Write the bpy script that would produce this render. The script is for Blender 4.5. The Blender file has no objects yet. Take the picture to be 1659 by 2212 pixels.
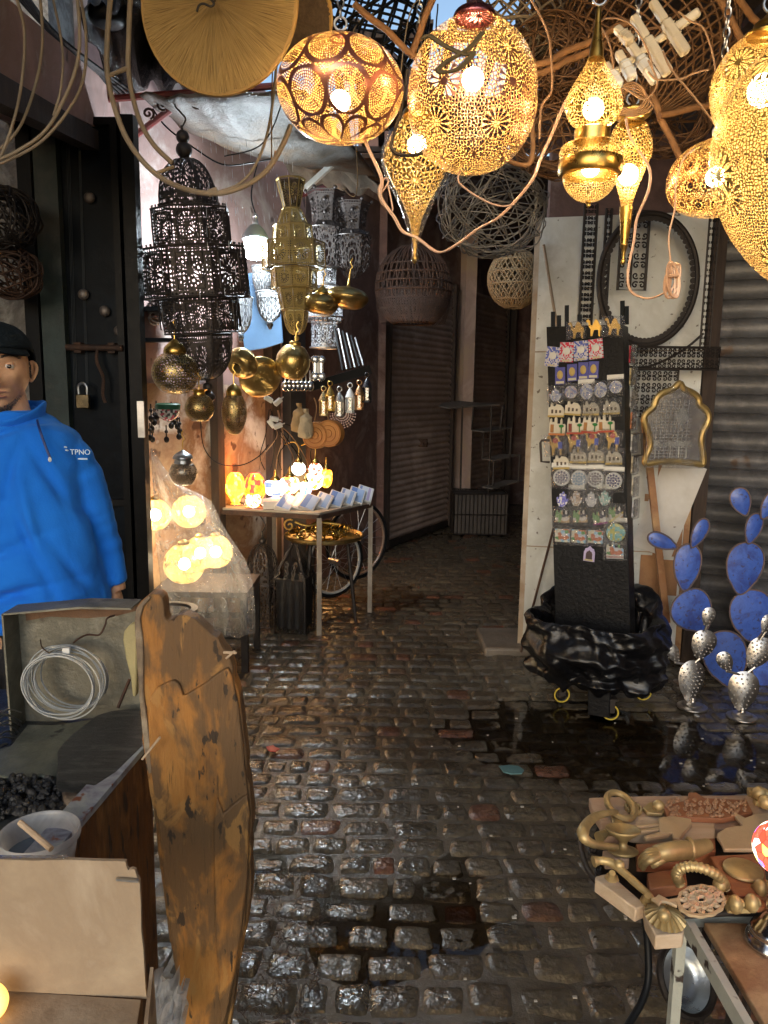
import bpy, bmesh, math, random
from mathutils import Vector, Matrix, noise
PI = math.pi
TAU = 2*PI
rnd = random.Random(7)
SC = bpy.context.scene
COL = SC.collection
# ---------------------------------------------------------------- camera
FPX = 1661.0                       # focal length in pixels of a 1659 x 2212 picture
PITCH, ROLL, CAMH = math.radians(9.0), math.radians(0.8), 1.5
cam_data = bpy.data.cameras.new('camera')
cam = bpy.data.objects.new('camera', cam_data)
COL.objects.link(cam)
cam_data.sensor_fit = 'VERTICAL'
cam_data.sensor_height = 36.0
cam_data.lens = 36.0*FPX/2212.0
cam_data.clip_start = 0.02
cam_data.clip_end = 500
CR = Matrix.Rotation(PI/2-PITCH, 3, 'X') @ Matrix.Rotation(ROLL, 3, 'Z')
CAM = Vector((0, 0, CAMH))
cam.matrix_world = Matrix.Translation(CAM) @ CR.to_4x4()
SC.camera = cam


def ray(u, v):
    return CR @ Vector(((u-829.5)/FPX, -(v-1106.0)/FPX, -1.0))


def P(u, v, Y):
    d = ray(u, v)
    return CAM + d*(Y/d.y)


def G(u, v, z=0.0):
    d = ray(u, v)
    return CAM + d*((z-CAMH)/d.z)


def S(u, v, Y):
    return (Y/ray(u, v).y)/FPX


# ---------------------------------------------------------------- mesh building
def sub(a, b): return Vector(a)-Vector(b)


class MB:
    def __init__(s):
        s.v, s.f, s.uv, s.mi = [], [], [], []

    def add(s, vs, fs, uvs=None, mi=0, M=None):
        b = len(s.v)
        for i, p in enumerate(vs):
            s.v.append((M @ Vector(p)) if M else Vector(p))
            s.uv.append(uvs[i] if uvs else (p[0], p[2] if len(p) > 2 else p[1]))
        for f in fs:
            s.f.append([b+i for i in f])
            s.mi.append(mi)
        return s

    def box(s, c, d, M=None, mi=0):
        x, y, z = d[0]/2, d[1]/2, d[2]/2
        vs = [Vector(c)+Vector((a*x, b*y, e*z)) for a in (-1, 1) for b in (-1, 1) for e in (-1, 1)]
        fs = [(0, 1, 3, 2), (4, 6, 7, 5), (0, 4, 5, 1), (2, 3, 7, 6), (0, 2, 6, 4), (1, 5, 7, 3)]
        return s.add(vs, fs, None, mi, M)

    def bar(s, a, b, w, h=None, up=(0, 0, 1), mi=0):
        a, b = Vector(a), Vector(b)
        h = h or w
        d = (b-a).normalized()
        u = Vector(up)
        if abs(d.dot(u)) > .95: u = Vector((0, 1, 0))
        sd = d.cross(u).normalized()
        u = sd.cross(d)
        vs = [p+sd*(i*w/2)+u*(j*h/2) for p in (a, b) for i, j in ((-1, -1), (1, -1), (1, 1), (-1, 1))]
        fs = [(0, 3, 2, 1), (4, 5, 6, 7), (0, 1, 5, 4), (1, 2, 6, 5), (2, 3, 7, 6), (3, 0, 4, 7)]
        return s.add(vs, fs, None, mi)

    def tube(s, pts, r, n=6, closed=False, mi=0, M=None):
        pts = [Vector(p) for p in pts]
        m = len(pts)
        if m < 2: return s
        rs = r if isinstance(r, (list, tuple)) else [r]*m
        up = None
        vs = []
        L = 0
        uvs = []
        for i, p in enumerate(pts):
            if closed: t = pts[(i+1) % m]-pts[i-1]
            else: t = pts[min(i+1, m-1)]-pts[max(i-1, 0)]
            if t.length < 1e-9: t = Vector((0, 0, 1))
            t.normalize()
            if up is None:
                up = Vector((0, 0, 1)) if abs(t.z) < .9 else Vector((1, 0, 0))
            up = up-t*up.dot(t)
            if up.length < 1e-6: up = t.orthogonal()
            up.normalize()
            sd = t.cross(up)
            if i: L += (p-pts[i-1]).length
            for k in range(n):
                a = TAU*k/n
                vs.append(p+(up*math.cos(a)+sd*math.sin(a))*rs[i])
                uvs.append((k/n, L*10))
        fs = []
        for i in range(m if closed else m-1):
            j = (i+1) % m
            for k in range(n):
                l = (k+1) % n
                fs.append((i*n+k, j*n+k, j*n+l, i*n+l))
        if not closed:
            fs.append(tuple(range(n)))
            fs.append(tuple((m-1)*n+k for k in reversed(range(n))))
        return s.add(vs, fs, uvs, mi, M)

    def lathe(s, prof, n=40, tile=8, mi=0, M=None, tier=False, cap=False, a0=0.0, arc=TAU):
        """prof = [(r, z)...] from bottom to top, UVs tile the surface"""
        rm = max(p[0] for p in prof)
        L = [0]
        for i in range(1, len(prof)):
            L.append(L[-1]+math.hypot(prof[i][0]-prof[i-1][0], prof[i][1]-prof[i-1][1]))
        vs, uvs, fs = [], [], []
        for i, (r, z) in enumerate(prof):
            for k in range(n+1):
                a = a0+arc*k/n
                vs.append((r*math.cos(a), r*math.sin(a), z))
                vv = L[i]/max(L[-1], 1e-9) if tier else L[i]/(TAU*rm)*tile
                uvs.append((k/n*tile, vv))
        w = n+1
        for i in range(len(prof)-1):
            for k in range(n):
                fs.append((i*w+k, i*w+k+1, (i+1)*w+k+1, (i+1)*w+k))
        if cap:
            fs.append(tuple(reversed(range(n))))
            fs.append(tuple((len(prof)-1)*w+k for k in range(n)))
        return s.add(vs, fs, uvs, mi, M)

    def ball(s, c, r, nu=16, nv=10, mi=0, M=None, tile=8):
        rx, ry, rz = r if isinstance(r, (tuple, list)) else (r, r, r)
        vs, uvs, fs = [], [], []
        for j in range(nv+1):
            t = PI*j/nv
            for k in range(nu+1):
                a = TAU*k/nu
                vs.append((c[0]+rx*math.sin(t)*math.cos(a), c[1]+ry*math.sin(t)*math.sin(a), c[2]-rz*math.cos(t)))
                uvs.append((k/nu*tile, j/nv*tile/2))
        w = nu+1
        for j in range(nv):
            for k in range(nu):
                fs.append((j*w+k, j*w+k+1, (j+1)*w+k+1, (j+1)*w+k))
        return s.add(vs, fs, uvs, mi, M)

    def ring(s, c, R, r, n=28, m=6, M=None, mi=0, axis='Z', ry=None):
        pts = []
        for k in range(n):
            a = TAU*k/n
            x, y = R*math.cos(a), (ry or R)*math.sin(a)
            p = {'Z': (x, y, 0), 'Y': (x, 0, y), 'X': (0, x, y)}[axis]
            pts.append(Vector(c)+Vector(p))
        return s.tube(pts, r, m, True, mi, M)

    def prism(s, out, t, M=None, mi=0):
        """outline of (x, z) points in the XZ plane, extruded from y=0 to y=t"""
        n = len(out)
        vs = [(x, 0, z) for x, z in out]+[(x, t, z) for x, z in out]
        fs = [tuple(range(n)), tuple(reversed(range(n, 2*n)))]
        fs += [(i, i+n, (i+1) % n+n, (i+1) % n) for i in range(n)]
        return s.add(vs, fs, None, mi, M)

    def build(s, name, mat, parent=None, smooth=40, world=False, bevel=0, sub=0):
        me = bpy.data.meshes.new(name)
        me.from_pydata([tuple(p) for p in s.v], [], s.f)
        ul = me.uv_layers.new(name='UVMap')
        li = [0]*len(me.loops)
        me.loops.foreach_get('vertex_index', li)
        flat = []
        for i in li: flat += [s.uv[i][0], s.uv[i][1]]
        ul.data.foreach_set('uv', flat)
        for m in (mat if isinstance(mat, (list, tuple)) else [mat]): me.materials.append(m)
        me.polygons.foreach_set('material_index', s.mi)
        bm = bmesh.new(); bm.from_mesh(me)
        bmesh.ops.recalc_face_normals(bm, faces=bm.faces)
        bm.to_mesh(me); bm.free()
        if smooth:
            me.shade_smooth()
            me.set_sharp_from_angle(angle=math.radians(smooth))
        o = bpy.data.objects.new(name, me)
        COL.objects.link(o)
        if parent:
            o.parent = parent
            if world:
                o.matrix_local = parent.matrix_basis.inverted()
        if bevel:
            b = o.modifiers.new('bevel', 'BEVEL'); b.width = bevel; b.segments = 2; b.limit_method = 'ANGLE'
        if sub:
            b = o.modifiers.new('sub', 'SUBSURF'); b.levels = sub; b.render_levels = sub
        return o


def tag(o, label=None, cat=None, group=None, kind=None):
    if label: o['label'] = label
    if cat: o['category'] = cat
    if group: o['group'] = group
    if kind: o['kind'] = kind
    return o


def T(name, label, cat, loc=(0, 0, 0), group=None, rot=(0, 0, 0)):
    o = bpy.data.objects.new(name, None)
    o.empty_display_size = .05
    COL.objects.link(o)
    o.location = loc
    o.rotation_euler = rot
    return tag(o, label, cat, group)


def copy_tree(o, parent=None):
    c = o.copy()
    COL.objects.link(c)
    if parent:
        c.parent = parent
        c.matrix_parent_inverse = o.matrix_parent_inverse.copy()
    for ch in list(o.children): copy_tree(ch, c)
    return c


def dup(o, loc, label, rot=None, group=None, scale=None):
    c = copy_tree(o)
    c.location = loc
    if rot is not None: c.rotation_euler = rot
    if scale is not None: c.scale = (scale,)*3 if not isinstance(scale, tuple) else scale
    c['label'] = label
    if group: c['group'] = group
    return c


def TR(*a): return Matrix.Translation(Vector(a))


def RX(d): return Matrix.Rotation(math.radians(d), 4, 'X')


def RY(d): return Matrix.Rotation(math.radians(d), 4, 'Y')


def RZ(d): return Matrix.Rotation(math.radians(d), 4, 'Z')


def bez(pts, n=8, closed=False):
    """Catmull-Rom through the points"""
    pts = [Vector(p) for p in pts]
    out = []
    m = len(pts)
    for i in range(m if closed else m-1):
        if closed: p0, p1, p2, p3 = pts[i-1], pts[i], pts[(i+1) % m], pts[(i+2) % m]
        else: p0, p1, p2, p3 = pts[max(i-1, 0)], pts[i], pts[i+1], pts[min(i+2, m-1)]
        for k in range(n):
            t = k/n
            out.append(.5*((2*p1)+(p2-p0)*t+(2*p0-5*p1+4*p2-p3)*t*t+(3*p1-p0-3*p2+p3)*t**3))
    if not closed: out.append(pts[-1])
    return out


def prof(pts, n=5):
    return [(max(p.x, 1e-4), p.y) for p in bez([(r, z, 0) for r, z in pts], n)]


def spiral(c, r0, a0, turns, n=18, flip=1, r1=.12):
    """2D spiral that starts at radius r0 and winds in"""
    out = []
    for i in range(n+1):
        t = i/n
        r = r0*(1-t*(1-r1))
        a = a0+flip*TAU*turns*t
        out.append((c[0]+r*math.cos(a), c[1]+r*math.sin(a)))
    return out


# ---------------------------------------------------------------- materials
class X:
    """a value in a node tree, so that patterns can be written as formulas"""
    nt = None

    def __init__(s, k): s.k = k

    @staticmethod
    def m(op, *a, clamp=False):
        n = X.nt.nodes.new('ShaderNodeMath'); n.operation = op; n.use_clamp = clamp
        for i, v in enumerate(a):
            if isinstance(v, X): X.nt.links.new(v.k, n.inputs[i])
            else: n.inputs[i].default_value = v
        return X(n.outputs[0])

    def __add__(s, o): return X.m('ADD', s, o)
    __radd__ = __add__
    def __sub__(s, o): return X.m('SUBTRACT', s, o)
    def __rsub__(s, o): return X.m('SUBTRACT', o, s)
    def __mul__(s, o): return X.m('MULTIPLY', s, o)
    __rmul__ = __mul__
    def __truediv__(s, o): return X.m('DIVIDE', s, o)
    def __rtruediv__(s, o): return X.m('DIVIDE', o, s)
    def __gt__(s, o): return X.m('GREATER_THAN', s, o)
    def __lt__(s, o): return X.m('LESS_THAN', s, o)
    def floor(s): return X.m('FLOOR', s)
    def fract(s): return X.m('FRACT', s)
    def abs(s): return X.m('ABSOLUTE', s)
    def sqrt(s): return X.m('SQRT', s)
    def sin(s): return X.m('SINE', s)
    def cos(s): return X.m('COSINE', s)
    def mod(s, o): return X.m('FLOORED_MODULO', s, o)
    def min(s, o): return X.m('MINIMUM', s, o)
    def max(s, o): return X.m('MAXIMUM', s, o)
    def clamp(s): return X.m('ADD', s, 0.0, clamp=True)


def new_mat(name):
    m = bpy.data.materials.new(name); m.use_nodes = True
    nt = m.node_tree
    X.nt = nt
    b = nt.nodes['Principled BSDF']
    return m, nt, b, nt.nodes['Material Output']


def node(nt, t, **kw):
    n = nt.nodes.new(t)
    for k, v in kw.items(): setattr(n, k, v)
    return n


def coord(nt, which='Object', scale=None):
    tc = node(nt, 'ShaderNodeTexCoord')
    if scale is None: return tc.outputs[which]
    mp = node(nt, 'ShaderNodeMapping')
    mp.inputs['Scale'].default_value = scale if isinstance(scale, tuple) else (scale,)*3
    nt.links.new(tc.outputs[which], mp.inputs['Vector'])
    return mp.outputs[0]


def noise_n(nt, vec, scale, detail=5, rough=.6, dist=0.0):
    n = node(nt, 'ShaderNodeTexNoise')
    n.inputs['Scale'].default_value = scale; n.inputs['Detail'].default_value = detail
    n.inputs['Roughness'].default_value = rough; n.inputs['Distortion'].default_value = dist
    nt.links.new(vec, n.inputs['Vector'])
    return n


def ramp(nt, fac, stops, interp='LINEAR'):
    r = node(nt, 'ShaderNodeValToRGB')
    r.color_ramp.interpolation = interp
    e = r.color_ramp.elements
    while len(e) < len(stops): e.new(.5)
    for el, (p, c) in zip(e, stops):
        el.position = p
        el.color = (*c, 1) if len(c) == 3 else c
    nt.links.new(fac, r.inputs[0])
    return r


def bump(nt, h, bsdf, strength=.3, dist=.01):
    b = node(nt, 'ShaderNodeBump')
    b.inputs['Strength'].default_value = strength
    b.inputs['Distance'].default_value = dist
    nt.links.new(h, b.inputs['Height'])
    nt.links.new(b.outputs[0], bsdf.inputs['Normal'])
    return b


def W(name, c1, c2=None, c3=None, scale=4.0, rough=.7, metal=0.0, bs=.25, bscale=30.0, bd=.01, lo=.35, hi=.65,
      stretch=(1, 1, 1), spec=.5, rvar=.15, coat=0, spots=None, spot_scale=30, spot_amt=.62, which='Object', sheen=0):
    """a weathered surface: two or three own colours mixed by noise, fine bump, uneven gloss, optional spots"""
    m, nt, b, out = new_mat(name)
    c2 = c2 or tuple(x*.7 for x in c1)
    vec = coord(nt, which, stretch)
    n = noise_n(nt, vec, scale, 8, .65, .4)
    st = [(lo, c1), (hi, c2)]
    if c3: st = [(lo, c1), ((lo+hi)/2, c2), (hi, c3)]
    col = ramp(nt, n.outputs['Fac'], st).outputs[0]
    if spots:
        n2 = noise_n(nt, vec, spot_scale, 3, .5)
        r2 = ramp(nt, n2.outputs['Fac'], [(spot_amt, (0, 0, 0)), (spot_amt+.05, (1, 1, 1))])
        mx = node(nt, 'ShaderNodeMix', data_type='RGBA')
        nt.links.new(r2.outputs[0], mx.inputs[0]); nt.links.new(col, mx.inputs[6])
        mx.inputs[7].default_value = (*spots, 1)
        col = mx.outputs[2]
    nt.links.new(col, b.inputs['Base Color'])
    n3 = noise_n(nt, vec, bscale, 8, .7)
    if rvar:
        rr = X(n3.outputs['Fac'])*(2*rvar)+(rough-rvar)
        nt.links.new(rr.clamp().k, b.inputs['Roughness'])
    else: b.inputs['Roughness'].default_value = rough
    b.inputs['Metallic'].default_value = metal
    b.inputs['Specular IOR Level'].default_value = spec
    b.inputs['Coat Weight'].default_value = coat
    b.inputs['Coat Roughness'].default_value = .15
    if sheen:
        b.inputs['Sheen Weight'].default_value = sheen
    if bs: bump(nt, n3.outputs['Fac'], b, bs, bd)
    return m


def emit(name, col, strength):
    m, nt, b, out = new_mat(name)
    b.inputs['Base Color'].default_value = (.8, .8, .8, 1)
    b.inputs['Emission Color'].default_value = (*col, 1)
    b.inputs['Emission Strength'].default_value = strength
    return m


def rosette_hole(uvx, uvy, rings=5, petal=0, rad=.36, stag=True, core=True):
    """dots set in rings about the centre of each tile"""
    row = uvy.floor()
    ux = uvx+(row.mod(2.0)*.5 if stag else 0.0)
    dx, dy = ux.fract()-.5, uvy.fract()-.5
    r = (dx*dx+dy*dy).sqrt()
    th = X.m('ARCTAN2', dy, dx)/TAU
    k = r*(2.0*rings)
    ring = k.floor()
    fk = k.fract()-.5
    n = (ring+1.0)*6.0 if not petal else ring*0.0+petal
    a = (th*n+ring.mod(2.0)*.5).fract()-.5
    aw = a*(TAU*(ring+.5))/n
    d = (fk*fk*(.75)+aw*aw).sqrt()
    return d < rad, r, th


def perf(name, c1, c2, kind='dots', tile_scale=1.0, rings=5, rough=.35, rad=.36, metal=1.0, solid=False, tarnish=8.0, band=True, vscale=1.0, inner=None):
    """sheet metal with a pierced pattern: the holes are open and show what is inside"""
    m, nt, b, out = new_mat(name)
    uv = node(nt, 'ShaderNodeUVMap').outputs[0]
    sp = node(nt, 'ShaderNodeSeparateXYZ')
    nt.links.new(uv, sp.inputs[0])
    ux, uy = X(sp.outputs[0])*tile_scale, X(sp.outputs[1])*(tile_scale*vscale)
    n = noise_n(nt, coord(nt), tarnish, 6, .6)
    nt.links.new(ramp(nt, n.outputs['Fac'], [(.35, c1), (.68, c2)]).outputs[0], b.inputs['Base Color'])
    geo = node(nt, 'ShaderNodeNewGeometry')
    bf = X(geo.outputs['Backfacing'])
    nt.links.new(((1.0-bf)*metal).k, b.inputs['Metallic'])
    if inner:  # inside faces recoloured: pale paints in glow, dark paints in shade
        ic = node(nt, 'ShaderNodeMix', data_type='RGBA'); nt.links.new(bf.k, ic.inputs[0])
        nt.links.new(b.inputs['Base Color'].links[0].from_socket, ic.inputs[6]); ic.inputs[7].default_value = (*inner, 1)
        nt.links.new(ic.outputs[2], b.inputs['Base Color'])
    b.inputs['Roughness'].default_value = rough
    if kind == 'dots':
        hole, r, th = rosette_hole(ux, uy, rings, 0, rad)
        if band: hole = hole*(((r-.5).abs()) > .045)
    elif kind == 'cells':
        # leaf-shaped cells with starry flowers at the centres of the tiles
        v = node(nt, 'ShaderNodeTexVoronoi', feature='DISTANCE_TO_EDGE', voronoi_dimensions='2D')
        cm = node(nt, 'ShaderNodeCombineXYZ')
        nt.links.new(ux.k, cm.inputs[0]); nt.links.new(uy.k, cm.inputs[1])
        nt.links.new(cm.outputs[0], v.inputs['Vector'])
        v.inputs['Scale'].default_value = rings
        v.inputs['Randomness'].default_value = .8
        cell = X(v.outputs['Distance']) > (.5-rad)
        fl, r, th = rosette_hole(ux, uy, 2.4, 14, .42) 
        pt = (th*14.0).fract()-.5
        star = (((r-.145)*(r-.145)/.0095+pt*pt/.13) < 1.0)
        pt2 = (th*22.0+.5).fract()-.5
        star2 = (((r-.275)*(r-.275)/.0013+pt2*pt2/.12) < 1.0)
        hole = star*(r < .235)+cell*(r > .24)
    elif kind == 'flower':
        fl, r, th = rosette_hole(ux, uy, 2.6, 12, .36)
        dots, _, _ = rosette_hole(ux*2.0, uy*2.0, 2.0, 0, .33)
        hole = fl*(r < .36)+dots*(r > .40)
    elif kind == 'panel':
        # one square of iron sheet: star flower, square frame, rows of small holes round it
        dx, dy = ux.fract()-.5, uy.fract()-.5
        r = (dx*dx+dy*dy).sqrt()
        th = X.m('ARCTAN2', dy, dx)/TAU
        p = (th*12.0).fract()-.5
        star = ((r-.17)*(r-.17)/.0095+p*p/.085) < 1.0
        p2 = (th*24.0+.5).fract()-.5
        star2 = ((r-.31)*(r-.31)/.0014+p2*p2/.07) < 1.0
        mx = dx.abs().max(dy.abs())
        gx, gy = (ux*11.0).fract()-.5, (uy*11.0).fract()-.5
        chk = (ux*11.0).floor()+(uy*11.0).floor()
        dot = ((gx*gx+gy*gy).sqrt() < .33)*(mx > .38)*(mx < .47)
        hole = (star+star2+dot).clamp()
    elif kind == 'lattice':
        a, c = (ux+uy).fract()-.5, (ux-uy).fract()-.5
        hole = (a.abs() < rad)*(c.abs() < rad)
    hole = hole.clamp()
    if solid:
        # engraved, not cut through
        mx = node(nt, 'ShaderNodeMix', data_type='RGBA')
        bump(nt, (1.0-hole).k, b, .6, .002)
        return m
    tr = node(nt, 'ShaderNodeBsdfTransparent')
    ms = node(nt, 'ShaderNodeMixShader')
    nt.links.new(hole.k, ms.inputs[0]); nt.links.new(b.outputs[0], ms.inputs[1]); nt.links.new(tr.outputs[0], ms.inputs[2])
    nt.links.new(ms.outputs[0], out.inputs[0])
    return m


def clear(name, tint=(1, 1, 1), rough=.1, amount=.12, bs=.4, bscale=12, milky=0.0, metal_mix=0):
    """thin clear plastic: a film that mostly lets light through, with wrinkled highlights"""
    m, nt, b, out = new_mat(name)
    nt.nodes.remove(b)
    tr = node(nt, 'ShaderNodeBsdfTransparent'); tr.inputs[0].default_value = (*tint, 1)
    gl = node(nt, 'ShaderNodeBsdfGlossy'); gl.inputs['Roughness'].default_value = rough
    df = node(nt, 'ShaderNodeBsdfDiffuse'); df.inputs[0].default_value = (.8, .8, .8, 1)
    tl = node(nt, 'ShaderNodeBsdfTranslucent'); tl.inputs[0].default_value = (.8, .8, .8, 1)
    n = noise_n(nt, coord(nt), bscale, 6, .6, 1.5)
    bp = node(nt, 'ShaderNodeBump'); bp.inputs['Strength'].default_value = bs; bp.inputs['Distance'].default_value = .02
    nt.links.new(n.outputs['Fac'], bp.inputs['Height'])
    for q in (gl, df, tl): nt.links.new(bp.outputs[0], q.inputs['Normal'])
    lw = node(nt, 'ShaderNodeLayerWeight'); lw.inputs[0].default_value = .25
    nt.links.new(bp.outputs[0], lw.inputs['Normal'])
    f = X(lw.outputs['Facing'])*.6+amount
    m1 = node(nt, 'ShaderNodeMixShader'); nt.links.new(f.clamp().k, m1.inputs[0])
    nt.links.new(tr.outputs[0], m1.inputs[1]); nt.links.new(gl.outputs[0], m1.inputs[2])
    last = m1
    if milky:
        md = node(nt, 'ShaderNodeMixShader'); md.inputs[0].default_value = .6
        nt.links.new(df.outputs[0], md.inputs[1]); nt.links.new(tl.outputs[0], md.inputs[2])
        m2 = node(nt, 'ShaderNodeMixShader')
        mm = X(n.outputs['Fac'])*(milky*1.4)+milky*.3
        nt.links.new(mm.clamp().k, m2.inputs[0])
        nt.links.new(m1.outputs[0], m2.inputs[1]); nt.links.new(md.outputs[0], m2.inputs[2])
        last = m2
    nt.links.new(last.outputs[0], out.inputs[0])
    return m


def mosaic(name, cols, strength=3.0, scale=1.0, rand=.7, tile=1.0):
    """lit mosaic glass: coloured glass chips, lit from the bulb inside"""
    m, nt, b, out = new_mat(name)
    uv = node(nt, 'ShaderNodeUVMap').outputs[0]
    v = node(nt, 'ShaderNodeTexVoronoi', voronoi_dimensions='2D'); v.inputs['Scale'].default_value = scale
    v.inputs['Randomness'].default_value = rand
    nt.links.new(uv, v.inputs['Vector'])
    sp = node(nt, 'ShaderNodeSeparateColor'); nt.links.new(v.outputs['Color'], sp.inputs[0])
    k = len(cols)
    col = ramp(nt, sp.outputs[0], [(i/k, c) for i, c in enumerate(cols)], 'CONSTANT')
    nt.links.new(col.outputs[0], b.inputs['Base Color']); nt.links.new(col.outputs[0], b.inputs['Emission Color'])
    v2 = node(nt, 'ShaderNodeTexVoronoi', feature='DISTANCE_TO_EDGE', voronoi_dimensions='2D')
    v2.inputs['Scale'].default_value = scale; v2.inputs['Randomness'].default_value = rand
    nt.links.new(uv, v2.inputs['Vector'])
    st = (X(v2.outputs['Distance'])*14.0).clamp()*(strength*.75)+strength*.25
    nt.links.new(st.k, b.inputs['Emission Strength'])
    b.inputs['Roughness'].default_value = .2
    return m


def light(name, loc, watts, col=(1, .75, .4), size=.03, parent=None):
    l = bpy.data.lights.new(name, 'POINT'); l.energy = watts; l.color = col; l.shadow_soft_size = size
    o = bpy.data.objects.new(name, l); COL.objects.link(o); o.location = loc
    if parent: o.parent = parent
    return o


def text_mesh(s_, size, mat, parent, loc, rot, name='lettering', ext=.0006):
    cu = bpy.data.curves.new('t', 'FONT'); cu.body = s_; cu.size = size; cu.extrude = ext; cu.align_x = 'CENTER'; cu.align_y = 'CENTER'
    o = bpy.data.objects.new('t', cu); COL.objects.link(o)
    bpy.context.view_layer.update()
    me = bpy.data.meshes.new_from_object(o.evaluated_get(bpy.context.evaluated_depsgraph_get()))
    bpy.data.objects.remove(o); bpy.data.curves.remove(cu)
    me.materials.clear(); me.materials.append(mat)
    o = bpy.data.objects.new(name, me); COL.objects.link(o); o.parent = parent; o.location = loc; o.rotation_euler = rot
    return o


# ---------------------------------------------------------------- palette
BRASS1, BRASS2 = (.72, .47, .13), (.42, .27, .07)
COPPER1, COPPER2 = (.62, .25, .16), (.36, .12, .12)
m_brass = W('brass', BRASS1, BRASS2, rough=.3, metal=1, bs=.08, scale=9)
m_oldbrass = W('old_brass', (.50, .36, .14), (.25, .18, .08), rough=.42, metal=1, bs=.15, scale=14)
m_iron = W('dark_iron', (.055, .045, .04), (.025, .02, .018), rough=.55, metal=.6, bs=.2, scale=10)
m_rust = W('rusty_iron', (.10, .05, .03), (.04, .025, .02), rough=.75, metal=.3, bs=.4, scale=12)
m_redpaint = W('red_paint', (.20, .03, .028), (.10, .02, .02), rough=.5, bs=.2)
m_steel = W('tin', (.55, .55, .55), (.32, .32, .32), rough=.35, metal=1, bs=.1, scale=8)
m_chrome = W('polished_steel', (.7, .7, .7), (.5, .5, .5), rough=.14, metal=1, bs=.05, rvar=.06)
m_black = W('black_paint', (.006, .007, .008), (.010, .010, .011), rough=.45, bs=.12, spec=.15)
m_white = W('white_plastic', (.75, .74, .70), (.62, .60, .55), rough=.4, bs=.02)
m_cream = W('cream_plastic', (.66, .57, .42), (.52, .43, .30), rough=.4, bs=.05)
m_cord = W('brown_cord', (.30, .17, .08), (.22, .12, .06), rough=.5, bs=.1)
m_cordclear = W('copper_cord', (.62, .38, .24), (.5, .3, .2), rough=.3, bs=.05, coat=.6)
m_straw = W('straw', (.50, .30, .09), (.36, .20, .06), rough=.7, bs=.3, stretch=(3, 3, 3))
m_rattan = W('rattan_rod', (.30, .24, .17), (.20, .15, .10), rough=.6, bs=.25)
m_cane = W('brown_cane', (.22, .11, .045), (.12, .06, .03), rough=.65, bs=.3)
m_pole = W('wooden_pole', (.30, .14, .05), (.17, .08, .03), rough=.6, bs=.3, stretch=(6, 6, 6))
m_darkwood = W('dark_wood', (.06, .04, .03), (.03, .02, .016), rough=.8, bs=.4, stretch=(8, 8, 1))
m_bulbw = emit('warm_bulb', (1, .80, .48), 22)
m_glow = emit('bright_bulb', (1, .85, .6), 90)

# ---------------------------------------------------------------- ground
def und(x, y):
    h = .011*noise.noise((x*.8, y*.8, 0))+.004*noise.noise((x*2.7, y*2.7, 3))
    for cx, cy, rx, ry, d in DIPS:
        h -= d*math.exp(-((x-cx)/rx)**2-((y-cy)/ry)**2)
    return h


DIPS = []
for u, v, rx, ry, d in ((800, 2010, .30, .34, .020), (560, 1860, .10, .10, .016), (1000, 1930, .10, .3, .016), (1180, 1560, .5, .30, .022),
                        (1500, 1640, .7, .35, .026), (1230, 2150, .10, .3, .012), (900, 1290, .6, .5, .010), (620, 1640, .25, .3, .006)):
    g = G(u, v)
    DIPS.append((g.x, g.y, rx, ry, d))

mb = MB()
nx, ny = 120, 150
X0, X1, Y0, Y1 = -3.2, 4.2, -.6, 11.5
for j in range(ny+1):
    for i in range(nx+1):
        x, y = X0+(X1-X0)*i/nx, Y0+(Y1-Y0)*j/ny
        mb.v.append(Vector((x, y, und(x, y)-.0044))); mb.uv.append((x, y))
for j in range(ny):
    for i in range(nx):
        a = j*(nx+1)+i
        mb.f.append([a, a+1, a+nx+2, a+nx+1]); mb.mi.append(0)
m_mud = W('wet_mud', (.115, .093, .066), (.08, .064, .045), rough=.2, bs=.4, bscale=60, scale=9)
mb.build('ground', m_mud)['kind'] = 'structure'
far = MB()
far.add([(-40, -40, -.08), (40, -40, -.08), (40, 60, -.08), (-40, 60, -.08)], [(0, 1, 2, 3)])
far.build('terrain', W('packed_earth', (.07, .055, .04), rough=.8))['kind'] = 'structure'

mb = MB()
y = .35
r2 = random.Random(3)
row = 0
while y < 9.4:
    dh = r2.uniform(.098, .122) if y < 6 else .112
    x = -2.4+r2.uniform(0, .15)
    xe = 2.9
    while x < xe:
        w = r2.uniform(.10, .185) if r2.random() > .15 else r2.uniform(.075, .10)
        cx, cy = x+w/2, y+dh/2
        hw, hd = w/2-.003, dh/2-.003
        N, Mn = (9, 7) if y < 5 else (6, 4)
        top = und(cx, cy)+r2.uniform(.001, .006)
        tx, ty = r2.uniform(-.02, .02), r2.uniform(-.025, .025)
        uid = r2.random()
        sd = r2.uniform(0, 99)
        vs, uvs = [], []
        for j in range(Mn+1):
            for i in range(N+1):
                a, b = -1+2*i/N, -1+2*j/Mn
                # round corners
                e = min(1.0, (abs(a)**9+abs(b)**7))
                q = 1-.07*(a*a*b*b)
                px, py = cx+a*hw*q, cy+b*hd*q
                px += .013*noise.noise((px*11, py*11, sd)); py += .010*noise.noise((px*11, py*11, sd+7))
                z = top+tx*a*hw+ty*b*hd-.011*e**1.5-.0012*(a*a+b*b)+.0042*noise.noise((px*12, py*12, 5))+.0032*noise.noise((px*38, py*38, 1))
                vs.append((px, py, z)); uvs.append((uid, cy*.1))
        fs = [(j*(N+1)+i, j*(N+1)+i+1, (j+1)*(N+1)+i+1, (j+1)*(N+1)+i) for j in range(Mn) for i in range(N)]
        mb.add(vs, fs, uvs)
        x += w
    y += dh
    row += 1
m_stone, nt, b, out = new_mat('wet_stone')
uvn = node(nt, 'ShaderNodeUVMap').outputs[0]
sp = node(nt, 'ShaderNodeSeparateXYZ'); nt.links.new(uvn, sp.inputs[0])
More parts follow.
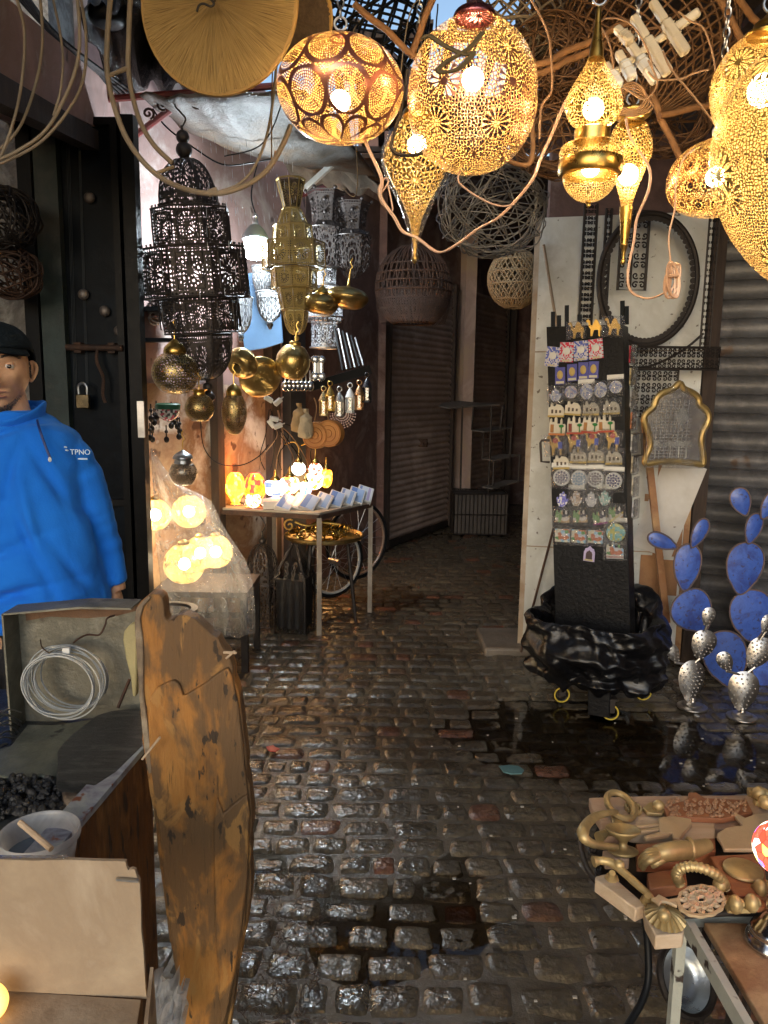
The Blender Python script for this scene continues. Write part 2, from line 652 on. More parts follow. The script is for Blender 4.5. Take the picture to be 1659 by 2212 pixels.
c1 = ramp(nt, sp.outputs[0], [(0, (.085, .068, .048)), (.25, (.060, .050, .036)), (.5, (.105, .085, .058)), (.72, (.07, .06, .045)), (.93, (.085, .065, .045)), (.96, (.15, .065, .04)), (1, (.10, .05, .03))])
oc = coord(nt)
n1 = noise_n(nt, oc, 34, 8, .7)
n2 = noise_n(nt, oc, 5, 3, .5)
mx = node(nt, 'ShaderNodeMix', data_type='RGBA', blend_type='MULTIPLY'); mx.inputs[0].default_value = 1
nt.links.new(c1.outputs[0], mx.inputs[6])
nt.links.new(ramp(nt, n1.outputs['Fac'], [(.3, (.45, .45, .45)), (.7, (1.45, 1.4, 1.3))]).outputs[0], mx.inputs[7])
nt.links.new(mx.outputs[2], b.inputs['Base Color'])
rr = X(n2.outputs['Fac'])*.6+.02
nt.links.new(rr.clamp().k, b.inputs['Roughness'])
b.inputs['Coat Weight'].default_value = .6; b.inputs['Coat Roughness'].default_value = .08; b.inputs['Coat IOR'].default_value = 1.5; b.inputs['Specular IOR Level'].default_value = .5
bp = node(nt, 'ShaderNodeBump'); bp.inputs['Strength'].default_value = 1.0; bp.inputs['Distance'].default_value = .0058
n3 = noise_n(nt, oc, 52, 2.5, .5)
nt.links.new(n3.outputs['Fac'], bp.inputs['Height'])
nt.links.new(bp.outputs[0], b.inputs['Normal']); nt.links.new(bp.outputs[0], b.inputs['Coat Normal'])
pv = mb.build('paving', m_stone, smooth=75)
pv['kind'] = 'structure'

m_water, nt, b, out = new_mat('puddle_water')
nt.nodes.remove(b)
tr = node(nt, 'ShaderNodeBsdfTransparent'); tr.inputs[0].default_value = (.95, .90, .82, 1)
gl = node(nt, 'ShaderNodeBsdfGlossy'); gl.inputs['Roughness'].default_value = .015
oc = coord(nt)
nz = noise_n(nt, oc, 7, 3, .5)
nz2 = noise_n(nt, oc, 40, 3, .5)
bp = node(nt, 'ShaderNodeBump'); bp.inputs['Strength'].default_value = .12; bp.inputs['Distance'].default_value = .006
nt.links.new((X(nz.outputs['Fac'])+X(nz2.outputs['Fac'])*.12).k, bp.inputs['Height'])
nt.links.new(bp.outputs[0], gl.inputs['Normal'])
fr = node(nt, 'ShaderNodeFresnel'); fr.inputs[0].default_value = 1.36
nt.links.new(bp.outputs[0], fr.inputs['Normal'])
ms = node(nt, 'ShaderNodeMixShader')
nt.links.new(fr.outputs[0], ms.inputs[0]); nt.links.new(tr.outputs[0], ms.inputs[1]); nt.links.new(gl.outputs[0], ms.inputs[2])
nt.links.new(ms.outputs[0], out.inputs[0])
mb = MB()
mb.add([(-3, .2, -.0125), (3.8, .2, -.0125), (3.8, 10.5, -.0125), (-3, 10.5, -.0125)], [(0, 1, 2, 3)])
mb.build('water', m_water)['kind'] = 'structure'

# ---------------------------------------------------------------- walls
m_pink = W('pink_plaster', (.46, .30, .27), (.34, .22, .20), (.56, .48, .44), scale=2.2, rough=.85, bs=.5, bscale=14, spots=(.16, .11, .10), spot_scale=7, spot_amt=.68)
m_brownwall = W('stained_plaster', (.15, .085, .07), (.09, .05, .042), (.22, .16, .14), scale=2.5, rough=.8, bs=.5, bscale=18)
m_peel = W('peeling_plaster', (.40, .27, .16), (.24, .13, .07), (.58, .52, .44), scale=3.2, rough=.85, bs=.6, bscale=16, spots=(.10, .05, .03), spot_scale=9, spot_amt=.62)
m_grey = W('rough_render', (.42, .38, .33), (.25, .22, .19), (.52, .48, .42), scale=7, rough=.9, bs=1.0, bscale=22, bd=.03)


def wall(name, label, a, b, z0, z1, th, mat, cat='wall', nsub=0):
    a, b = Vector((a[0], a[1], 0)), Vector((b[0], b[1], 0))
    d = (b-a).normalized()
    nrm = Vector((-d.y, d.x, 0))*th       # thickness goes to the left of a -> b
    mb = MB()
    vs = [a, b, b+nrm, a+nrm]
    q = [Vector((p.x, p.y, z)) for z in (z0, z1) for p in vs]
    mb.add(q, [(3, 2, 1, 0), (4, 5, 6, 7), (0, 1, 5, 4), (1, 2, 6, 5), (2, 3, 7, 6), (3, 0, 4, 7)])
    return tag(mb.build(name, mat, smooth=0), label, cat)


B = G(826, 1190); B = Vector((B.x, B.y, 0))
A_ = P(285, 600, 4.15); A = Vector((A_.x, A_.y, 0))
Cc = Vector((G(972, 1136).x, G(972, 1136).y, 0))
dirS = (Cc-B).normalized()
End = B+dirS*5.2
wdir = (B-A).normalized()
wall('plaster_wall', 'pink flaking plaster wall behind the hanging lanterns and the lit lamp table', A-wdir*.3, B, 0, 3.4, .3, m_pink)


def onwall(u, off=.02, v=800):
    """point of the alcove wall seen at picture column u (off = metres in front)"""
    d = ray(u, v)
    n = Vector((wdir.y, -wdir.x, 0))
    A2 = A+n*off
    # CAM + t d on the line A2 + s wdir
    det = d.x*(-wdir.y)-(-wdir.x)*d.y
    t = ((A2.x)*(-wdir.y)-(-wdir.x)*(A2.y))/det
    return CAM+d*t


# lower flaking band of that wall, a render coat standing 6 mm proud
def patch(name, label, cols, z0, z1, mat, off=.006, cat='wall panel', group=None):
    a, b = onwall(cols[0], off), onwall(cols[1], off)
    n = Vector((wdir.y, -wdir.x, 0))
    mb = MB()
    q = [Vector((p.x, p.y, z))-n*k for z in (z0, z1) for p, k in ((a, 0), (b, 0), (b, off-.002), (a, off-.002))]
    mb.add(q, [(3, 2, 1, 0), (4, 5, 6, 7), (0, 1, 5, 4), (1, 2, 6, 5), (2, 3, 7, 6), (3, 0, 4, 7)])
    return tag(mb.build(name, mat, smooth=0), label, cat, group)


patch('render_coat', 'flaking ochre render on the lower wall between two dark posts, behind the lamp table', (300, 600), 0, 1.52, m_peel, .012)
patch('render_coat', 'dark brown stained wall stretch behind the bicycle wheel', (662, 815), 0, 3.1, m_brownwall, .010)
for u0, u1, z1, m, lab in ((468, 482, 1.9, m_darkwood, 'narrow dark timber post on the wall at the left end of the lamp table'),
                           (588, 606, 2.2, m_darkwood, 'dark timber post behind the glowing lamps on the table'),
                           (628, 660, 2.5, W('blue_grey_paint', (.05, .06, .075), (.03, .035, .045), rough=.5, bs=.3), 'blue grey painted door post behind the spoons')):
    patch('door_post', lab, (u0, u1), 0, z1, m, .07, 'post')
# grey wall behind the man and its pink fascia
dy = 3.55
wall('rough_wall', 'rough grey rendered wall behind the man in the blue fleece', (-2.9, dy+.05), (P(128, 700, dy).x, dy+.05), 0, 3.4, .3, m_grey)
wall('side_wall', 'pink brown wall closing the left edge of the alley', (-2.9, -1.5), (-2.9, dy), 0, 3.4, -.3, m_pink)
# fascia: from the near top left down to the door head
mb = MB()
pa, pb = P(-120, -120, 2.0), P(262, 205, 4.0)
pc, pd = P(150, 300, 3.9), P(-140, 100, 2.0)
bk = Vector((-.25, .1, .05))
vs = [pa, pb, P(258, 300, 4.0), pc, pd]
vs = vs+[p+bk for p in vs]
n = 5
mb.add(vs, [tuple(range(n)), tuple(reversed(range(n, 2*n)))]+[(i, (i+1) % n, (i+1) % n+n, i+n) for i in range(n)])
tag(mb.build('fascia', m_pink, smooth=0), 'pink plastered fascia sloping down to the head of the black door', 'fascia')
mb = MB(); mb.bar(P(-140, 130, 1.98), P(232, 322, 3.85), .07, .08)
tag(mb.build('timber_beam', m_darkwood), 'dark beam running under the pink fascia at upper left', 'beam')
mb = MB()
for k in range(4):
    mb.tube(bez([P(20+k*7, -30, 2.4), P(120+k*6, 80+k*3, 3.0), P(270+k*9, 215-k*3, 4.0)]), .008)
tag(mb.build('cable_bundle', m_black), 'bundle of black cables running down the upper edge of the pink fascia', 'cables')

# ---------------------------------------------------------------- black door
dY = 3.5
t = T('metal_door', 'tall black steel door with bolt and padlock behind the man', 'door', (P(95, 1000, dY).x, dY, 0))
x0, x1 = 0, P(322, 1000, dY).x-t.location.x
zt = P(200, 255, dY).z
m_door = W('black_door_paint', (.004, .008, .013), (.003, .005, .008), (.008, .014, .022), scale=3, rough=.45, bs=.15, spec=.10, spots=(.45, .46, .46), spot_scale=60, spot_amt=.80)
mb = MB(); mb.box(((x0+x1)/2+.06, .03, zt/2), (x1-x0-.14, .02, zt)); mb.build('leaf', m_door, t)
m_green = W('green_paint', (.03, .05, .046), (.02, .032, .03), (.06, .06, .05), rough=.6, bs=.3)
mb = MB(); mb.box((.085, 0, zt/2), (.10, .05, zt)); mb.build('frame', m_green, t)
mb = MB(); mb.box((.0, .01, zt/2), (.06, .10, zt)); mb.box((x1-.03, -.02, zt/2), (.055, .07, zt)); mb.box((x1-.10, .0, zt/2), (.03, .04, zt)); mb.build('jamb', m_black, t)
mb = MB()
for v in (262, 1085):
    q = P(215, v, dY); mb.box((q.x-t.location.x, .005, q.z), (.26, .03, .03))
mb.build('cross_bar', m_black, t)
for u, v in ((193, 427), (180, 636), (226, 672), (257, 715)):
    q = P(u, v, dY); mb = MB(); mb.ball((q.x-t.location.x, .0, q.z), (.024, .018, .024), 14, 8)
    mb.build('knob', W('worn_knob', (.22, .19, .17), (.12, .10, .09), rough=.5, metal=.6, bs=.2), t)
q = P(212, 752, dY); z = q.z; cx = q.x-t.location.x
mb = MB(); mb.tube([(cx-.13, -.03, z), (cx+.12, -.03, z)], .014, 10)
mb.box((cx-.08, -.01, z), (.03, .05, .045)); mb.box((cx+.07, -.01, z), (.03, .05, .045))
mb.tube(bez([(cx+.01, -.035, z), (cx+.01, -.05, z-.06), (cx+.035, -.05, z-.13), (cx+.03, -.05, z-.2), (cx+.04, -.05, z-.24)]), .007, 8)
mb.build('bolt', m_rust, t)
mb = MB(); mb.box((cx-.055, -.06, z-.235), (.058, .022, .062))
pl = mb.build('padlock', W('padlock_brass', (.20, .15, .08), (.10, .08, .05), metal=.9, rough=.4), t, bevel=.004)
mb = MB(); mb.tube(bez([(cx-.073, -.06, z-.205), (cx-.073, -.06, z-.17), (cx-.055, -.06, z-.155), (cx-.037, -.06, z-.17), (cx-.037, -.06, z-.205)]), .006, 8)
mb.build('shackle', m_steel, pl)
mb = MB(); q = P(322, 905, dY); mb.box((x1-.01, -.06, q.z), (.03, .012, .16)); mb.build('hinge', m_steel, t)
mb = MB()
for k in range(6):
    u = 140+k*3 if k < 3 else 160+k*2
    mb.tube([Vector((P(u, 300, dY).x-t.location.x, .015, zt-.1)), Vector((P(u+20, 900, dY).x-t.location.x, .015, 1.4))], .0014, 4)
mb.build('drip', W('drip_paint', (.06, .07, .08), bs=0), t)
# ---------------------------------------------------------------- far shutters
m_shut = W('brown_shutter', (.36, .265, .23), (.25, .185, .155), (.43, .33, .285), scale=1.6, rough=.55, metal=.1, bs=.25, bscale=25)


def shutter(name, label, a, b, z0, z1, pitch, depth, mat, flat=False, hook=True):
    """curtain of slats between two ground points"""
    a, b = Vector((a.x, a.y, 0)), Vector((b.x, b.y, 0))
    d = (b-a); L = d.length; d.normalize()
    n = Vector((d.y, -d.x, 0))
    t = T(name, label, 'roller shutter', a)
    pr = []
    z = z0+.06
    while z < z1:
        if flat: pr += [(0, z), (.004, z+pitch*.42), (.012, z+pitch*.5), (-depth, z+pitch*.56), (-depth*.2, z+pitch*.8), (0, z+pitch*.99)]
        else: pr += [(depth*math.sin(PI*k/6)-.004, z+pitch*k/6.2) for k in range(7)]
        z += pitch
    mb = MB()
    vs = []
    for o, z in pr:
        p = n*o
        vs += [p+Vector((0, 0, z)), p+d*L+Vector((0, 0, z))]
    mb.add(vs, [(2*i, 2*i+1, 2*i+3, 2*i+2) for i in range(len(pr)-1)])
    mb.build('curtain', mat, t, smooth=50)
    mb = MB(); mb.bar(Vector((0, 0, z0+.03))+n*.005, d*L+Vector((0, 0, z0+.03))+n*.005, .03, .06); mb.build('bottom_bar', m_iron, t)
    for e in (0, L):
        mb = MB(); mb.bar(d*e+n*.02+Vector((0, 0, z0)), d*e+n*.02+Vector((0, 0, z1)), .05, .05, up=n); mb.build('guide_rail', m_darkwood, t)
    if hook:
        mb = MB(); c = d*L*.5+n*.03+Vector((0, 0, .98))
        mb.box(c, (.10, .02, .08)); mb.ball(c+n*.03, .03, 10, 6); mb.build('lock', m_rust, t, bevel=.004)
    return t


s1a, s1b = B+dirS*.03, B+dirS*(Cc-B).length*.95
ztop = P(965, 615, (s1b.y)).z
shutter('roller_shutter', 'brown corrugated roller shutter left of the plastered pillar, farther down the alley', s1a, s1b, .02, ztop, .062, .018, m_shut)
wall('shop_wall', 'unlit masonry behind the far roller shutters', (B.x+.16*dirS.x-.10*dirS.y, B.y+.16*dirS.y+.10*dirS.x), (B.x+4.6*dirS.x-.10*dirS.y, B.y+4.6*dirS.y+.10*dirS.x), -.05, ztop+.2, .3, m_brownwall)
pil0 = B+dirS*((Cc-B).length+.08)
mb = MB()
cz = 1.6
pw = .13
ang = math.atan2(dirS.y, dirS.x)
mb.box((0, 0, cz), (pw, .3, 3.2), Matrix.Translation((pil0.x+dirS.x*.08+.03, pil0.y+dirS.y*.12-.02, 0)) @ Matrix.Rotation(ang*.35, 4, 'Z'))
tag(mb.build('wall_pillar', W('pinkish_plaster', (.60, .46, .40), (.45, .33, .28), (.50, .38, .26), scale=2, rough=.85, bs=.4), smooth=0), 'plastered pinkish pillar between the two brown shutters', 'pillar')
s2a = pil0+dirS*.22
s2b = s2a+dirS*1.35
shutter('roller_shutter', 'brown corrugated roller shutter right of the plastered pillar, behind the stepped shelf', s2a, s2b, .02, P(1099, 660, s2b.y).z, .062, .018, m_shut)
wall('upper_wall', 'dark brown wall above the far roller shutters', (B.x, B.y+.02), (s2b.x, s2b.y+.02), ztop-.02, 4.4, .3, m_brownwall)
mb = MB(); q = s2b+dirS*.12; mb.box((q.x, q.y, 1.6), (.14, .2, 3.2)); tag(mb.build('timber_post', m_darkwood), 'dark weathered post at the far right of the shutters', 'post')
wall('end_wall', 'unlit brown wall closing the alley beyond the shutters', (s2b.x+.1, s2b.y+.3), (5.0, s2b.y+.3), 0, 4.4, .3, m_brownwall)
mb = MB(); q = B+dirS*.0; mb.box((B.x-.05, B.y-.05, 1.6), (.11, .2, 3.2)); tag(mb.build('timber_post', m_brownwall, smooth=0), 'stained post at the corner between the pink wall and the first shutter', 'post')

# ---------------------------------------------------------------- white panel and right shutter
wl, wr = G(1128, 1405), G(1466, 1436)
wl.z = wr.z = 0
wd = (wr-wl).normalized(); wn = Vector((wd.y, -wd.x, 0)); wL = (wr-wl).length
wz = P(1128, 488, wl.y).z
m_panel = W('scuffed_white_paint', (.62, .63, .60), (.50, .50, .46), (.70, .71, .69), scale=2, rough=.45, bs=.12, spots=(.16, .14, .12), spot_scale=30, spot_amt=.67)
t = T('painted_board', 'large scuffed white board standing behind the souvenir rack', 'board', wl)
mb = MB()
for i in range(1):
    mb.bar(Vector((0, 0, .04+wz/2)), wd*wL+Vector((0, 0, .04+wz/2)), .03, wz, up=(0, 0, 1))
mb.build('sheet', m_panel, t)
mb = MB()
mb.bar(wn*.0-wd*.011+Vector((0, 0, .03)), wn*.0-wd*.011+Vector((0, 0, wz+.04)), .036, .02, up=wn)
mb.build('edge_strip', W('brown_edge', (.30, .20, .12), (.5, .42, .33), rough=.6), t)
m_brownboard = W('orange_board', (.36, .18, .07), (.26, .12, .05), (.45, .28, .13), rough=.6, bs=.3)
c0 = wL*.72
mb = MB()
for z0, z1, x0, x1 in ((.05, .62, c0+.0, c0+.12), (.62, 1.15, c0+.06, wL-.035), (.05, 1.2, wL-.03, wL), (1.17, 1.21, c0+.02, wL-.03), (.92, .96, c0, wL-.03), (.4, .6, c0+.12, c0+.2)):
    mb.bar(wd*((x0+x1)/2)+wn*.019+Vector((0, 0, z0)), wd*((x0+x1)/2)+wn*.019+Vector((0, 0, z1)), x1-x0, .004, up=wn)
mb.build('brown_tape', m_brownboard, t)
mb = MB()
mb.bar(wd*(c0+.05)+wn*.024+Vector((0, 0, .64)), wd*(c0+.20)+wn*.024+Vector((0, 0, 1.14)), .22, .004, up=wn)
mb.build('white_sheet', W('white_paper', (.62, .60, .57), (.5, .47, .43), rough=.8, spots=(.12, .08, .06), spot_scale=30, spot_amt=.72), t)
mb = MB()
for z in (.63, 1.72):
    mb.bar(wn*.017+Vector((0, 0, z)), wd*wL+wn*.017+Vector((0, 0, z+.01)), .002, .006)
mb.tube([wn*.02+wd*.02+Vector((0, 0, wz-.1)), wn*.02+wd*.28+Vector((0, 0, 1.05))], .008, 6)
mb.build('seam', W('seam', (.34, .25, .17), rough=.7), t)
mb = MB(); mb.tube([wl+wn*.12+wd*.0+Vector((0, 0, .03)), wl+wn*.03+wd*.27+Vector((0, 0, 1.35))], .007, 6)
tag(mb.build('rod', m_rust), 'thin rusty rod leaning on the left edge of the white board', 'rod')
mb = MB(); mb.bar(P(1440, 1345, wr.y-.16), P(1392, 905, wr.y-.06), .035, .02)
tag(mb.build('plank', m_brownboard), 'narrow orange wooden batten leaning right of the souvenir rack', 'batten')
# kerb
mb = MB()
k0, k1 = G(1075, 1440), G(1180, 1420)
mb.box(((wl.x+wr.x)/2, wl.y+.10, .0), (wL+.45, .40, .09)); o = mb.build('kerb', W('kerb_stone', (.17, .14, .11), (.10, .085, .07), rough=.4, bs=.6), bevel=.015); o['kind'] = 'structure'

m_gshut = W('grey_shutter', (.125, .13, .145), (.08, .08, .085), (.18, .18, .20), scale=2.4, rough=.42, metal=.45, bs=.25, spots=(.09, .06, .045), spot_scale=5, spot_amt=.68)
ra, rb = P(1476, 1400, wr.y+.05), P(1900, 1400, wr.y-.35)
sh = shutter('roller_shutter', 'grey roller shutter with wide slats behind the blue metal cacti', Vector((ra.x, ra.y, 0)), Vector((rb.x, rb.y, 0)), .02, 2.75, .098, .012, m_gshut, True, False)
mb = MB(); mb.bar(Vector((ra.x, ra.y-.05, 0)), Vector((ra.x, ra.y-.05, 3.0)), .07, .05, up=(0, 1, 0)); tag(mb.build('timber_post', m_darkwood), 'dark post between the white board and the grey shutter', 'post')
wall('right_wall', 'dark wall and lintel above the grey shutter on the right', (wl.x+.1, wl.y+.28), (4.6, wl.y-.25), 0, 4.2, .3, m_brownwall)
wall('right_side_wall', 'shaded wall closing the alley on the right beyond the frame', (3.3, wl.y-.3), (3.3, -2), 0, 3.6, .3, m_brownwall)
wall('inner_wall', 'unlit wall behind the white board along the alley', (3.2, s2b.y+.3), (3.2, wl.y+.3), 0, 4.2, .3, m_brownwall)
# ---------------------------------------------------------------- lit lamps overhead
INN = (.95, .62, .22)  # pale inside colour painted to strengthen the glow in the holes
m_p_oval = perf('pierced_copper', COPPER1, COPPER2, 'dots', 1.0, 9, .28, .37, .78, inner=INN)
m_p_ball = perf('pierced_pink_brass', (.50, .22, .15), (.36, .14, .11), 'cells', 1.0, 19, .3, .39, .78, inner=INN)
m_p_gold = perf('pierced_gold', (.85, .58, .15), (.60, .38, .08), 'cells', 1.0, 13, .28, .39, .78, inner=INN)
m_p_goldA = perf('pierced_gold_leafy', (.85, .58, .15), (.60, .38, .08), 'cells', 1.0, 10, .28, .385, .78, inner=INN)
m_p_egg = perf('pierced_gold_fine', (.72, .50, .14), (.52, .36, .09), 'cells', 1.0, 27, .3, .37, .78, inner=INN)
m_p_red = perf('pierced_red_brass', (.70, .30, .12), (.55, .22, .10), 'flower', 1.6, 4, .3, .37, inner=INN)
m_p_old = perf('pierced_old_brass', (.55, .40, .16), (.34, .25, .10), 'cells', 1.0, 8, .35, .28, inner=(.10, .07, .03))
m_e_old = perf('engraved_brass', (.60, .42, .16), (.40, .28, .10), 'cells', 1.0, 9, .3, .34, solid=True)


def lamp(name, label, u, v, Y, shape, mat, group, tile=8, bulb=(0, .03), watts=8, col=(1, .68, .32), cap=None, capmat=None, hook=.06, tip=None, n=48, chain=.0, bmat=None, tilt=None):
    """shape = [(radius px, height px from (u, v), up positive)...]"""
    k = S(u, v, Y)
    t = T(name, label, 'lamp', P(u, v, Y), group)
    if tilt: t.rotation_euler = tilt
    pr = prof([(r*k, z*k) for r, z in shape], 6)
    MB().lathe(pr, n, tile).build('shade', mat, t, smooth=80)
    if cap:
        MB().lathe(prof([(r*k, z*k) for r, z in cap], 4), 28, 4).build('cap', capmat or m_brass, t)
    top = max(z for _, z in (cap or shape))*k
    if tip:
        MB().lathe(prof([(r*k, z*k) for r, z in tip], 4), 20, 4).build('finial', capmat or m_brass, t)
    if hook:
        mb = MB(); mb.ring((0, 0, top+.016), .014, .0028, 16, 6, axis='Y')
        L = max(chain, .05); i = 0
        z = top+.040
        while z < top+L:
            mb.ring((0, 0, z), .007, .0022, 10, 5, axis='Y' if i % 2 else 'X', ry=.013); z += .021; i += 1
        mb.build('chain', m_steel, t)
    if watts:
        MB().ball((0, 0, bulb[0]*k), bulb[1], 14, 10).build('bulb', bmat or m_bulbw, t)
        light('bulb_light', (0, 0, bulb[0]*k), watts*LS, col, bulb[1]*1.02, t)
    return t


LS = 2.6
GL = 'pierced metal lamps glowing overhead'
WS = .55
lamp('oval_lamp', 'flattened oval copper lamp with dotted petal pattern, glowing beside the straw discs', 735, 195, 1.9,
     [(3, -103), (45, -100), (88, -82), (122, -45), (137, 0), (126, 42), (92, 78), (48, 97), (20, 104), (12, 108)], m_p_oval, GL, 9, (-22, .024), 11, chain=.5,
     cap=[(22, 100), (20, 108), (14, 114), (8, 116), (.5, 117)], capmat=W('copper_cap', COPPER1, COPPER2, metal=1, rough=.3))
lamp('sphere_lamp', 'largest round pinkish brass lamp with leaf piercing, glowing at top centre', 1020, 212, 1.8,
     [(3, -152), (50, -146), (100, -112), (132, -58), (140, 0), (132, 58), (104, 110), (66, 142), (40, 156)], m_p_ball, GL, 6, (38, .024), 14, chain=.3,
     cap=[(42, 152), (46, 160), (40, 172), (24, 182), (12, 192), (2, 196)], capmat=W('purple_cap', (.40, .12, .16), (.5, .2, .18), metal=1, rough=.3))
lamp('drop_lamp', 'white gold drop lamp wrapped in clear plastic, hanging below the sphere lamp', 900, 345, 2.2,
     [(4, -185), (7, -160), (14, -125), (28, -90), (42, -66), (58, -38), (70, -8), (71, 14), (58, 46), (40, 72), (30, 92)], m_p_goldA, GL, 4, (30, .026), 10, (1, .8, .45), chain=.4,
     cap=[(32, 88), (30, 98), (20, 108), (8, 114), (1, 116)], tip=[(1, -216), (5, -212), (7, -204), (4, -196), (5, -183)])
k = S(900, 345, 2.2)
bg = MB()
bg.lathe([(r*k, z*k) for r, z in ((10, -212), (7, -200), (8, -170), (16, -150), (24, -125), (38, -92), (50, -66), (66, -40), (77, -10), (76, 20), (62, 55))], 40, 4)
for i, p in enumerate(bg.v):
    p *= 1; q = 1+.06*noise.noise(p*60); p.x *= q; p.y *= q
    p += P(900, 345, 2.2)
m_film = clear('clear_film', (1, .97, .9), .12, .08, .8, 40)
tag(bg.build('plastic_bag', m_film, smooth=80), 'clear plastic bag pulled over the white gold drop lamp', 'bag')
band = MB(); 
lamp('gourd_lamp', 'gold double gourd lamp with plain brass collar and long thin neck', 1277, 330, 1.75,
     [(66, 4), (60, 50), (52, 118)][:0] or [(20, 50), (44, 60), (58, 82), (61, 98), (54, 122), (36, 152), (22, 176), (16, 190)], m_p_gold, GL, 4, (88, .022), 7, chain=.3,
     cap=[(16, 188), (14, 205), (10, 232), (7, 260), (5, 285), (2, 290)])
k = S(1277, 330, 1.75)
gt = [o for o in bpy.data.objects if o.name == 'gourd_lamp'][0]
MB().lathe([(r*k, z*k) for r, z in ((38, 22), (38, 46), (30, 50), (22, 52))]+[(.018*0+20*k, 52*k)], 32, 4).build('collar', m_brass, gt)
MB().lathe([(r*k, z*k) for r, z in ((66, -14), (67, -10), (68, 0), (64, 12), (54, 18), (38, 22))], 36, 6).build('shoulder', m_p_goldA, gt)
MB().lathe([(r*k, z*k) for r, z in ((58, -48), (66, -46), (69, -40), (69, -22), (66, -14))], 36, 6).build('band', m_brass, gt)
MB().lathe(prof([(r*k, z*k) for r, z in ((2, -101), (24, -97), (44, -82), (56, -62), (58, -48))]), 36, 5).build('bowl', m_p_gold, gt)
MB().lathe([(r*k, z*k) for r, z in ((.5, -113), (4, -110), (4, -106), (7, -103), (5, -99))], 14, 2).build('finial', m_brass, gt)
light('gourd_light', (0, 0, -30*k), 7, (1, .68, .32), .02, gt)
MB().ball((0, 0, -30*k), .02, 12, 8).build('bulb', m_bulbw, gt)
lamp('teardrop_lamp', 'gold teardrop lamp with long brass spike below, right of the gourd lamp', 1360, 330, 1.95,
     [(11, -112), (15, -95), (22, -72), (33, -42), (45, -10), (47, 10), (43, 32), (34, 54), (26, 60)], m_p_goldA, GL, 4, (-45, .024), 9, (1, .78, .42), chain=.3,
     cap=[(26, 58), (27, 66), (38, 74), (40, 82), (36, 86), (24, 90), (10, 92), (1, 93)],
     tip=[(.5, -234), (5, -230), (5, -225), (3, -220), (5, -205), (8, -195), (9, -192), (8, -188), (12, -150), (14, -112)])
lamp('dome_lamp', 'red gold oval lamp with flower piercing, half hidden by the huge egg lamp', 1545, 388, 1.9,
     [(2, -75), (40, -72), (74, -58), (96, -30), (100, 0), (90, 34), (62, 62), (30, 78), (14, 82)], m_p_red, GL, 9, (5, .022), 9, chain=.3)
lamp('round_lamp', 'green gold round lamp with wide brass cap, behind the huge egg lamp', 1650, 195, 1.55,
     [(3, -118), (50, -108), (92, -64), (110, 0), (102, 44), (74, 88), (44, 108)], m_p_egg, GL, 5, (0, .03), 6, chain=.3,
     cap=[(50, 104), (50, 112), (34, 120), (30, 132), (16, 142), (8, 150), (1, 152)])
lamp('egg_lamp', 'huge gold egg shaped lamp cut off by the right edge of the frame', 1752, 350, 1.2,
     [(2, -268), (52, -252), (106, -205), (160, -130), (196, -40), (206, 30), (196, 100), (166, 170), (110, 228), (60, 252)], m_p_egg, GL, 6, (0, .04), 6, n=64, chain=.2,
     cap=[(62, 250), (62, 262), (40, 275), (20, 285), (1, 290)])
# ---------------------------------------------------------------- cords
def cord(name, label, pts, Y, r=.0032, mat=None, n=6, cat='cord', two=False, group=None):
    q = [P(p[0], p[1], p[2] if len(p) > 2 else Y) for p in pts]
    mb = MB()
    c = bez(q, n)
    r *= .72
    mb.tube(c, r, 6)
    if two: mb.tube([p+Vector((r*1.7, .002, r*.4)) for p in c], r, 6)
    return tag(mb.build(name, mat or m_cord, smooth=80), label, cat, group)


cord('hanging_cable', 'copper twin cord looping under the drop lamp from oval lamp to gourd lamp', [(790, 290), (789, 310), (822, 385), (820, 425), (850, 470), (868, 500), (900, 515), (945, 545), (985, 528), (1030, 495), (1075, 470), (1120, 425), (1150, 385), (1165, 345), (1190, 290), (1220, 220), (1255, 180)], 1.92, .0034, m_cordclear, two=True)
cord('hanging_cable', 'short copper cord hanging below the sphere lamp', [(995, 366), (992, 395), (1040, 430), (1080, 445), (1110, 442)], 1.8, .003, m_cordclear)
cord('hanging_cable', 'small looped knot of copper cord beside the drop lamp', [(818, 425), (838, 395), (832, 385), (818, 408), (825, 440), (848, 455), (838, 400)], 1.93, .003, m_cordclear)
cord('hanging_cable', 'long clear cord that drops from the gold lamps past the spike of the teardrop lamp', [(1350, 255), (1362, 300), (1400, 360), (1400, 410), (1375, 470), (1368, 520), (1355, 590), (1362, 630), (1400, 645), (1440, 628), (1448, 600)], 1.9, .0028, m_cordclear, two=True)
cord('hanging_cable', 'cord running from the red gold oval lamp down to a tied knot', [(1500, 322), (1475, 345), (1460, 400), (1458, 450), (1445, 510), (1448, 560), (1452, 590)], 1.85, .003, m_cordclear)
mb = MB()
q = P(1452, 605, 1.85); kk = S(1452, 605, 1.85)
for i in range(7):
    a = rnd.uniform(-.5, .5)
    pts = [Vector((math.sin(a)*rnd.uniform(-3, 3)+12*math.sin(b)*.5*(1+.3*i % 2), math.sin(i)*4, 36*math.cos(b)+rnd.uniform(-3, 3)))*kk for b in [TAU*j/12 for j in range(12)]]
    mb.tube([q+Vector((p.x*math.cos(a)+p.z*math.sin(a)*.5, p.y, p.z)) for p in bez(pts, 3, True)], .0028, 5, True)
mb.ring(q+Vector((0, 0, 8*kk)), 10*kk, .004, 14, 5)
tag(mb.build('cord_bundle', m_cordclear), 'bundle of copper cord tied in a knot above the gold framed mirror', 'cord')
cord('hanging_cable', 'cord from the plug adapters to the round lamp', [(1465, 25), (1490, 45), (1520, 62), (1540, 120), (1545, 155)], 1.7, .003, m_cord)
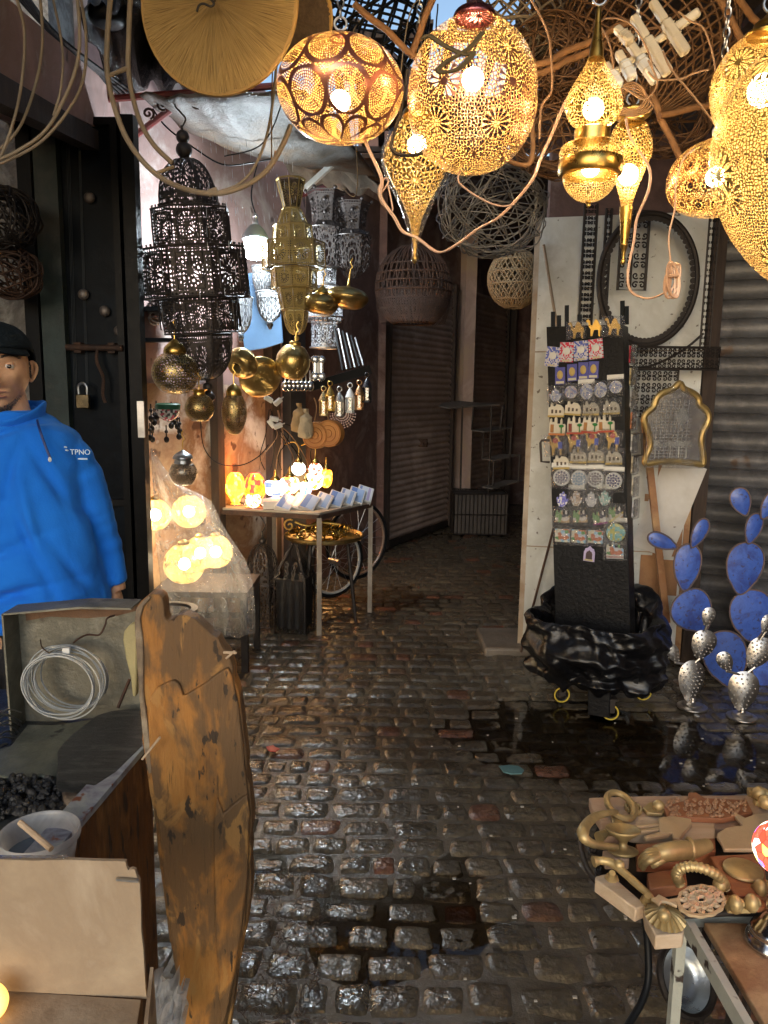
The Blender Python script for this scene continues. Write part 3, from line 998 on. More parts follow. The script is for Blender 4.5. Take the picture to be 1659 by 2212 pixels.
cord('hanging_cable', 'sagging cord between the plug adapters and the round lamp', [(1400, 155), (1420, 172), (1470, 170), (1500, 158), (1530, 150)], 1.72, .003, m_cord)
cord('hanging_cable', 'brown cord falling from a plug adapter to the egg lamp', [(1432, 110), (1450, 150), (1500, 210), (1545, 270)], 1.6, .003, m_cord)
cord('hanging_cable', 'cord arching from the gourd lamp hook to the plug adapters', [(1290, 50), (1310, 40), (1340, 42), (1370, 60), (1400, 110), (1410, 150)], 1.76, .003, m_cord)
cord('hanging_cable', 'thick tan cord rising from the sphere lamp past the ceiling sticks', [(1135, -20), (1165, 30), (1185, 80), (1192, 150), (1190, 200), (1170, 230), (1165, 300)], 1.85, .004, m_cord)
cord('hanging_cable', 'tan cord hanging in front of the gourd lamp and the teardrop lamp', [(1300, 60), (1318, 100), (1330, 180), (1340, 230), (1345, 190), (1390, 215), (1420, 180), (1400, 130)], 1.78, .003, m_cord)
for i in range(5):
    a = i*.35
    cord('hanging_cable', 'loops of coiled cord gathered above the teardrop lamp', [(1325+6*i, 195+4*i), (1360+8*math.cos(a), 178+5*i), (1395+4*i, 205+6*i), (1372, 238+3*i), (1335-2*i, 225+4*i), (1322+5*i, 200+4*i)], 1.8+.012*i, .003, m_cord, group='cord loops above the teardrop lamp')
cord('hanging_cable', 'olive cord bundle tied across the front of the sphere lamp', [(910, 85), (925, 78), (960, 100), (1000, 118), (1020, 115), (985, 150), (945, 155), (960, 135), (1010, 105), (1040, 70)], 1.62, .0045, W('olive_cord', (.14, .10, .04), (.10, .07, .03)), two=True)
cord('hook', 'dark flat iron hook curving under the drop lamp', [(880, 150), (868, 230), (848, 300), (846, 320), (862, 334), (900, 334), (920, 322)], 2.0, .006, m_iron, cat='hook')
cord('hook', 'brown bent pole end behind the right side of the sphere lamp', [(1150, 265), (1151, 330), (1140, 355), (1110, 352), (1085, 335)], 2.1, .009, m_cane, cat='hook')
# plug adapters
for i, ((x0, y0), (x1, y1), w, lab) in enumerate([
        ((715, 375), (798, 500), 56, 'lowest white plug adapter of the chain'), ((788, 305), (872, 455), 58, 'white plug adapter second from the lower end of the chain'),
        ((850, 245), (1012, 475), 60, 'long white plug adapter in the middle of the chain'), ((778, 165), (862, 245), 58, 'short cream plug standing off the chain of adapters'),
        ((875, 95), (1082, 430), 60, 'longest cream plug adapter with two plugs in line'), ((985, 8), (1185, 310), 60, 'cream plug adapter at the upper end of the chain'),
        ((1020, 235), (1262, 65), 52, 'cream plug adapter lying crosswise at the top of the chain')]):
    f = .3717
    a, b = P(1042+x0*f, y0*f, 1.8+.012*i), P(1042+x1*f, y1*f, 1.77+.012*i)
    kk = S(1400, 120, 1.8)*f
    t = T('plug_adapter', lab, 'plug adapter', (a+b)/2, 'white plug adapters chained under the ceiling')
    d = (b-a).normalized(); L = (b-a).length
    mb = MB()
    mb.bar(-d*L/2, -d*L*.12, w*kk*.8, w*kk*.8, up=(0, 1, 0)); 
    mb.build('plug', m_cream, t, bevel=.004)
    mb = MB(); mb.bar(-d*L*.12, d*L/2, w*kk, w*kk, up=(0, 1, 0)); mb.build('socket', m_white if i < 3 else m_cream, t, bevel=.005)
    mb = MB()
    for s_ in (-.02, .18): mb.bar(d*L*s_, d*L*(s_+.02), w*kk*1.06, w*kk*1.06, up=(0, 1, 0))
    mb.build('rim', m_cream, t, bevel=.001)
cord('link_bar', 'cream bar that joins the chained plug adapters', [(1318, 160), (1352, 140), (1390, 108), (1432, 78)], 1.83, .010, m_cream, cat='bar')

# ---------------------------------------------------------------- ceiling
def sticks(name, lab, lst, Y, r, mat, cat='stick', group=None):
    for i, q in enumerate(lst):
        a = P(q[0], q[1], Y if len(q) < 6 else q[5]); b = P(q[2], q[3], (Y if len(q) < 6 else q[5])+.05)
        mb = MB(); n = 6
        pts = [a.lerp(b, j/n)+Vector((rnd.uniform(-1, 1), 0, rnd.uniform(-1, 1)))*.004 for j in range(n+1)]
        mb.tube(pts, r, 8)
        tag(mb.build(name, mat, smooth=80), q[4], cat, group)


sticks('ceiling_stick', '', [(940, -20, 886, 130, 'orange brown stick leaning from the top edge towards the sphere lamp'), (765, 5, 900, 128, 'orange brown stick crossing behind the oval lamp and the sphere lamp'),
       (1150, 165, 1300, 100, 'brown stick from the sphere lamp to the gourd lamp'), (1145, 148, 1370, 45, 'brown stick running up right behind the gourd lamp neck'),
       (1405, 205, 1475, 350, 'rust coloured rod falling towards the red gold oval lamp'), (1425, 250, 1545, 222, 'rust coloured rod crossing level beside the round lamp'),
       (1545, -20, 1610, 100, 'orange stick at the top right corner left of the round lamp'), (1590, -10, 1640, 60, 'thin orange stick in the top right corner')], 2.15, .009, m_pole, group='sticks laid under the ceiling')
mb = MB()
rnd2 = random.Random(11)
yy = 4.9
while yy < 10.6:
    wd_ = rnd2.uniform(.14, .22)
    if not (5.4 < yy < 5.9):
        mb.box((1.9, yy+wd_/2, 3.22+rnd2.uniform(-.02, .02)), (4.2, wd_-.015, .03))
    yy += wd_
mb.build('roof_boards', m_darkwood)
tag(bpy.data.objects['roof_boards'], 'dark boarded roof over the far end of the alley', 'roof')
mb = MB()
xx = .55
while xx < 3.6:
    wd_ = rnd2.uniform(.14, .22)
    mb.box((xx+wd_/2, 2.7, 2.95+rnd2.uniform(-.02, .02)), (wd_-.012, 4.4, .03)); xx += wd_
xx = -2.8  # unseen boards above the near lane, added to cut the sky light
while xx < .5:
    wd_ = rnd2.uniform(.14, .22)
    mb.box((xx+wd_/2, 1.2, 3.0+rnd2.uniform(-.02, .02)), (wd_-.012, 3.6, .03)); xx += wd_
tag(mb.build('roof_boards', m_darkwood), 'dark boarded canopy over the lamps, with unseen boards added over the lane to dim the sky', 'roof')
mb = MB()
for i in range(9):
    mb.bar((-.45+.13*i, 4.4, 3.42), (-.45+.13*i, 6.6, 3.42), .05, .02)
for y_ in (4.5, 5.5, 6.5): mb.bar((-.6, y_, 3.39), (.9, y_, 3.39), .05, .04)
tag(mb.build('skylight_slats', m_darkwood), 'open slatted skylight with pale sky showing, behind the oval lamp', 'skylight')


def lattice(name, label, u, v, Y, rx, rz, mat, nsp=22, r=.0035, z0=-1.0, z1=.6, turns=.35, rims=(-.5, .1, .55), cat='basket', M=None, seed=0):
    k = S(u, v, Y)
    rr = random.Random(seed)
    mb = MB()
    for dr in (1, -1):
        for i in range(nsp):
            a0 = TAU*i/nsp+rr.uniform(-.05, .05)
            pts = []
            for j in range(17):
                s_ = z0+(z1-z0)*j/16
                ph = math.asin(max(-1, min(1, s_*.98)))
                a = a0+dr*turns*TAU*j/16
                pts.append((rx*k*math.cos(ph)*math.cos(a), rx*k*math.cos(ph)*math.sin(a), rz*k*s_))
            mb.tube(pts, r, 5)
    for s_ in rims:
        mb.ring((0, 0, rz*k*s_), rx*k*math.sqrt(max(.01, 1-s_*s_)), r*1.4, 36, 5)
    if M:
        for p in mb.v: p[:] = (M @ p)[:]
    o = mb.build(name, mat, smooth=80)
    o.location = P(u, v, Y)
    return tag(o, label, cat)


lattice('cane_basket', 'big brown cane basket hanging upside down behind the plug adapters', 1400, 60, 2.6, 185, 190, m_cane, 34, .0034, M=RX(-8), seed=1)
lattice('cane_basket', 'brown cane basket beyond the gourd lamp neck, left of the plug adapters', 1235, 60, 2.9, 120, 150, m_cane, 26, .0032, M=RX(10), seed=2)
lattice('net', 'black diamond mesh basket hanging under the skylight behind the oval lamp', 800, 40, 3.1, 130, 120, m_black, 20, .005, M=RX(20) @ RY(-30), seed=3, z1=.9)
lattice('cane_basket', 'small open weave basket at the top edge above the sphere lamp', 1120, 10, 2.7, 110, 110, m_rattan, 18, .004, M=RX(5), seed=4)


rw = random.Random(31)
for i in range(16):
    u0 = rw.uniform(640, 1500); v0 = rw.uniform(-20, 120); u1 = u0+rw.uniform(-260, 260); v1 = rw.uniform(120, 420)
    cord('loose_wire', 'thin loose wire tangled among the canes under the ceiling', [(u0, v0), ((u0*2+u1)/3+rw.uniform(-50, 50), v0+rw.uniform(40, 160)), ((u0+u1*2)/3+rw.uniform(-50, 50), v1+rw.uniform(-60, 40)), (u1, v1)], rw.uniform(2.5, 3.1), rw.uniform(.002, .0035), [m_cord, m_black, m_rattan, m_iron][i % 4], cat='wire', group='loose wires under the ceiling')


def tangle(name, label, u, v, Y, r, mat, n=34, th=.0032, seed=0, squash=.85, cat='wire ball', jit=.12):
    k = S(u, v, Y)
    rr = random.Random(seed)
    mb = MB()
    for i in range(n):
        ax = Vector((rr.gauss(0, 1), rr.gauss(0, 1), rr.gauss(0, 1))).normalized()
        e1 = ax.orthogonal().normalized(); e2 = ax.cross(e1)
        off = rr.uniform(-.55, .55); R = math.sqrt(1-off*off)*rr.uniform(.88, 1.05)
        pts = []
        m = 20
        for j in range(m):
            a = TAU*j/m
            p = (e1*math.cos(a)+e2*math.sin(a))*R+ax*off
            p = p*(1+jit*noise.noise(p*2.2+Vector((i, 0, seed))))
            pts.append(Vector((p.x, p.y, p.z*squash))*r*k)
        mb.tube(bez(pts, 2, True), th, 5, True)
    o = mb.build(name, mat, smooth=80)
    o.location = P(u, v, Y)
    return tag(o, label, cat)


m_wire = W('grey_wire', (.36, .35, .34), (.20, .19, .18), rough=.45, metal=.4, bs=.1)
tangle('wire_ball', 'large ball of tangled grey wire hanging above the white board', 1062, 452, 3.2, 118, m_wire, 38, .0027, 1)
tangle('wire_ball', 'rust brown wire tangle right of the sphere lamp', 1205, 290, 2.7, 105, m_cane, 34, .0028, 2)
tangle('wire_ball', 'brown twig tangle near the ceiling between the sphere lamp and the gourd lamp', 1195, 130, 2.6, 100, m_cane, 44, .0026, 3)
tangle('wire_ball', 'brown wire tangle behind the teardrop lamp', 1440, 250, 2.8, 95, m_cane, 30, .0026, 4)
tangle('wire_ball', 'dark wire tangle at the far left on the rough wall above the cap', 5, 470, 3.2, 75, m_iron, 30, .004, 5)
tangle('wire_ball', 'second dark wire tangle on the rough wall below the first', 25, 590, 3.25, 62, m_rust, 26, .004, 6)
lattice('wicker_ball', 'pale wicker sphere half hidden by the white board', 1112, 603, 5.6, 58, 62, W('pale_wicker', (.42, .33, .20), (.30, .22, .13), rough=.8, bs=.4), 34, .006, z0=-.97, z1=.97, turns=.22, rims=(-.7, -.2, .2, .6, .85), seed=9)
lattice('cage_basket', 'wide dark woven bird cage basket in front of the far shutters', 893, 622, 5.9, 82, 88, m_rust, 40, .006, z0=-.85, z1=.95, turns=.05, rims=(-.85, -.7, -.5, -.3, -.1, .1, .3, .5), seed=10)
mb = MB()
kk = S(893, 622, 5.9)
mb.lathe(prof([(70*kk, -75*kk), (80*kk, -40*kk), (80*kk, -5*kk)]), 40, 40)
mb.build('weave', perf('weave_dark', (.09, .06, .05), (.05, .035, .03), 'lattice', 2.2, 3, .8, .36, 0), bpy.data.objects['cage_basket'])

# ---------------------------------------------------------------- straw discs and rods at upper left
m_straw1, nt, b, out = new_mat('bound_straw')
uv = node(nt, 'ShaderNodeUVMap').outputs[0]
sp = node(nt, 'ShaderNodeSeparateXYZ'); nt.links.new(uv, sp.inputs[0])
nz = node(nt, 'ShaderNodeTexNoise', noise_dimensions='2D'); nz.inputs['Scale'].default_value = 1; nz.inputs['Detail'].default_value = 4
cm = node(nt, 'ShaderNodeCombineXYZ'); nt.links.new((X(sp.outputs[0])*560.0).k, cm.inputs[0]); nt.links.new((X(sp.outputs[1])*2.2).k, cm.inputs[1]); nt.links.new(cm.outputs[0], nz.inputs['Vector'])
nt.links.new(ramp(nt, nz.outputs['Fac'], [(.28, (.15, .08, .025)), (.42, (.42, .26, .08)), (.6, (.55, .36, .13)), (.78, (.36, .21, .06))]).outputs[0], b.inputs['Base Color'])
b.inputs['Roughness'].default_value = .7
bump(nt, nz.outputs['Fac'], b, .8, .01)
def straw(label, u, v, Y, R, M, mat, dish=.25):
    k = S(u, v, Y)
    t = T('straw_disc', label, 'straw disc', P(u, v, Y), 'straw discs hung at the top edge')
    mb = MB()
    n = 160
    rr = random.Random(int(u))
    vs, uvs, fs = [], [], []
    for j, q in enumerate((.03, .3, .6, .85, 1.0)):
        for i in range(n+1):
            a = TAU*i/n
            R2 = R*k*q*(1+(.02*noise.noise((i*.9, 0, 1)) if q == 1 else 0))
            z = (dish*R*k*q*q)+.004*noise.noise((i*1.7, q*2, 4))
            vs.append(M @ Vector((R2*math.cos(a), z, R2*math.sin(a)))); uvs.append((i/n, q))
    for j in range(4):
        for i in range(n): fs.append((j*(n+1)+i, j*(n+1)+i+1, (j+1)*(n+1)+i+1, (j+1)*(n+1)+i))
    b0 = len(vs)
    vs2 = [p+(M.to_3x3() @ Vector((0, .012, 0))) for p in vs]
    mb.add(vs, fs, uvs); mb.add(vs2, fs, uvs)
    mb.build('straw', mat, t, smooth=60)
    mb = MB()
    pts = [M @ Vector((R*k*math.cos(TAU*i/60), dish*R*k+.006, R*k*math.sin(TAU*i/60))) for i in range(60)]
    mb.tube(pts, .007, 6, True); mb.build('rim', m_straw, t)
    return t


straw('large golden straw disc with radiating stems at the top edge', 462, 0, 2.0, 178, RZ(-12) @ RX(6), m_straw1, .10)
straw('dark brown straw disc seen nearly edge on beside the golden one', 575, 15, 2.25, 140, RY(24) @ RX(62) @ RZ(4), W('dark_straw', (.14, .09, .05), (.08, .05, .03), stretch=(20, 3, 20), rough=.8, bs=.6), .12)
cord('hook', 'small wire hook on the golden straw disc', [(425, 25), (430, 12), (440, 8), (455, 14), (462, 8), (455, -2)], 1.97, .004, m_iron, cat='hook')
RG = 'bent rattan rods hanging at upper left'
cord('rattan_rod', 'leftmost bent rattan rod curving out of the left edge', [(30, -20), (52, 60), (50, 150), (35, 240), (5, 330), (-30, 380)], 2.2, .006, m_rattan, cat='rod', group=RG)
cord('rattan_rod', 'second bent rattan rod from the left, passing over the fascia', [(85, -20), (92, 80), (80, 170), (45, 270), (0, 322), (-40, 350)], 2.25, .006, m_rattan, cat='rod', group=RG)
cord('rattan_rod', 'long bent rattan rod sweeping from the top edge down to the left edge', [(165, -20), (172, 60), (168, 130), (145, 200), (100, 280), (40, 325), (-20, 352)], 2.2, .007, m_rattan, cat='rod', group=RG)
cord('rattan_rod', 'rattan rod outside the long one, sweeping lower to the left edge', [(172, -20), (186, 80), (180, 170), (150, 235), (90, 305), (20, 345), (-30, 365)], 2.25, .006, m_rattan, cat='rod', group=RG)
cord('rattan_rod', 'short rattan rod ending between the sweeping ones', [(110, -20), (128, 60), (136, 130), (130, 200), (115, 250)], 2.3, .005, m_rattan, cat='rod', group=RG)
t = T('rattan_loop', 'large U shaped rattan loop of two rods hanging before the iron lantern', 'rod', P(430, 200, 2.3))
q0 = Vector(t.location)
mb = MB(); mb.tube([P(u, v, 2.3)-q0 for u, v in [(p.x, p.y) for p in bez([(240, -20, 0), (232, 80, 0), (232, 160, 0), (250, 240, 0), (280, 310, 0), (330, 370, 0), (390, 405, 0), (460, 418, 0), (520, 405, 0), (575, 370, 0), (612, 310, 0), (628, 270, 0)], 6)]], .0075, 8)
mb.build('rod', m_rattan, t)
mb = MB(); mb.tube([P(p.x, p.y, 2.33)-q0 for p in bez([(282, -20, 0), (278, 80, 0), (278, 160, 0), (298, 250, 0), (330, 310, 0), (372, 352, 0)], 6)], .007, 8)
mb.tube([P(p.x, p.y, 2.33)-q0 for p in bez([(460, 418, 0), (520, 395, 0), (560, 340, 0), (585, 250, 0), (600, 100, 0), (604, -20, 0)], 6)], .004, 8)
mb.build('rod', m_rattan, t)
for a_, b_, r_ in ((P(234, 164, 2.3), P(277, 146, 2.33), .006), (P(335, 375, 2.3), P(375, 360, 2.33), .005), (P(450, 418, 2.3), P(470, 412, 2.3), .011)):
    MB().tube([a_-q0, b_-q0], r_, 8).build('tie', m_rattan, t)
# awning, red brackets, plastic
m_tarp = W('dirty_tarpaulin', (.11, .105, .098), (.065, .058, .048), (.09, .058, .03), scale=3, rough=.55, bs=.6, bscale=6, bd=.05, stretch=(1, 1, 1))
def sheet(name, label, cs, mat, nu=24, nv=12, sag=.05, cat='awning', th=.004, seed=0, fold=.02):
    c = [P(*q) for q in cs]
    mb = MB(); vs = []; fs = []
    for j in range(nv+1):
        for i in range(nu+1):
            a, b_ = i/nu, j/nv
            p = c[0].lerp(c[1], a).lerp(c[3].lerp(c[2], a), b_)
            p = p+Vector((0, 0, -sag*math.sin(PI*a)*math.sin(PI*b_)+fold*noise.noise((a*9, b_*3, seed))))
            vs.append(p)
    for j in range(nv):
        for i in range(nu):
            q = j*(nu+1)+i; fs.append((q, q+1, q+nu+2, q+nu+1))
    mb.add(vs, fs)
    o = mb.build(name, mat, smooth=70)
    s_ = o.modifiers.new('thick', 'SOLIDIFY'); s_.thickness = th
    return tag(o, label, cat)


sheet('awning', 'dirty sagging canvas awning with brown stains over the alcove', [(300, 205, 3.6), (660, 195, 3.6), (830, 395, 5.6), (420, 300, 5.0)], m_tarp, sag=.10, fold=.03)
sheet('awning', 'grey rotten cloth hanging from the awning edge by the red brackets', [(600, 330, 5.0), (760, 330, 5.2), (830, 420, 5.4), (640, 395, 5.2)], W('old_cloth', (.20, .17, .13), (.10, .085, .07), rough=.9, bs=.5), sag=.03, seed=4, fold=.06)
m_bin = W('black_plastic', (.012, .012, .013), (.02, .02, .02), rough=.22, bs=.9, bscale=9, bd=.04, rvar=.1)
sheet('tarpaulin', 'crumpled black plastic sheeting at the top left over the gap', [(170, 10, 3.2), (420, -30, 3.2), (470, 190, 4.2), (240, 190, 4.1)], m_bin, 30, 20, .08, 'tarpaulin', seed=2, fold=.12)
def bracket(label, lines, r=.018, scrolls=()):
    t = T('iron_bracket', label, 'bracket', P(lines[0][0], lines[0][1], lines[0][4]))
    mb = MB(); q = Vector(t.location)
    for a in lines: mb.tube([P(a[0], a[1], a[4])-q, P(a[2], a[3], a[5])-q], r, 8)
    mb.build('bars', m_redpaint, t)
    for (cx, cy, R, Y, fl) in scrolls:
        MB().tube([P(x, y, Y)-q for x, y in spiral((cx, cy), R, 1.2, 1.4, 16, fl)], .006, 5).build('scroll', m_rust, t)


bracket('long red iron bracket under the awning with scrolls, holding the iron lantern', [(205, 216, 640, 182, 3.75, 3.75), (282, 300, 398, 215, 4.1, 3.75)], .016,
        [(292, 262, 16, 3.95, 1), (320, 245, 14, 3.9, -1), (352, 225, 14, 3.8, 1), (425, 222, 13, 3.75, 1), (484, 215, 13, 3.75, -1), (520, 212, 12, 3.75, 1)])
bracket('far red iron bracket above the brass tiered lantern', [(672, 290, 800, 388, 4.6, 5.6), (640, 372, 800, 384, 5.6, 5.6), (575, 448, 760, 384, 5.5, 5.6)], .016, [(720, 390, 14, 5.5, 1), (745, 385, 12, 5.5, -1)])
mb = MB(); mb.bar(P(655, 412, 5.0), P(745, 330, 5.0), .05, .03); tag(mb.build('batten', m_panel), 'pale painted batten slanting across behind the brass tiered lantern', 'batten')
cord('cable', 'dark cable sagging along the pink wall above the bare bulb', [(330, 235), (360, 275), (420, 320), (480, 355), (540, 352), (600, 340)], 4.2, .006, m_black, cat='cable')
mb = MB(); 
mb.lathe(prof([(.01, -.06), (.06, -.05), (.075, 0), (.06, .05), (.02, .08)]), 20, 4, M=TR(*P(232, 22, 3.3)))
tag(mb.build('floodlight', m_black), 'dark unlit lamp head hanging among the plastic sheeting at top left', 'lamp')
# ---------------------------------------------------------------- iron lanterns in the alcove
m_ironp = perf('pierced_iron', (.060, .048, .044), (.035, .028, .026), 'panel', 1, 5, .55, .36, .35)
m_irond = perf('pierced_iron_dome', (.060, .048, .044), (.035, .028, .026), 'flower', 1, 4, .55, .36, .35)
m_ironf = W('dark_sheet_iron', (.060, .048, .044), (.032, .027, .025), rough=.5, metal=.35, bs=.2, scale=9)
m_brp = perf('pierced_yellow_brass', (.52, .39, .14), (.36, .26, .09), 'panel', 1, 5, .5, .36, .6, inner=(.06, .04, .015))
m_brf = W('yellow_brass', (.52, .39, .14), (.34, .24, .09), rough=.5, metal=.5, bs=.15, scale=12)


def tiered(name, label, u, v, Y, tiers, n, mat, solid, rot=22.5, tilt=None, teeth=True, balls=(), cat='lantern', ribs=True, domes=None):
    """tiers = [(z0, z1, r0, r1, kind)] in picture pixels relative to (u, v)"""
    k = S(u, v, Y)
    t = T(name, label, cat, P(u, v, Y))
    if tilt: t.rotation_euler = tilt
    a0 = math.radians(rot)
    for z0, z1, r0, r1, kind in tiers:
        z0, z1, r0, r1 = z0*k, z1*k, r0*k, r1*k
        mb = MB()
        if kind == 'dome':
            pr = [(max(.004, r0*math.cos(PI/2*i/7)**.8), z0+(z1-z0)*math.sin(PI/2*i/7)) for i in range(8)]
        elif kind == 'bowl':
            pr = [(max(.004, r1*math.cos(PI/2*i/7)**.8), z1-(z1-z0)*math.sin(PI/2*i/7)) for i in range(7, -1, -1)]
        else: pr = [(r0, z0), (r1, z1)]
        mb.lathe(pr, n, n, a0=a0, tier=True)
        mb.build('pierced_tier', mat if kind != 'plain' else solid, t, smooth=12 if kind not in ('dome', 'bowl') else 30)
        mb = MB()
        for zz, rr in ((z0, pr[0][0]), (z1, pr[-1][0])):
            if rr < .01: continue
            mb.tube([(rr*1.02*math.cos(a0+TAU*i/n), rr*1.02*math.sin(a0+TAU*i/n), zz) for i in range(n)], .0045, 5, True)
        if ribs:
            for i in range(n):
                a = a0+TAU*i/n
                mb.tube([(r*1.01*math.cos(a), r*1.01*math.sin(a), z) for r, z in pr], .0035, 4)
        # flat ledge closing the top
        rr = pr[-1][0]
        if kind == 'box' and teeth:
            m_ = 6
            for i in range(n):
                p0 = Vector((r1*math.cos(a0+TAU*i/n), r1*math.sin(a0+TAU*i/n), z1)); p1 = Vector((r1*math.cos(a0+TAU*(i+1)/n), r1*math.sin(a0+TAU*(i+1)/n), z1))
                for j in range(m_):
                    c = p0.lerp(p1, (j+.5)/m_)
                    mb.bar(c, c+Vector((0, 0, 7*k)), (p1-p0).length/m_*.55, .002, up=c.normalized()*1)
            # raised square frames
            for i in range(n):
                am = a0+TAU*(i+.5)/n
                nr = Vector((math.cos(am), math.sin(am), 0)); sd = Vector((-nr.y, nr.x, 0))
                w = r1*math.sin(PI/n)*.62; h = (z1-z0)*.36; c = nr*(r1*math.cos(PI/n)+.006)+Vector((0, 0, (z0+z1)/2))
                qs = [c+sd*(w*x)+Vector((0, 0, h*y)) for x, y in ((-1, -1), (1, -1), (1, 1), (-1, 1))]
                mb.tube(qs, .003, 4, True)
        mb.build('frame', solid, t, smooth=30)
    for z, r in balls:
        mb = MB(); mb.ball((0, 0, z*k), r*k, 16, 10); mb.build('finial_ball', solid, t)
    zs = [b[0] for b in balls]
    tops = max(q[1] for q in tiers); bots = min(q[0] for q in tiers)
    mb = MB()
    up = [z for z in zs if z > tops]; dn = [z for z in zs if z < bots]
    if up: mb.tube([(0, 0, (tops-3)*k), (0, 0, (max(up)+22)*k)], .006, 6)
    if dn: mb.tube([(0, 0, (bots+3)*k), (0, 0, min(dn)*k)], .006, 6)
    if up:
        mb.tube(bez([(0, 0, (max(up)+18)*k), (.02, 0, (max(up)+34)*k), (0, 0, (max(up)+48)*k), (-.02, 0, (max(up)+60)*k), (-.01, 0, (max(up)+80)*k)]), .004, 6)
    if up or dn: mb.build('rod', m_iron, t)
    return t


tiered('iron_lantern', 'huge dark iron tiered lantern with pierced flower panels hanging left of the bare bulb', 424, 590, 3.75,
       [(136, 230, 63, 5, 'dome'), (52, 128, 84, 82, 'box'), (-52, 48, 116, 113, 'box'), (-126, -54, 80, 88, 'box'), (-228, -130, 14, 66, 'bowl')], 8, m_ironp, m_ironf,
       tilt=(math.radians(4), math.radians(-4.0), .12), balls=((246, 17), (271, 14), (-244, 11), (-266, 14)))
tiered('brass_lantern', 'yellow brass tiered lantern with flower cut boxes, right of the bare bulb', 634, 555, 4.25,
       [(98, 158, 16, 30, 'flare'), (64, 98, 34, 20, 'flare'), (28, 64, 44, 40, 'box'), (-24, 28, 68, 66, 'box'), (-66, -26, 48, 50, 'box'), (-110, -67, 30, 38, 'flare'), (-164, -111, 8, 27, 'bowl')], 8, m_brp, m_brf,
       rot=0, tilt=(0, math.radians(-2), 0), teeth=False, balls=((-172, 6),))
# small brass pieces standing off the widest tier were hooks: four tabs
for u, v, lab, hh in ((704, 495, 'dark flared hanging lantern with studded top, beside the brass tiered lantern', 1.0), (762, 512, 'smaller dark flared hanging lantern farther right on the wall', .92)):
    k = S(u, v, 4.75)*hh
    t = T('flared_lantern', lab, 'lantern', P(u, v, 4.75), 'dark flared wall lanterns')
    MB().lathe([(r*k, z*k) for r, z in ((14, -94), (40, -66), (44, -38), (44, 0))], 6, 6, tier=True).build('bowl', m_irond, t, smooth=12)
    MB().lathe([(r*k, z*k) for r, z in ((44, 0), (30, 14), (33, 50), (42, 76))], 6, 6, tier=True).build('neck', m_ironp, t, smooth=12)
    for i in range(6):
        for zz, rr in ((5, 42), (30, 30), (55, 34)):
            a = TAU*(i+.5)/6; MB().ball((rr*k*math.cos(a), rr*k*math.sin(a), zz*k), 4*k, 8, 6).build('stud', m_ironf, t)
        a = TAU*i/6
        MB().ball((44*k*math.cos(a), 44*k*math.sin(a), 78*k), 4*k, 8, 6).build('stud', m_ironf, t)
    MB().ring((0, 0, 0), 44*k, .004, 24, 5).build('hoop', m_ironf, t)
# bare bulb
k = S(552, 522, 4.5)*1.12
t = T('bare_bulb', 'bare white light bulb shining on a cable between the iron and brass lanterns', 'light bulb', P(552, 522, 4.5))
MB().lathe(prof([(1*k, -33*k), (14*k, -32*k), (20*k, -26*k), (21*k, -8*k), (21*k, 2*k)]), 28, 4).build('bulb', emit('white_bulb', (.80, .93, 1), 120), t)
MB().lathe(prof([(21*k, 2*k), (26*k, 5*k), (20*k, 18*k), (12*k, 28*k), (7*k, 32*k)]), 28, 4).build('shade_cap', W('grey_fitting', (.25, .30, .33), rough=.4), t)
MB().lathe([(6*k, 32*k), (6*k, 38*k), (4*k, 42*k), (6*k, 46*k), (3*k, 52*k)], 14, 4).build('socket', m_steel, t)
mb = MB(); mb.tube(bez([(0, 0, 52*k), (-.02, 0, 80*k), (-.01, 0, 110*k), (.02, 0, 150*k), (.05, 0, 220*k)]), .004, 6); mb.build('cable', m_black, t)
light('bulb_light', P(552, 533, 4.44), 60, (.78, .91, 1), .05)
# brass pendants
GP = 'unlit brass pendants in the alcove'
def pend(lab, u, v, Y, shape, mat, cap, name='brass_pendant', n=36, tile=6, tilt=None, capmat=None, stem=30):
    t = lamp(name, lab, u, v, Y, shape, mat, GP, tile, watts=0, cap=cap, capmat=capmat or m_brass, hook=0, n=n, tilt=tilt)
    k = S(u, v, Y); top = max(z for _, z in cap)*k
    mb = MB(); mb.tube(bez([(0, 0, top), (0, 0, top+stem*.6*k), (.008, 0, top+stem*.8*k), (-.004, 0, top+stem*1.1*k), (.004, 0, top+stem*1.4*k)]), .0028, 6); mb.build('stem', m_brass, t)
    return t


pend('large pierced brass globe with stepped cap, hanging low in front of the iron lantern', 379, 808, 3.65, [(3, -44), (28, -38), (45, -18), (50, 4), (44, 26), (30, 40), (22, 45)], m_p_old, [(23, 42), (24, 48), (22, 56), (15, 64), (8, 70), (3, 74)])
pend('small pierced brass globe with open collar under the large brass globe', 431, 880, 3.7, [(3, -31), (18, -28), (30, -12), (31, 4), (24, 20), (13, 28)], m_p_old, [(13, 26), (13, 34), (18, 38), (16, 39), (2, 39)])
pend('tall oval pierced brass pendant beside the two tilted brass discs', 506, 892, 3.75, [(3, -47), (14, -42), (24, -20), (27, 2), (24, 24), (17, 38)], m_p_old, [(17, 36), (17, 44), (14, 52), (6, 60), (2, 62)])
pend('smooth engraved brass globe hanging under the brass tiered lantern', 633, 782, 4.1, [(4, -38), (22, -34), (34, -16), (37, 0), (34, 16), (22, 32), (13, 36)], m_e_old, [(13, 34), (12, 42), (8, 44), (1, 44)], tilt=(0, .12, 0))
pend('flattened brass disc pendant with a stepped cap, left of its pair', 693, 656, 4.3, [(3, -22), (24, -20), (36, -8), (37, 4), (28, 16), (12, 20)], m_e_old, [(15, 16), (15, 24), (8, 32), (3, 38)], tilt=(0, .12, 0))
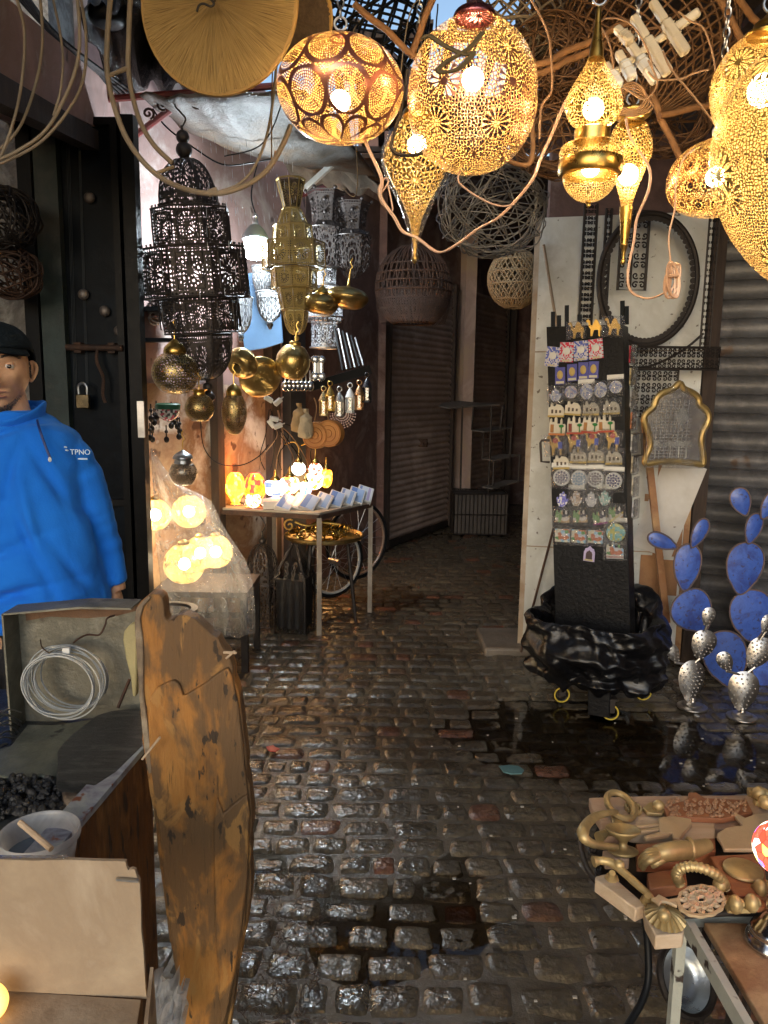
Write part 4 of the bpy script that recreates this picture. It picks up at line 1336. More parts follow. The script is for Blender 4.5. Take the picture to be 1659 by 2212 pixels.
pend('flattened brass disc pendant hanging highest right, nearest the far shutters', 750, 642, 4.4, [(3, -24), (28, -22), (44, -8), (46, 4), (34, 16), (8, 22)], m_e_old, [(7, 20), (3, 26), (2, 40)], tilt=(0, .12, 0))
pend('tilted brass shade with a round hole facing the viewer, above the oval pendant', 523, 785, 3.95, [(11, -20), (13, -22), (26, -18), (34, -4), (34, 8), (24, 20), (6, 26)], m_e_old, [(6, 24), (2, 28)], tilt=(math.radians(-62), 0, math.radians(-28)), stem=4)
pend('broad tilted brass dish standing behind the tilted shade', 562, 815, 4.1, [(3, -14), (28, -12), (44, -2), (45, 4), (36, 12), (4, 18)], m_e_old, [(5, 16), (2, 20)], tilt=(math.radians(-70), 0, math.radians(22)), stem=4)
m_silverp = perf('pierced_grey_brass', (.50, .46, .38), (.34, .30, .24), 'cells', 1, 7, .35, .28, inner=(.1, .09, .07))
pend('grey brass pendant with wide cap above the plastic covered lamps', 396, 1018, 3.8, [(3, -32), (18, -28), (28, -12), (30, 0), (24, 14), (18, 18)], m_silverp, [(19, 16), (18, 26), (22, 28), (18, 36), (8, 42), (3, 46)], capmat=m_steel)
# filigree baskets and white arch
mb = MB()
c = [(536, 590), (592, 584), (604, 640), (612, 740), (575, 752), (528, 760), (520, 690), (530, 630)]
pts = [P(u, v, 4.86) for u, v in c]
q0 = P(565, 655, 4.86)
mb.prism([((p-q0).x, (p-q0).z) for p in pts], .01)
o = mb.build('pale_blue_board', W('white_painted_wood', (.10, .20, .34), (.08, .16, .28), rough=.6, bs=.2), bevel=.004); o.location = q0; tag(o, 'pale blue arched board lit by the bare bulb behind the filigree lanterns', 'board')


def filigree(lab, u, v, Y, r, h, mat, seed=1):
    k = S(u, v, Y)
    t = T('filigree_lantern', lab, 'lantern', P(u, v, Y), 'wire filigree lanterns')
    pf = prof([(.12*r*k, -h*k), (.7*r*k, -.62*h*k), (.98*r*k, 0), (1.0*r*k, .45*h*k), (1.12*r*k, .85*h*k)], 5)
    mb = MB()
    rr = random.Random(seed)
    def at(a, s_):
        i = min(len(pf)-2, max(0, int(s_*(len(pf)-1)))); f = s_*(len(pf)-1)-i
        R = pf[i][0]*(1-f)+pf[i+1][0]*f; z = pf[i][1]*(1-f)+pf[i+1][1]*f
        return Vector((R*math.cos(a), R*math.sin(a), z))
    for i in range(10):
        mb.tube([at(TAU*i/10, s_/12) for s_ in range(13)], .0025, 4)
    for row in range(5):
        for i in range(10):
            for fl in (1, -1):
                pts = [at(TAU*(i+.5)/10+fl*.0+x*.9, max(0, min(1, .1+row*.19+y))) for x, y in spiral((.0+fl*.10, .06), .16, PI/2-fl*PI/2, 1.1, 10, fl)]
                mb.tube(pts, .0022, 4)
    mb.ring((0, 0, .45*h*k), r*k*1.0, .004, 26, 5)
    mb.ring((0, 0, .85*h*k), r*k*1.12, .004, 26, 5)
    mb.build('scrolls', mat, t)
    mb = MB(); mb.ball((0, 0, -h*k*1.12), .018, 10, 8); mb.ball((0, 0, -h*k*1.3), .012, 10, 8); mb.build('finial', mat, t)
    mb = MB(); mb.lathe([(q[0]*.93, q[1]) for q in pf], 24, 8); mb.build('lining', clear('lining', (.8, .85, .9), .3, .1, .2, 12, .5), t)
    return t


m_fil = W('grey_filigree', (.16, .16, .165), (.09, .09, .095), rough=.45, metal=.6, bs=.1)
filigree('grey wire filigree lantern in front of the pale blue arched board', 583, 662, 4.45, 27, 34, m_fil, 1)
filigree('pale wire filigree lantern half hidden behind the huge iron lantern', 520, 680, 4.5, 24, 42, W('white_filigree', (.32, .34, .36), (.22, .23, .25), rough=.5), 2)
filigree('upper filigree lantern just below the bare bulb', 568, 606, 4.72, 22, 34, m_fil, 3)
k = S(700, 690, 4.7)
t = T('tin_lantern', 'silver tin lantern with cut bands hanging below the brass discs', 'lantern', P(700, 690, 4.7))
m_tinp = perf('pierced_tin', (.5, .5, .52), (.36, .36, .38), 'flower', 1, 4, .4, .36, .6)
for z0, z1, r in ((70, 108, 26), (6, 48, 40), (-60, -4, 28)):
    MB().lathe([(r*k, z0*k), (r*k, z1*k)], 28, 10, tier=True).build('pierced_band', m_tinp, t)
for z, r in ((108, 27), (70, 30), (50, 42), (-4, 34), (-60, 30)): MB().ring((0, 0, z*k), r*k, .006, 30, 6).build('rim', m_steel, t)
mb = MB(); mb.ring((0, 0, 4*k), 42*k, .006, 30, 6)
for i in range(24):
    a = TAU*i/24; mb.tube([(40*k*math.cos(a), 40*k*math.sin(a), 6*k), (36*k*math.cos(a), 36*k*math.sin(a), -6*k)], .005, 4)
mb.build('rim', m_steel, t)
# spoons
def spoonset(lab, u, v, Y):
    k = S(u, v, Y); t = T('spoon_set', lab, 'measuring spoons', P(u, v, Y), 'white measuring spoon sets on the post')
    for dx in (-7, 7):
        mb = MB()
        for z, r in ((18, 9), (-18, 10)): mb.ball((dx*k, 0, z*k), (r*k, r*k*.5, r*k), 14, 8)
        mb.tube([(dx*k, 0, 18*k), (dx*k, 0, -18*k)], 3*k, 6)
        mb.build('spoon', W('satin_steel', (.72, .74, .76), (.6, .62, .64), rough=.25, metal=.9), t)
    mb = MB(); mb.box((0, .006, 0), (22*k, .004, 52*k)); mb.build('card', m_white, t, bevel=.001)
spoonset('white carded set of double ended spoons beside the engraved brass globe', 687, 795, 4.15)
for i in range(7):
    u = 616+i*9; k = S(u, 830, 4.2)
    t = T('ladle', 'steel ladle in the row hanging under the engraved brass globe', 'ladle', P(u, 826, 4.2+.01*i), 'steel ladles in a row')
    mb = MB(); mb.ball((0, 0, -8*k), (9*k, 7*k, 11*k), 12, 8); mb.build('bowl', m_chrome, t)
    mb = MB(); mb.tube([(0, 0, 2*k), (0, 0, 26*k)], 2*k, 6); mb.build('handle', m_steel, t)
# little candle lanterns
cl = []
for i, (u, v, lab, c1, glassc) in enumerate(((699, 875, 'gold candle lantern with pinkish glass at the left end of the row', (.8, .62, .30), (.9, .75, .7)), (713, 864, 'plain brass candle lantern set second from left', (.7, .45, .12), (.9, .75, .4)),
        (733, 876, 'silver candle lantern with clear glass in the middle of the row', (.75, .72, .66), (.9, .9, .85)), (756, 868, 'white painted candle lantern in the row', (.8, .8, .8), (.3, .5, .4)),
        (776, 862, 'copper coloured candle lantern right of the white one', (.75, .42, .2), (.5, .6, .4)), (793, 846, 'black candle lantern at the right end of the row', (.02, .02, .025), (.2, .25, .25)))):
    k = S(u, v, 4.35); t = T('candle_lantern', lab, 'candle lantern', P(u, v, 4.35), 'small candle lanterns in a row')
    m_ = W('lantern_paint', c1, tuple(x*.7 for x in c1), rough=.3, metal=0 if i in (3, 5) else .9, bs=.05)
    mb = MB(); mb.lathe([(9*k, -24*k), (10*k, -22*k), (9*k, -18*k)], 6, 6, cap=True); mb.lathe([(10*k, 8*k), (11*k, 10*k), (7*k, 20*k), (3*k, 27*k), (1*k, 30*k)], 12, 6)
    for a in range(6): mb.tube([(8.5*k*math.cos(TAU*a/6), 8.5*k*math.sin(TAU*a/6), -18*k), (8.5*k*math.cos(TAU*a/6), 8.5*k*math.sin(TAU*a/6), 8*k)], 1.2*k, 4)
    mb.build('frame', m_, t, smooth=30)
    mb = MB(); mb.lathe([(7.5*k, -18*k), (7.5*k, 8*k)], 6, 6); mb.build('glass', clear('tinted_glass', glassc, .05, .2, .1), t, smooth=0)
    mb = MB(); mb.ring((0, 0, 35*k), 5*k, 1.2*k, 14, 5, axis='Y'); mb.build('ring_handle', m_, t)
mb = MB(); q = P(738, 900, 4.4); k = S(738, 900, 4.4)
for j in range(5):
    for i in range(15): a = PI+PI*i/14; mb.ball((q.x+(10+5*j)*k*math.cos(a), q.y, q.z+(10+5*j)*k*math.sin(a)+6*k), 2.0*k, 6, 4)
tag(mb.build('beaded_fan', W('pinkish_bead', (.6, .42, .36), (.45, .3, .28), rough=.2)), 'beaded half round ornament under the candle lanterns', 'ornament')
mb = MB(); mb.bar(P(672, 835, 4.4), P(800, 798, 4.5), .02, .05); tag(mb.build('rail', m_black), 'black shelf rail above the candle lanterns', 'rail')
for i, (u, v, lab) in enumerate(((684, 940, 'orange leather drum hung left of its twin'), (713, 936, 'orange leather drum with a ringed lid facing the viewer'))):
    k = S(u, v, 4.4); t = T('leather_drum', lab, 'drum', P(u, v, 4.4+i*-.02), 'orange leather drums', (0, 0, math.radians(-16)))
    m_lth = W('orange_leather', (.50, .22, .05), (.36, .14, .035), rough=.5, bs=.3)
    Mx = RX(90)
    MB().lathe([(28*k, -13*k), (29*k, -12*k), (29*k, 12*k), (28*k, 13*k)], 32, 8, cap=True, M=Mx).build('body', m_lth, t)
    mb = MB()
    for r in (26, 17, 8): mb.ring((0, -13*k, 0), r*k, 1.0*k, 28, 5, axis='Y')
    mb.build('lid_rings', W('leather_edge', (.40, .16, .035), (.3, .1, .03)), t)
    mb = MB(); mb.tube(bez([(-5*k, 0, 28*k), (0, 0, 60*k), (-6*k, 0, 80*k)]), 1.5*k, 5); mb.build('strap', m_cord, t)
for i, (u, v, lab) in enumerate(((646, 905, 'brown cloth bag hanging behind the leather drums'), (661, 918, 'cream cloth bag hanging before the brown one'))):
    k = S(u, v, 4.4); mb = MB(); mb.lathe(prof([(2*k, -30*k), (15*k, -24*k), (17*k, -5*k), (11*k, 16*k), (4*k, 26*k), (7*k, 34*k)]), 20, 4)
    for p in mb.v: p += Vector((noise.noise(p*40), noise.noise(p*40+Vector((5, 0, 0))), 0))*.012
    o = mb.build('cloth_bag', W('bag_cloth', (.40, .27, .13) if i == 0 else (.5, .4, .26), rough=.8, bs=.4)); o.location = P(u, v, 4.4-.05*i); tag(o, lab, 'bag', 'cloth bags by the leather drums')
for i in range(6):
    u = 722+i*9
    mb = MB(); mb.tube([P(u, 705+5*i, 4.6), P(u+18, 800-2*i, 4.45)], .006, 6); tag(mb.build('fire_iron', [m_black, m_steel][i % 2]), 'long thin fire iron leaning above the candle lanterns', 'fire iron', 'fire irons above the candle lanterns')
# white plugs and cables above the lamp table
t = T('cable_cluster', 'cluster of dark cables with white plugs above the lit table lamps', 'cables', P(590, 900, 4.5)); q0 = Vector(t.location)
for i, (u, v, rz) in enumerate(((580, 862, 30), (600, 868, -40), (592, 905, 10), (586, 915, 50), (600, 920, -20))):
    mb = MB(); mb.box((0, 0, 0), (.05, .025, .025)); mb.tube([(.025, 0, 0), (.045, 0, 0)], .004, 6)
    o = mb.build('plug', m_white, t, bevel=.004); o.location = P(u, v, 4.45)-q0; o.rotation_euler = (.3, math.radians(rz), .4)
for i in range(11):
    u0, u1 = 578+rnd.uniform(0, 26), 560+i*12
    mb = MB(); mb.tube([p-q0 for p in bez([P(u0, 880+rnd.uniform(0, 40), 4.5), P((u0+u1)/2+rnd.uniform(-30, 30), 940, 4.45), P(u1+rnd.uniform(-12, 12), 985, 4.5), P(u1, 1015, 4.55)])], .0028, 5)
    mb.build('cable', m_black if i % 3 else m_cord, t)
cord('cable', 'black cable sagging from the oval pendant across to the lamp table cables', [(433, 905), (440, 965), (470, 1000), (520, 1005), (560, 985), (580, 960)], 4.2, .004, m_black, cat='cable')
# dark goods in the gap between door and lantern
GU = 'dark utensils hanging in the gap beside the door'
for i in range(14):
    u = 318+rnd.uniform(0, 75); v = rnd.uniform(885, 945)
    k = S(u, v, 4.0); t = T('hanging_spoon', 'small dark spoon hanging in the gap between the black door and the brass globes', 'spoon', P(u, v, 3.95+rnd.uniform(0, .15)), GU)
    mb = MB(); mb.ball((0, 0, -9*k), (6*k, 4*k, 7*k), 10, 6); mb.tube([(0, 0, -4*k), (0, 0, 22*k)], 1.5*k, 5); mb.ball((0, 0, 8*k), 4*k, 8, 6); mb.build('spoon', m_iron, t)
for i in range(6):
    u = 316+i*13; v = 690+rnd.uniform(-30, 40)
    tangle('metal_scrap', 'bent shiny metal wire ware in the dark gap beside the black door', u, v, 4.3, 20, m_steel if i % 2 else m_iron, 8, .004, 30+i, cat='wire ware'); COL.objects[-1]['group'] = 'wire ware beside the door'
for v in (668, 735): mb = MB(); mb.bar(P(305, v, 4.2), P(420, v, 4.35), .10, .02); tag(mb.build('wall_shelf', m_black), ('upper' if v < 700 else 'lower')+' black wall shelf in the gap behind the iron lantern', 'shelf')
k = S(363, 885, 3.9); t = T('beaded_lampshade', 'green rimmed shade with pink and white lace hanging beside the black door', 'lampshade', P(363, 888, 3.9))
MB().lathe([(26*k, 4*k), (27*k, 14*k), (22*k, 17*k)], 24, 8).build('green_band', W('green_band', (.02, .16, .08), rough=.4), t)
MB().lathe([(10*k, -20*k), (22*k, -10*k), (26*k, 4*k)], 24, 14).build('lace', mosaic('lace', [(.6, .5, .5), (.5, .1, .15), (.7, .7, .7), (.1, .1, .1)], 0.0, 2.0), t)
# ---------------------------------------------------------------- lamp table
lg = G(679, 1372); zt = P(690, 1108, lg.y).z
f0, f1, f2 = G(463, 1096, zt), P(690, 1108, lg.y), G(801, 1083, zt)
f3 = f0+(f2-f1)*1.0
t = T('display_table', 'thin metal table carrying the lit mosaic lamps and tile boxes', 'table', lg); q0 = Vector(t.location)
mb = MB()
top = [f0, f1, f2, f3]
vs = [p-q0 for p in top]+[p-q0-Vector((0, 0, .012)) for p in top]
mb.add(vs, [(0, 1, 2, 3), (7, 6, 5, 4), (0, 4, 5, 1), (1, 5, 6, 2), (2, 6, 7, 3), (3, 7, 4, 0)])
mb.build('tabletop', W('pale_table', (.38, .34, .28), (.25, .21, .17), rough=.6, bs=.3), t)
mb = MB()
for a, b_ in ((f0, f1), (f1, f2), (f2, f3), (f3, f0)): mb.bar(a-q0-Vector((0, 0, .026)), b_-q0-Vector((0, 0, .026)), .025, .026)
mb.build('apron', m_rust, t)
for p in (f0, f1, f2, f3):
    mb = MB(); mb.bar(Vector((p.x, p.y, zt-.03))-q0, Vector((p.x, p.y, 0))-q0, .03, .03); mb.build('leg', W('worn_leg', (.36, .31, .25), (.18, .14, .11), rough=.6, bs=.3), t)
mb = MB(); mb.lathe([(.03, 0), (.03, .02)], 4, 4, cap=True); 
ex = (f1-f0).normalized(); ey = (f3-f0).normalized()
def ontable(u, v): return G(u, v, zt+.001)
GM = 'lit mosaic lamps on the table'
def mos(lab, u, v, r, h, mat, w, kind='egg', Y=None):
    base = ontable(u, v) if Y is None else P(u, v, Y)
    k = S(u, v, base.y); t = T('mosaic_lamp', lab, 'lamp', base, GM)
    r, h = r*k, h*k
    if kind == 'egg':
        MB().lathe(prof([(r*.5, .02), (r*.55, .03+h*.05), (r*.98, .02+h*.35), (r, .02+h*.5), (r*.8, .02+h*.85), (r*.45, .02+h)]), 28, 6).build('glass', mat, t)
        MB().lathe(prof([(r*.95, 0), (r*.95, .008), (r*.7, .014), (r*.5, .022)]), 26, 4).build('base', m_chrome, t)
        c = .02+h*.5
    elif kind == 'bowl':
        MB().lathe(prof([(r*.3, .01), (r*.8, h*.25), (r, h*.6), (r*.9, h*.95), (r*.45, h*1.05)]), 28, 6).build('glass', mat, t)
        MB().lathe(prof([(r*.5, h), (r*.45, h*1.15), (r*.2, h*1.3), (r*.12, h*1.6), (.002, h*1.7)]), 20, 4).build('cap', m_brass, t)
        c = h*.5
    else:
        MB().lathe(prof([(r*.25, -h*.5), (r*.9, -h*.25), (r, h*.1), (r*.5, h*.45)]), 24, 6).build('glass', mat, t)
        MB().lathe(prof([(r*.6, h*.42), (r*.5, h*.6), (r*.2, h*.75), (.002, h)]), 18, 4).build('cap', m_brass, t)
        mb = MB(); mb.tube(bez([(0, 0, h), (.0, 0, h*1.5), (-.03, 0, h*1.9), (-.09, .02, h*1.7)]), .004, 6); mb.build('arm', m_brass, t)
        c = 0
    if w: light('mosaic_light', (0, 0, c), w*2.6, (1, .50, .15), r*1.25, t); 
    return t
YEL, ORG, RED, WHT, BLU = (1, .46, .03), (1, .22, .015), (.8, .05, .03), (1, .66, .30), (.15, .3, .9)
mos('yellow mosaic egg lamp at the left end of the table', 509, 1090, 21, 62, mosaic('yellow_mosaic', [YEL, ORG, (1, .6, .08), YEL], 3.39, 2.6), 3)
mo = mos('orange red mosaic egg lamp with a round flower medallion', 551, 1096, 23, 66, mosaic('orange_mosaic', [ORG, RED, (1, .35, .03), ORG], 2.07, 3.0), 2.5)
kk = S(551, 1057, mo.location.y)
m_med = mosaic('medallion_mosaic', [WHT, RED, WHT, (1, .5, .3)], 3.26, 3.5)
MB().lathe([(.001, 0), (14*kk, -.004), (17*kk, -.010)], 24, 8, M=TR(0, -23*kk*1.0-.002, .055) @ RX(90)).build('medallion', m_med, mo)
mos('small white dotted lamp peeping over the yellow egg lamp', 524, 1052, 12, 32, mosaic('white_mosaic', [(1, .95, .9), (.6, .6, .7), (1, .9, .8)], 1.96, 4), 0, 'bowl')
mos('shallow white bowl lamp with blue diamond pattern', 595, 1075, 24, 36, mosaic('blue_white_mosaic', [(.9, .95, 1), (.08, .12, .5), (.9, .95, 1), (.2, .4, .8)], 2.86, 2.2, .15), 2, 'bowl')
mos('bright yellow white mosaic lamp in the middle of the table', 626, 1070, 20, 38, mosaic('yellow_white', [WHT, YEL, (1, .9, .6), RED], 5.87, 2.5), 3.5, 'bowl')
mos('orange lamp hidden at the back among the cables', 592, 1048, 15, 30, mosaic('orange_dark', [ORG, YEL, (.7, .2, .02)], 2.07, 2.5), 0, 'bowl')
mos('white mosaic lamp hung from a curved brass arm', 645, 1012, 15, 30, mosaic('white_bright', [(1, .9, .7), (1, .85, .6), (1, .95, .85)], 5.87, 3), 3, 'hang', 4.8)
mos('red and white mosaic lamp hung from the right brass arm', 681, 1014, 15, 30, mosaic('red_white', [(1, .9, .7), RED, (1, .85, .6)], 4.16, 3), 0, 'hang', 4.85)
mos('blue and turquoise mosaic lamp in front of the bright ones', 661, 1072, 13, 30, mosaic('blue_mosaic', [(.1, .5, .8), (.9, .95, 1), (.1, .2, .6), (1, .95, .9)], 2.86, 4), 0, 'bowl')
mos('gold white mosaic bowl lamp right of the blue one', 678, 1060, 20, 36, mosaic('gold_white', [(1, .8, .45), YEL, (1, .9, .7)], 4.68, 3), 3, 'bowl')
mos('small amber lamp at the right end of the mosaic lamps', 704, 1056, 14, 40, mosaic('amber', [YEL, ORG, (1, .6, .1)], 2.86, 2.2), 2, 'bowl')
# tile boxes
m_tile1 = mosaic('blue_tile', [(.55, .6, .68), (.12, .2, .45), (.65, .68, .72), (.3, .4, .6)], 0, 14)
m_box = W('pale_box', (.60, .57, .52), (.5, .47, .43), rough=.7, bs=.1)
tb = []
for i, (u, v, rz, lab) in enumerate(((588, 1096, 8, 'plain pale box lying flat at the left end of the tile boxes'), (618, 1097, -20, 'leaning tile box with a blue star, second from left'), (648, 1096, -20, 'leaning tile box behind the blue star one'), (668, 1097, -20, 'leaning tile box in the front middle'), (697, 1094, -16, 'leaning tile box with fine blue lattice'),
        (724, 1090, -14, 'leaning pale blue tile box right of the lattice one'), (748, 1086, -12, 'third tile box from the right end'), (768, 1082, -10, 'second tile box from the right end'), (786, 1079, -8, 'purplish tile box at the right end of the table'))):
    p = ontable(u, v+2); k = S(u, v, p.y)
    t = T('tile_box', lab, 'box', p, 'tile boxes on the table edge', (0, 0, math.radians(rz)))
    s_ = 34*k
    if i == 0:
        mb = MB(); mb.box((0, 0, 9*k), (38*k, 30*k, 17*k)); mb.build('box', m_box, t, bevel=.002); continue
    Mx = TR(0, 0, 8*k) @ RX(28) @ RY(20)
    mb = MB(); mb.box((0, 0, 4*k), (s_, s_*1.5, 12*k), Mx); mb.build('box', m_box, t, bevel=.002)
    mb = MB(); mb.box((0, 0, 10.4*k), (s_*.82, s_*1.3, .9*k), Mx)
    mb.build('tile', m_tile1 if i % 2 else mosaic('tile_pattern', [(.5, .54, .6), (.16, .22, .4), (.6, .6, .62), (.35, .3, .45) if i == 8 else (.25, .35, .55)], 0, 18, .2), t)
# brass tray with brass bits
tz = G(700, 1168, 0)
ty = P(700, 1160, 4.85); k = S(700, 1160, 4.85)
t = T('brass_tray', 'round brass tray on a stand under the lamp table', 'tray', ty)
MB().lathe([(.001, -.01), (78*k, -.01), (84*k, .0), (85*k, .02), (83*k, .022), (78*k, 0), (.001, 0)], 40, 10).build('tray', m_oldbrass, t)
mb = MB()
for a in range(3): mb.tube([(50*k*math.cos(TAU*a/3), 50*k*math.sin(TAU*a/3), -.01), (70*k*math.cos(TAU*a/3), 70*k*math.sin(TAU*a/3), -ty.z)], .012, 6)
mb.build('stand', m_iron, t)
mb = MB(); rr = random.Random(5)
for i in range(70):
    a, R = rr.uniform(0, TAU), rr.uniform(0, 75)*k
    c = Vector((R*math.cos(a), R*math.sin(a), .02+rr.uniform(0, .06)*(1-R/(90*k))))
    pts = [c+Vector((x*.9, rr.uniform(-.01, .01), y)) for x, y in spiral((0, 0), rr.uniform(.02, .045), rr.uniform(0, 6), rr.uniform(.4, .9), 9, 1, .5)]
    mb.tube([Vector((p.x, p.y, max(p.z, .012))) for p in pts], rr.uniform(.003, .006), 5)
o = mb.build('brass_hooks', W('shiny_brass', (.8, .58, .2), (.6, .4, .1), rough=.22, metal=1)); o.location = ty; tag(o, 'heap of shiny brass hooks piled on the round tray under the table', 'brass hooks', None, 'stuff')
t = T('brass_scroll', 'brass curl sticking out left over the round tray', 'ornament', P(625, 1135, 4.75)); k = S(625, 1135, 4.75)
mb = MB(); mb.tube([(x*k, 0, y*k) for x, y in spiral((0, 0), 14, 1, 1.3, 18)], .006, 6); mb.tube(bez([(12*k, 0, 8*k), (40*k, 0, 0), (70*k, .02, 6*k), (110*k, .03, 2*k)]), .007, 6); mb.build('curl', m_brass, t)
# bicycle wheels
for u, v, Y, R, lab, wm in ((722, 1213, 5.05, 76, 'bicycle wheel with a pale rim standing in the dark behind the table leg', (.6, .6, .58)), (772, 1168, 5.35, 82, 'second bicycle wheel with a rusty rim behind the pale rimmed one', (.22, .15, .11))):
    k = S(u, v, Y)
    t = T('bicycle_wheel', lab, 'bicycle wheel', P(u, v, Y), 'bicycle wheels under the table', (0, 0, math.radians(42)))
    R *= k
    mb = MB(); mb.ring((0, 0, 0), R, .014, 44, 8, axis='Y'); mb.build('tyre', m_black, t)
    mb = MB(); mb.ring((0, -.004, 0), R-.022, .010, 44, 6, axis='Y'); mb.build('rim', W('wheel_rim', wm, tuple(x*.6 for x in wm), rough=.35), t)
    mb = MB(); mb.tube([(0, -.05, 0), (0, .05, 0)], .02, 10); mb.build('hub', m_steel, t)
    mb = MB()
    for j in range(20):
        a = TAU*j/20; mb.tube([(.015*math.cos(a+.6), (-.03 if j % 2 else .03), .015*math.sin(a+.6)), ((R-.03)*math.cos(a), 0, (R-.03)*math.sin(a))], .0018, 4)
    mb.build('spokes', m_steel, t)
# lanterns on the ground
fl = G(568, 1352)
tiered('floor_lantern', 'black domed iron lantern standing on the ground under the table', 568, 1300, fl.y, [(45, 128, 36, 4, 'dome'), (-48, 42, 37, 37, 'box')], 6, m_irond, m_ironf, rot=0, teeth=False, balls=((134, 8),))
b2 = G(637, 1360); k = S(637, 1360, b2.y)
t = T('scroll_lantern', 'square iron lantern of scrollwork with sloping top, standing beside the table leg', 'lantern', b2, None, (0, 0, math.radians(-14)))
hw, hh, hs = 34*k, 118*k, 190*k
def face(M):
    out = []
    mb = MB()
    mb.tube([M @ Vector(p) for p in ((-hw, 0, 0), (hw, 0, 0), (hw, 0, hh), (hw*.15, 0, hs), (-hw*.15, 0, hs), (-hw, 0, hh))], .007, 5, True)
    mb.tube([M @ Vector(p) for p in ((-hw, 0, hh), (hw, 0, hh))], .005, 5)
    st = hw*2/4
    for r in range(9):
        for c in range(4):
            x, z = -hw+st*(c+.5), st*(r+.6)
            if z > hh and abs(x) > hw-(z-hh)*hw*.9/(hs-hh)-st*.2: continue
            f_ = 1 if (r+c) % 2 else -1
            mb.tube([M @ Vector((px, 0, pz)) for px, pz in spiral((x, z+st*.1), st*.36, PI/2, 1.5, 14, f_)], .0034, 4)
            mb.tube([M @ Vector((px, 0, pz)) for px, pz in spiral((x, z-st*.4), st*.26, -PI/2, 1.2, 11, -f_)], .003, 4)
    return mb
for a in range(4):
    M = RZ(90*a) @ TR(0, -hw, 0)
    # the upper part of each face leans in to the top
    mb = face(Matrix.Identity(4))
    for p in mb.v:
        d_ = max(0, p.z-hh)/(hs-hh)*hw*.85
        p[:] = (RZ(90*a) @ Vector((p.x, -hw+d_, p.z)))[:]
    mb.build('scroll_face', m_ironf, t)
mb = MB(); mb.lathe([(hw*1.2, .03), (hw*1.2, hh*.98)], 4, 4, a0=PI/4); mb.build('liner', W('smoked_liner', (.03, .027, .025), rough=.6), t, smooth=0)
# ---------------------------------------------------------------- lamps under plastic sheet
GS = 'glowing globes under the plastic sheet'
for lab, u, v, r, Y, w in (('glowing globe at the left under the plastic, against the door edge', 335, 1112, 34, 3.95, 9), ('glowing globe at the top right under the plastic', 408, 1105, 36, 4.1, 7),
                           ('largest glowing globe at the bottom left under the plastic', 398, 1218, 44, 3.9, 10), ('glowing globe at the bottom right under the plastic', 466, 1192, 36, 4.1, 9), ('glowing globe between the two lower ones', 432, 1195, 36, 4.05, 8)):
    lamp('globe_lamp', lab, u, v, Y+.06, [(3, -r), (r*.6, -r*.82), (r*.95, -r*.35), (r, 0), (r*.9, r*.45), (r*.55, r*.85), (r*.25, r)], m_p_gold, GS, 5, (0, .03), w*.8, (1, .70, .34), cap=[(r*.28, r*.97), (r*.28, r*1.1), (r*.1, r*1.2), (.5, r*1.22)], hook=0, bmat=m_glow, n=32)
sb = P(440, 1275, 3.95)
t = T('lamp_crate', 'dark low stand under the plastic covered globes', 'stand', (P(440, 1290, 4.0).x, 4.12, 0)); zc = sb.z
mb = MB(); mb.box((0, 0, zc-.015), (.5, .42, .03)); mb.build('top', m_darkwood, t)
for x in (-.23, .23):
    for y in (-.19, .19): mb = MB(); mb.bar((x, y, 0), (x, y, zc-.03), .035, .035, up=(0, 1, 0)); mb.build('leg', m_iron, t)
mb = MB()
for y in (-.19, .19): mb.bar((-.23, y, zc*.45), (.23, y, zc*.45), .02, .03)
mb.build('stretcher', m_iron, t)
mb = MB(); vs = []; fs = []
left = bez([(326, 968, 0), (330, 1040, 0), (334, 1130, 0), (342, 1220, 0), (352, 1290, 0), (372, 1345, 0), (386, 1372, 0)], 7)
right = bez([(328, 968, 0), (380, 1040, 0), (452, 1080, 0), (482, 1135, 0), (536, 1224, 0), (550, 1300, 0), (551, 1368, 0)], 7)
nu, nv = 40, len(left)-1
for j in range(nv+1):
    s_ = j/nv
    for i in range(nu+1):
        a = i/nu
        u = left[j].x*(1-a)+right[j].x*a; v = left[j].y*(1-a)+right[j].y*a+10*math.sin(PI*a)*s_+(9*noise.noise((a*7, 0, 3)) if j == nv else 0)
        Y = 3.58+.26*a*a+.10*(1-s_)+.05*s_*math.sin(a*23+2*noise.noise((a*4, s_*2, 0)))*(.3+s_)+.05*noise.noise((a*6, s_*4, 9))
        vs.append(P(u, v, Y))
for j in range(nv):
    for i in range(nu): q = j*(nu+1)+i; fs.append((q, q+1, q+nu+2, q+nu+1))
mb.add(vs, fs)
tag(mb.build('plastic_sheet', clear('crumpled_film', (1, .96, .90), .16, .13, 1.0, 16, .24), smooth=80), 'crumpled clear plastic sheet draped over the glowing globes beside the door', 'plastic sheet')
# round stool rim behind the plank
sq = P(366, 1318, 2.9); k = S(366, 1318, 2.9)
t = T('round_stool', 'round metal stool with a bright worn rim behind the plank', 'stool', (sq.x, sq.y, 0))
mb = MB(); mb.lathe([(46*k, sq.z-.006), (60*k, sq.z-.006), (60*k, sq.z+.006), (46*k, sq.z+.006), (46*k, sq.z-.006)], 36, 6); mb.build('rim', W('worn_rim', (.34, .27, .2), (.2, .15, .11), rough=.4, metal=.6), t)
for a in range(4):
    mb = MB(); mb.tube([(54*k*math.cos(.5+PI/2*a), 54*k*math.sin(.5+PI/2*a), sq.z), (60*k*math.cos(.5+PI/2*a), 60*k*math.sin(.5+PI/2*a), 0)], .012, 6); mb.build('leg', m_iron, t)

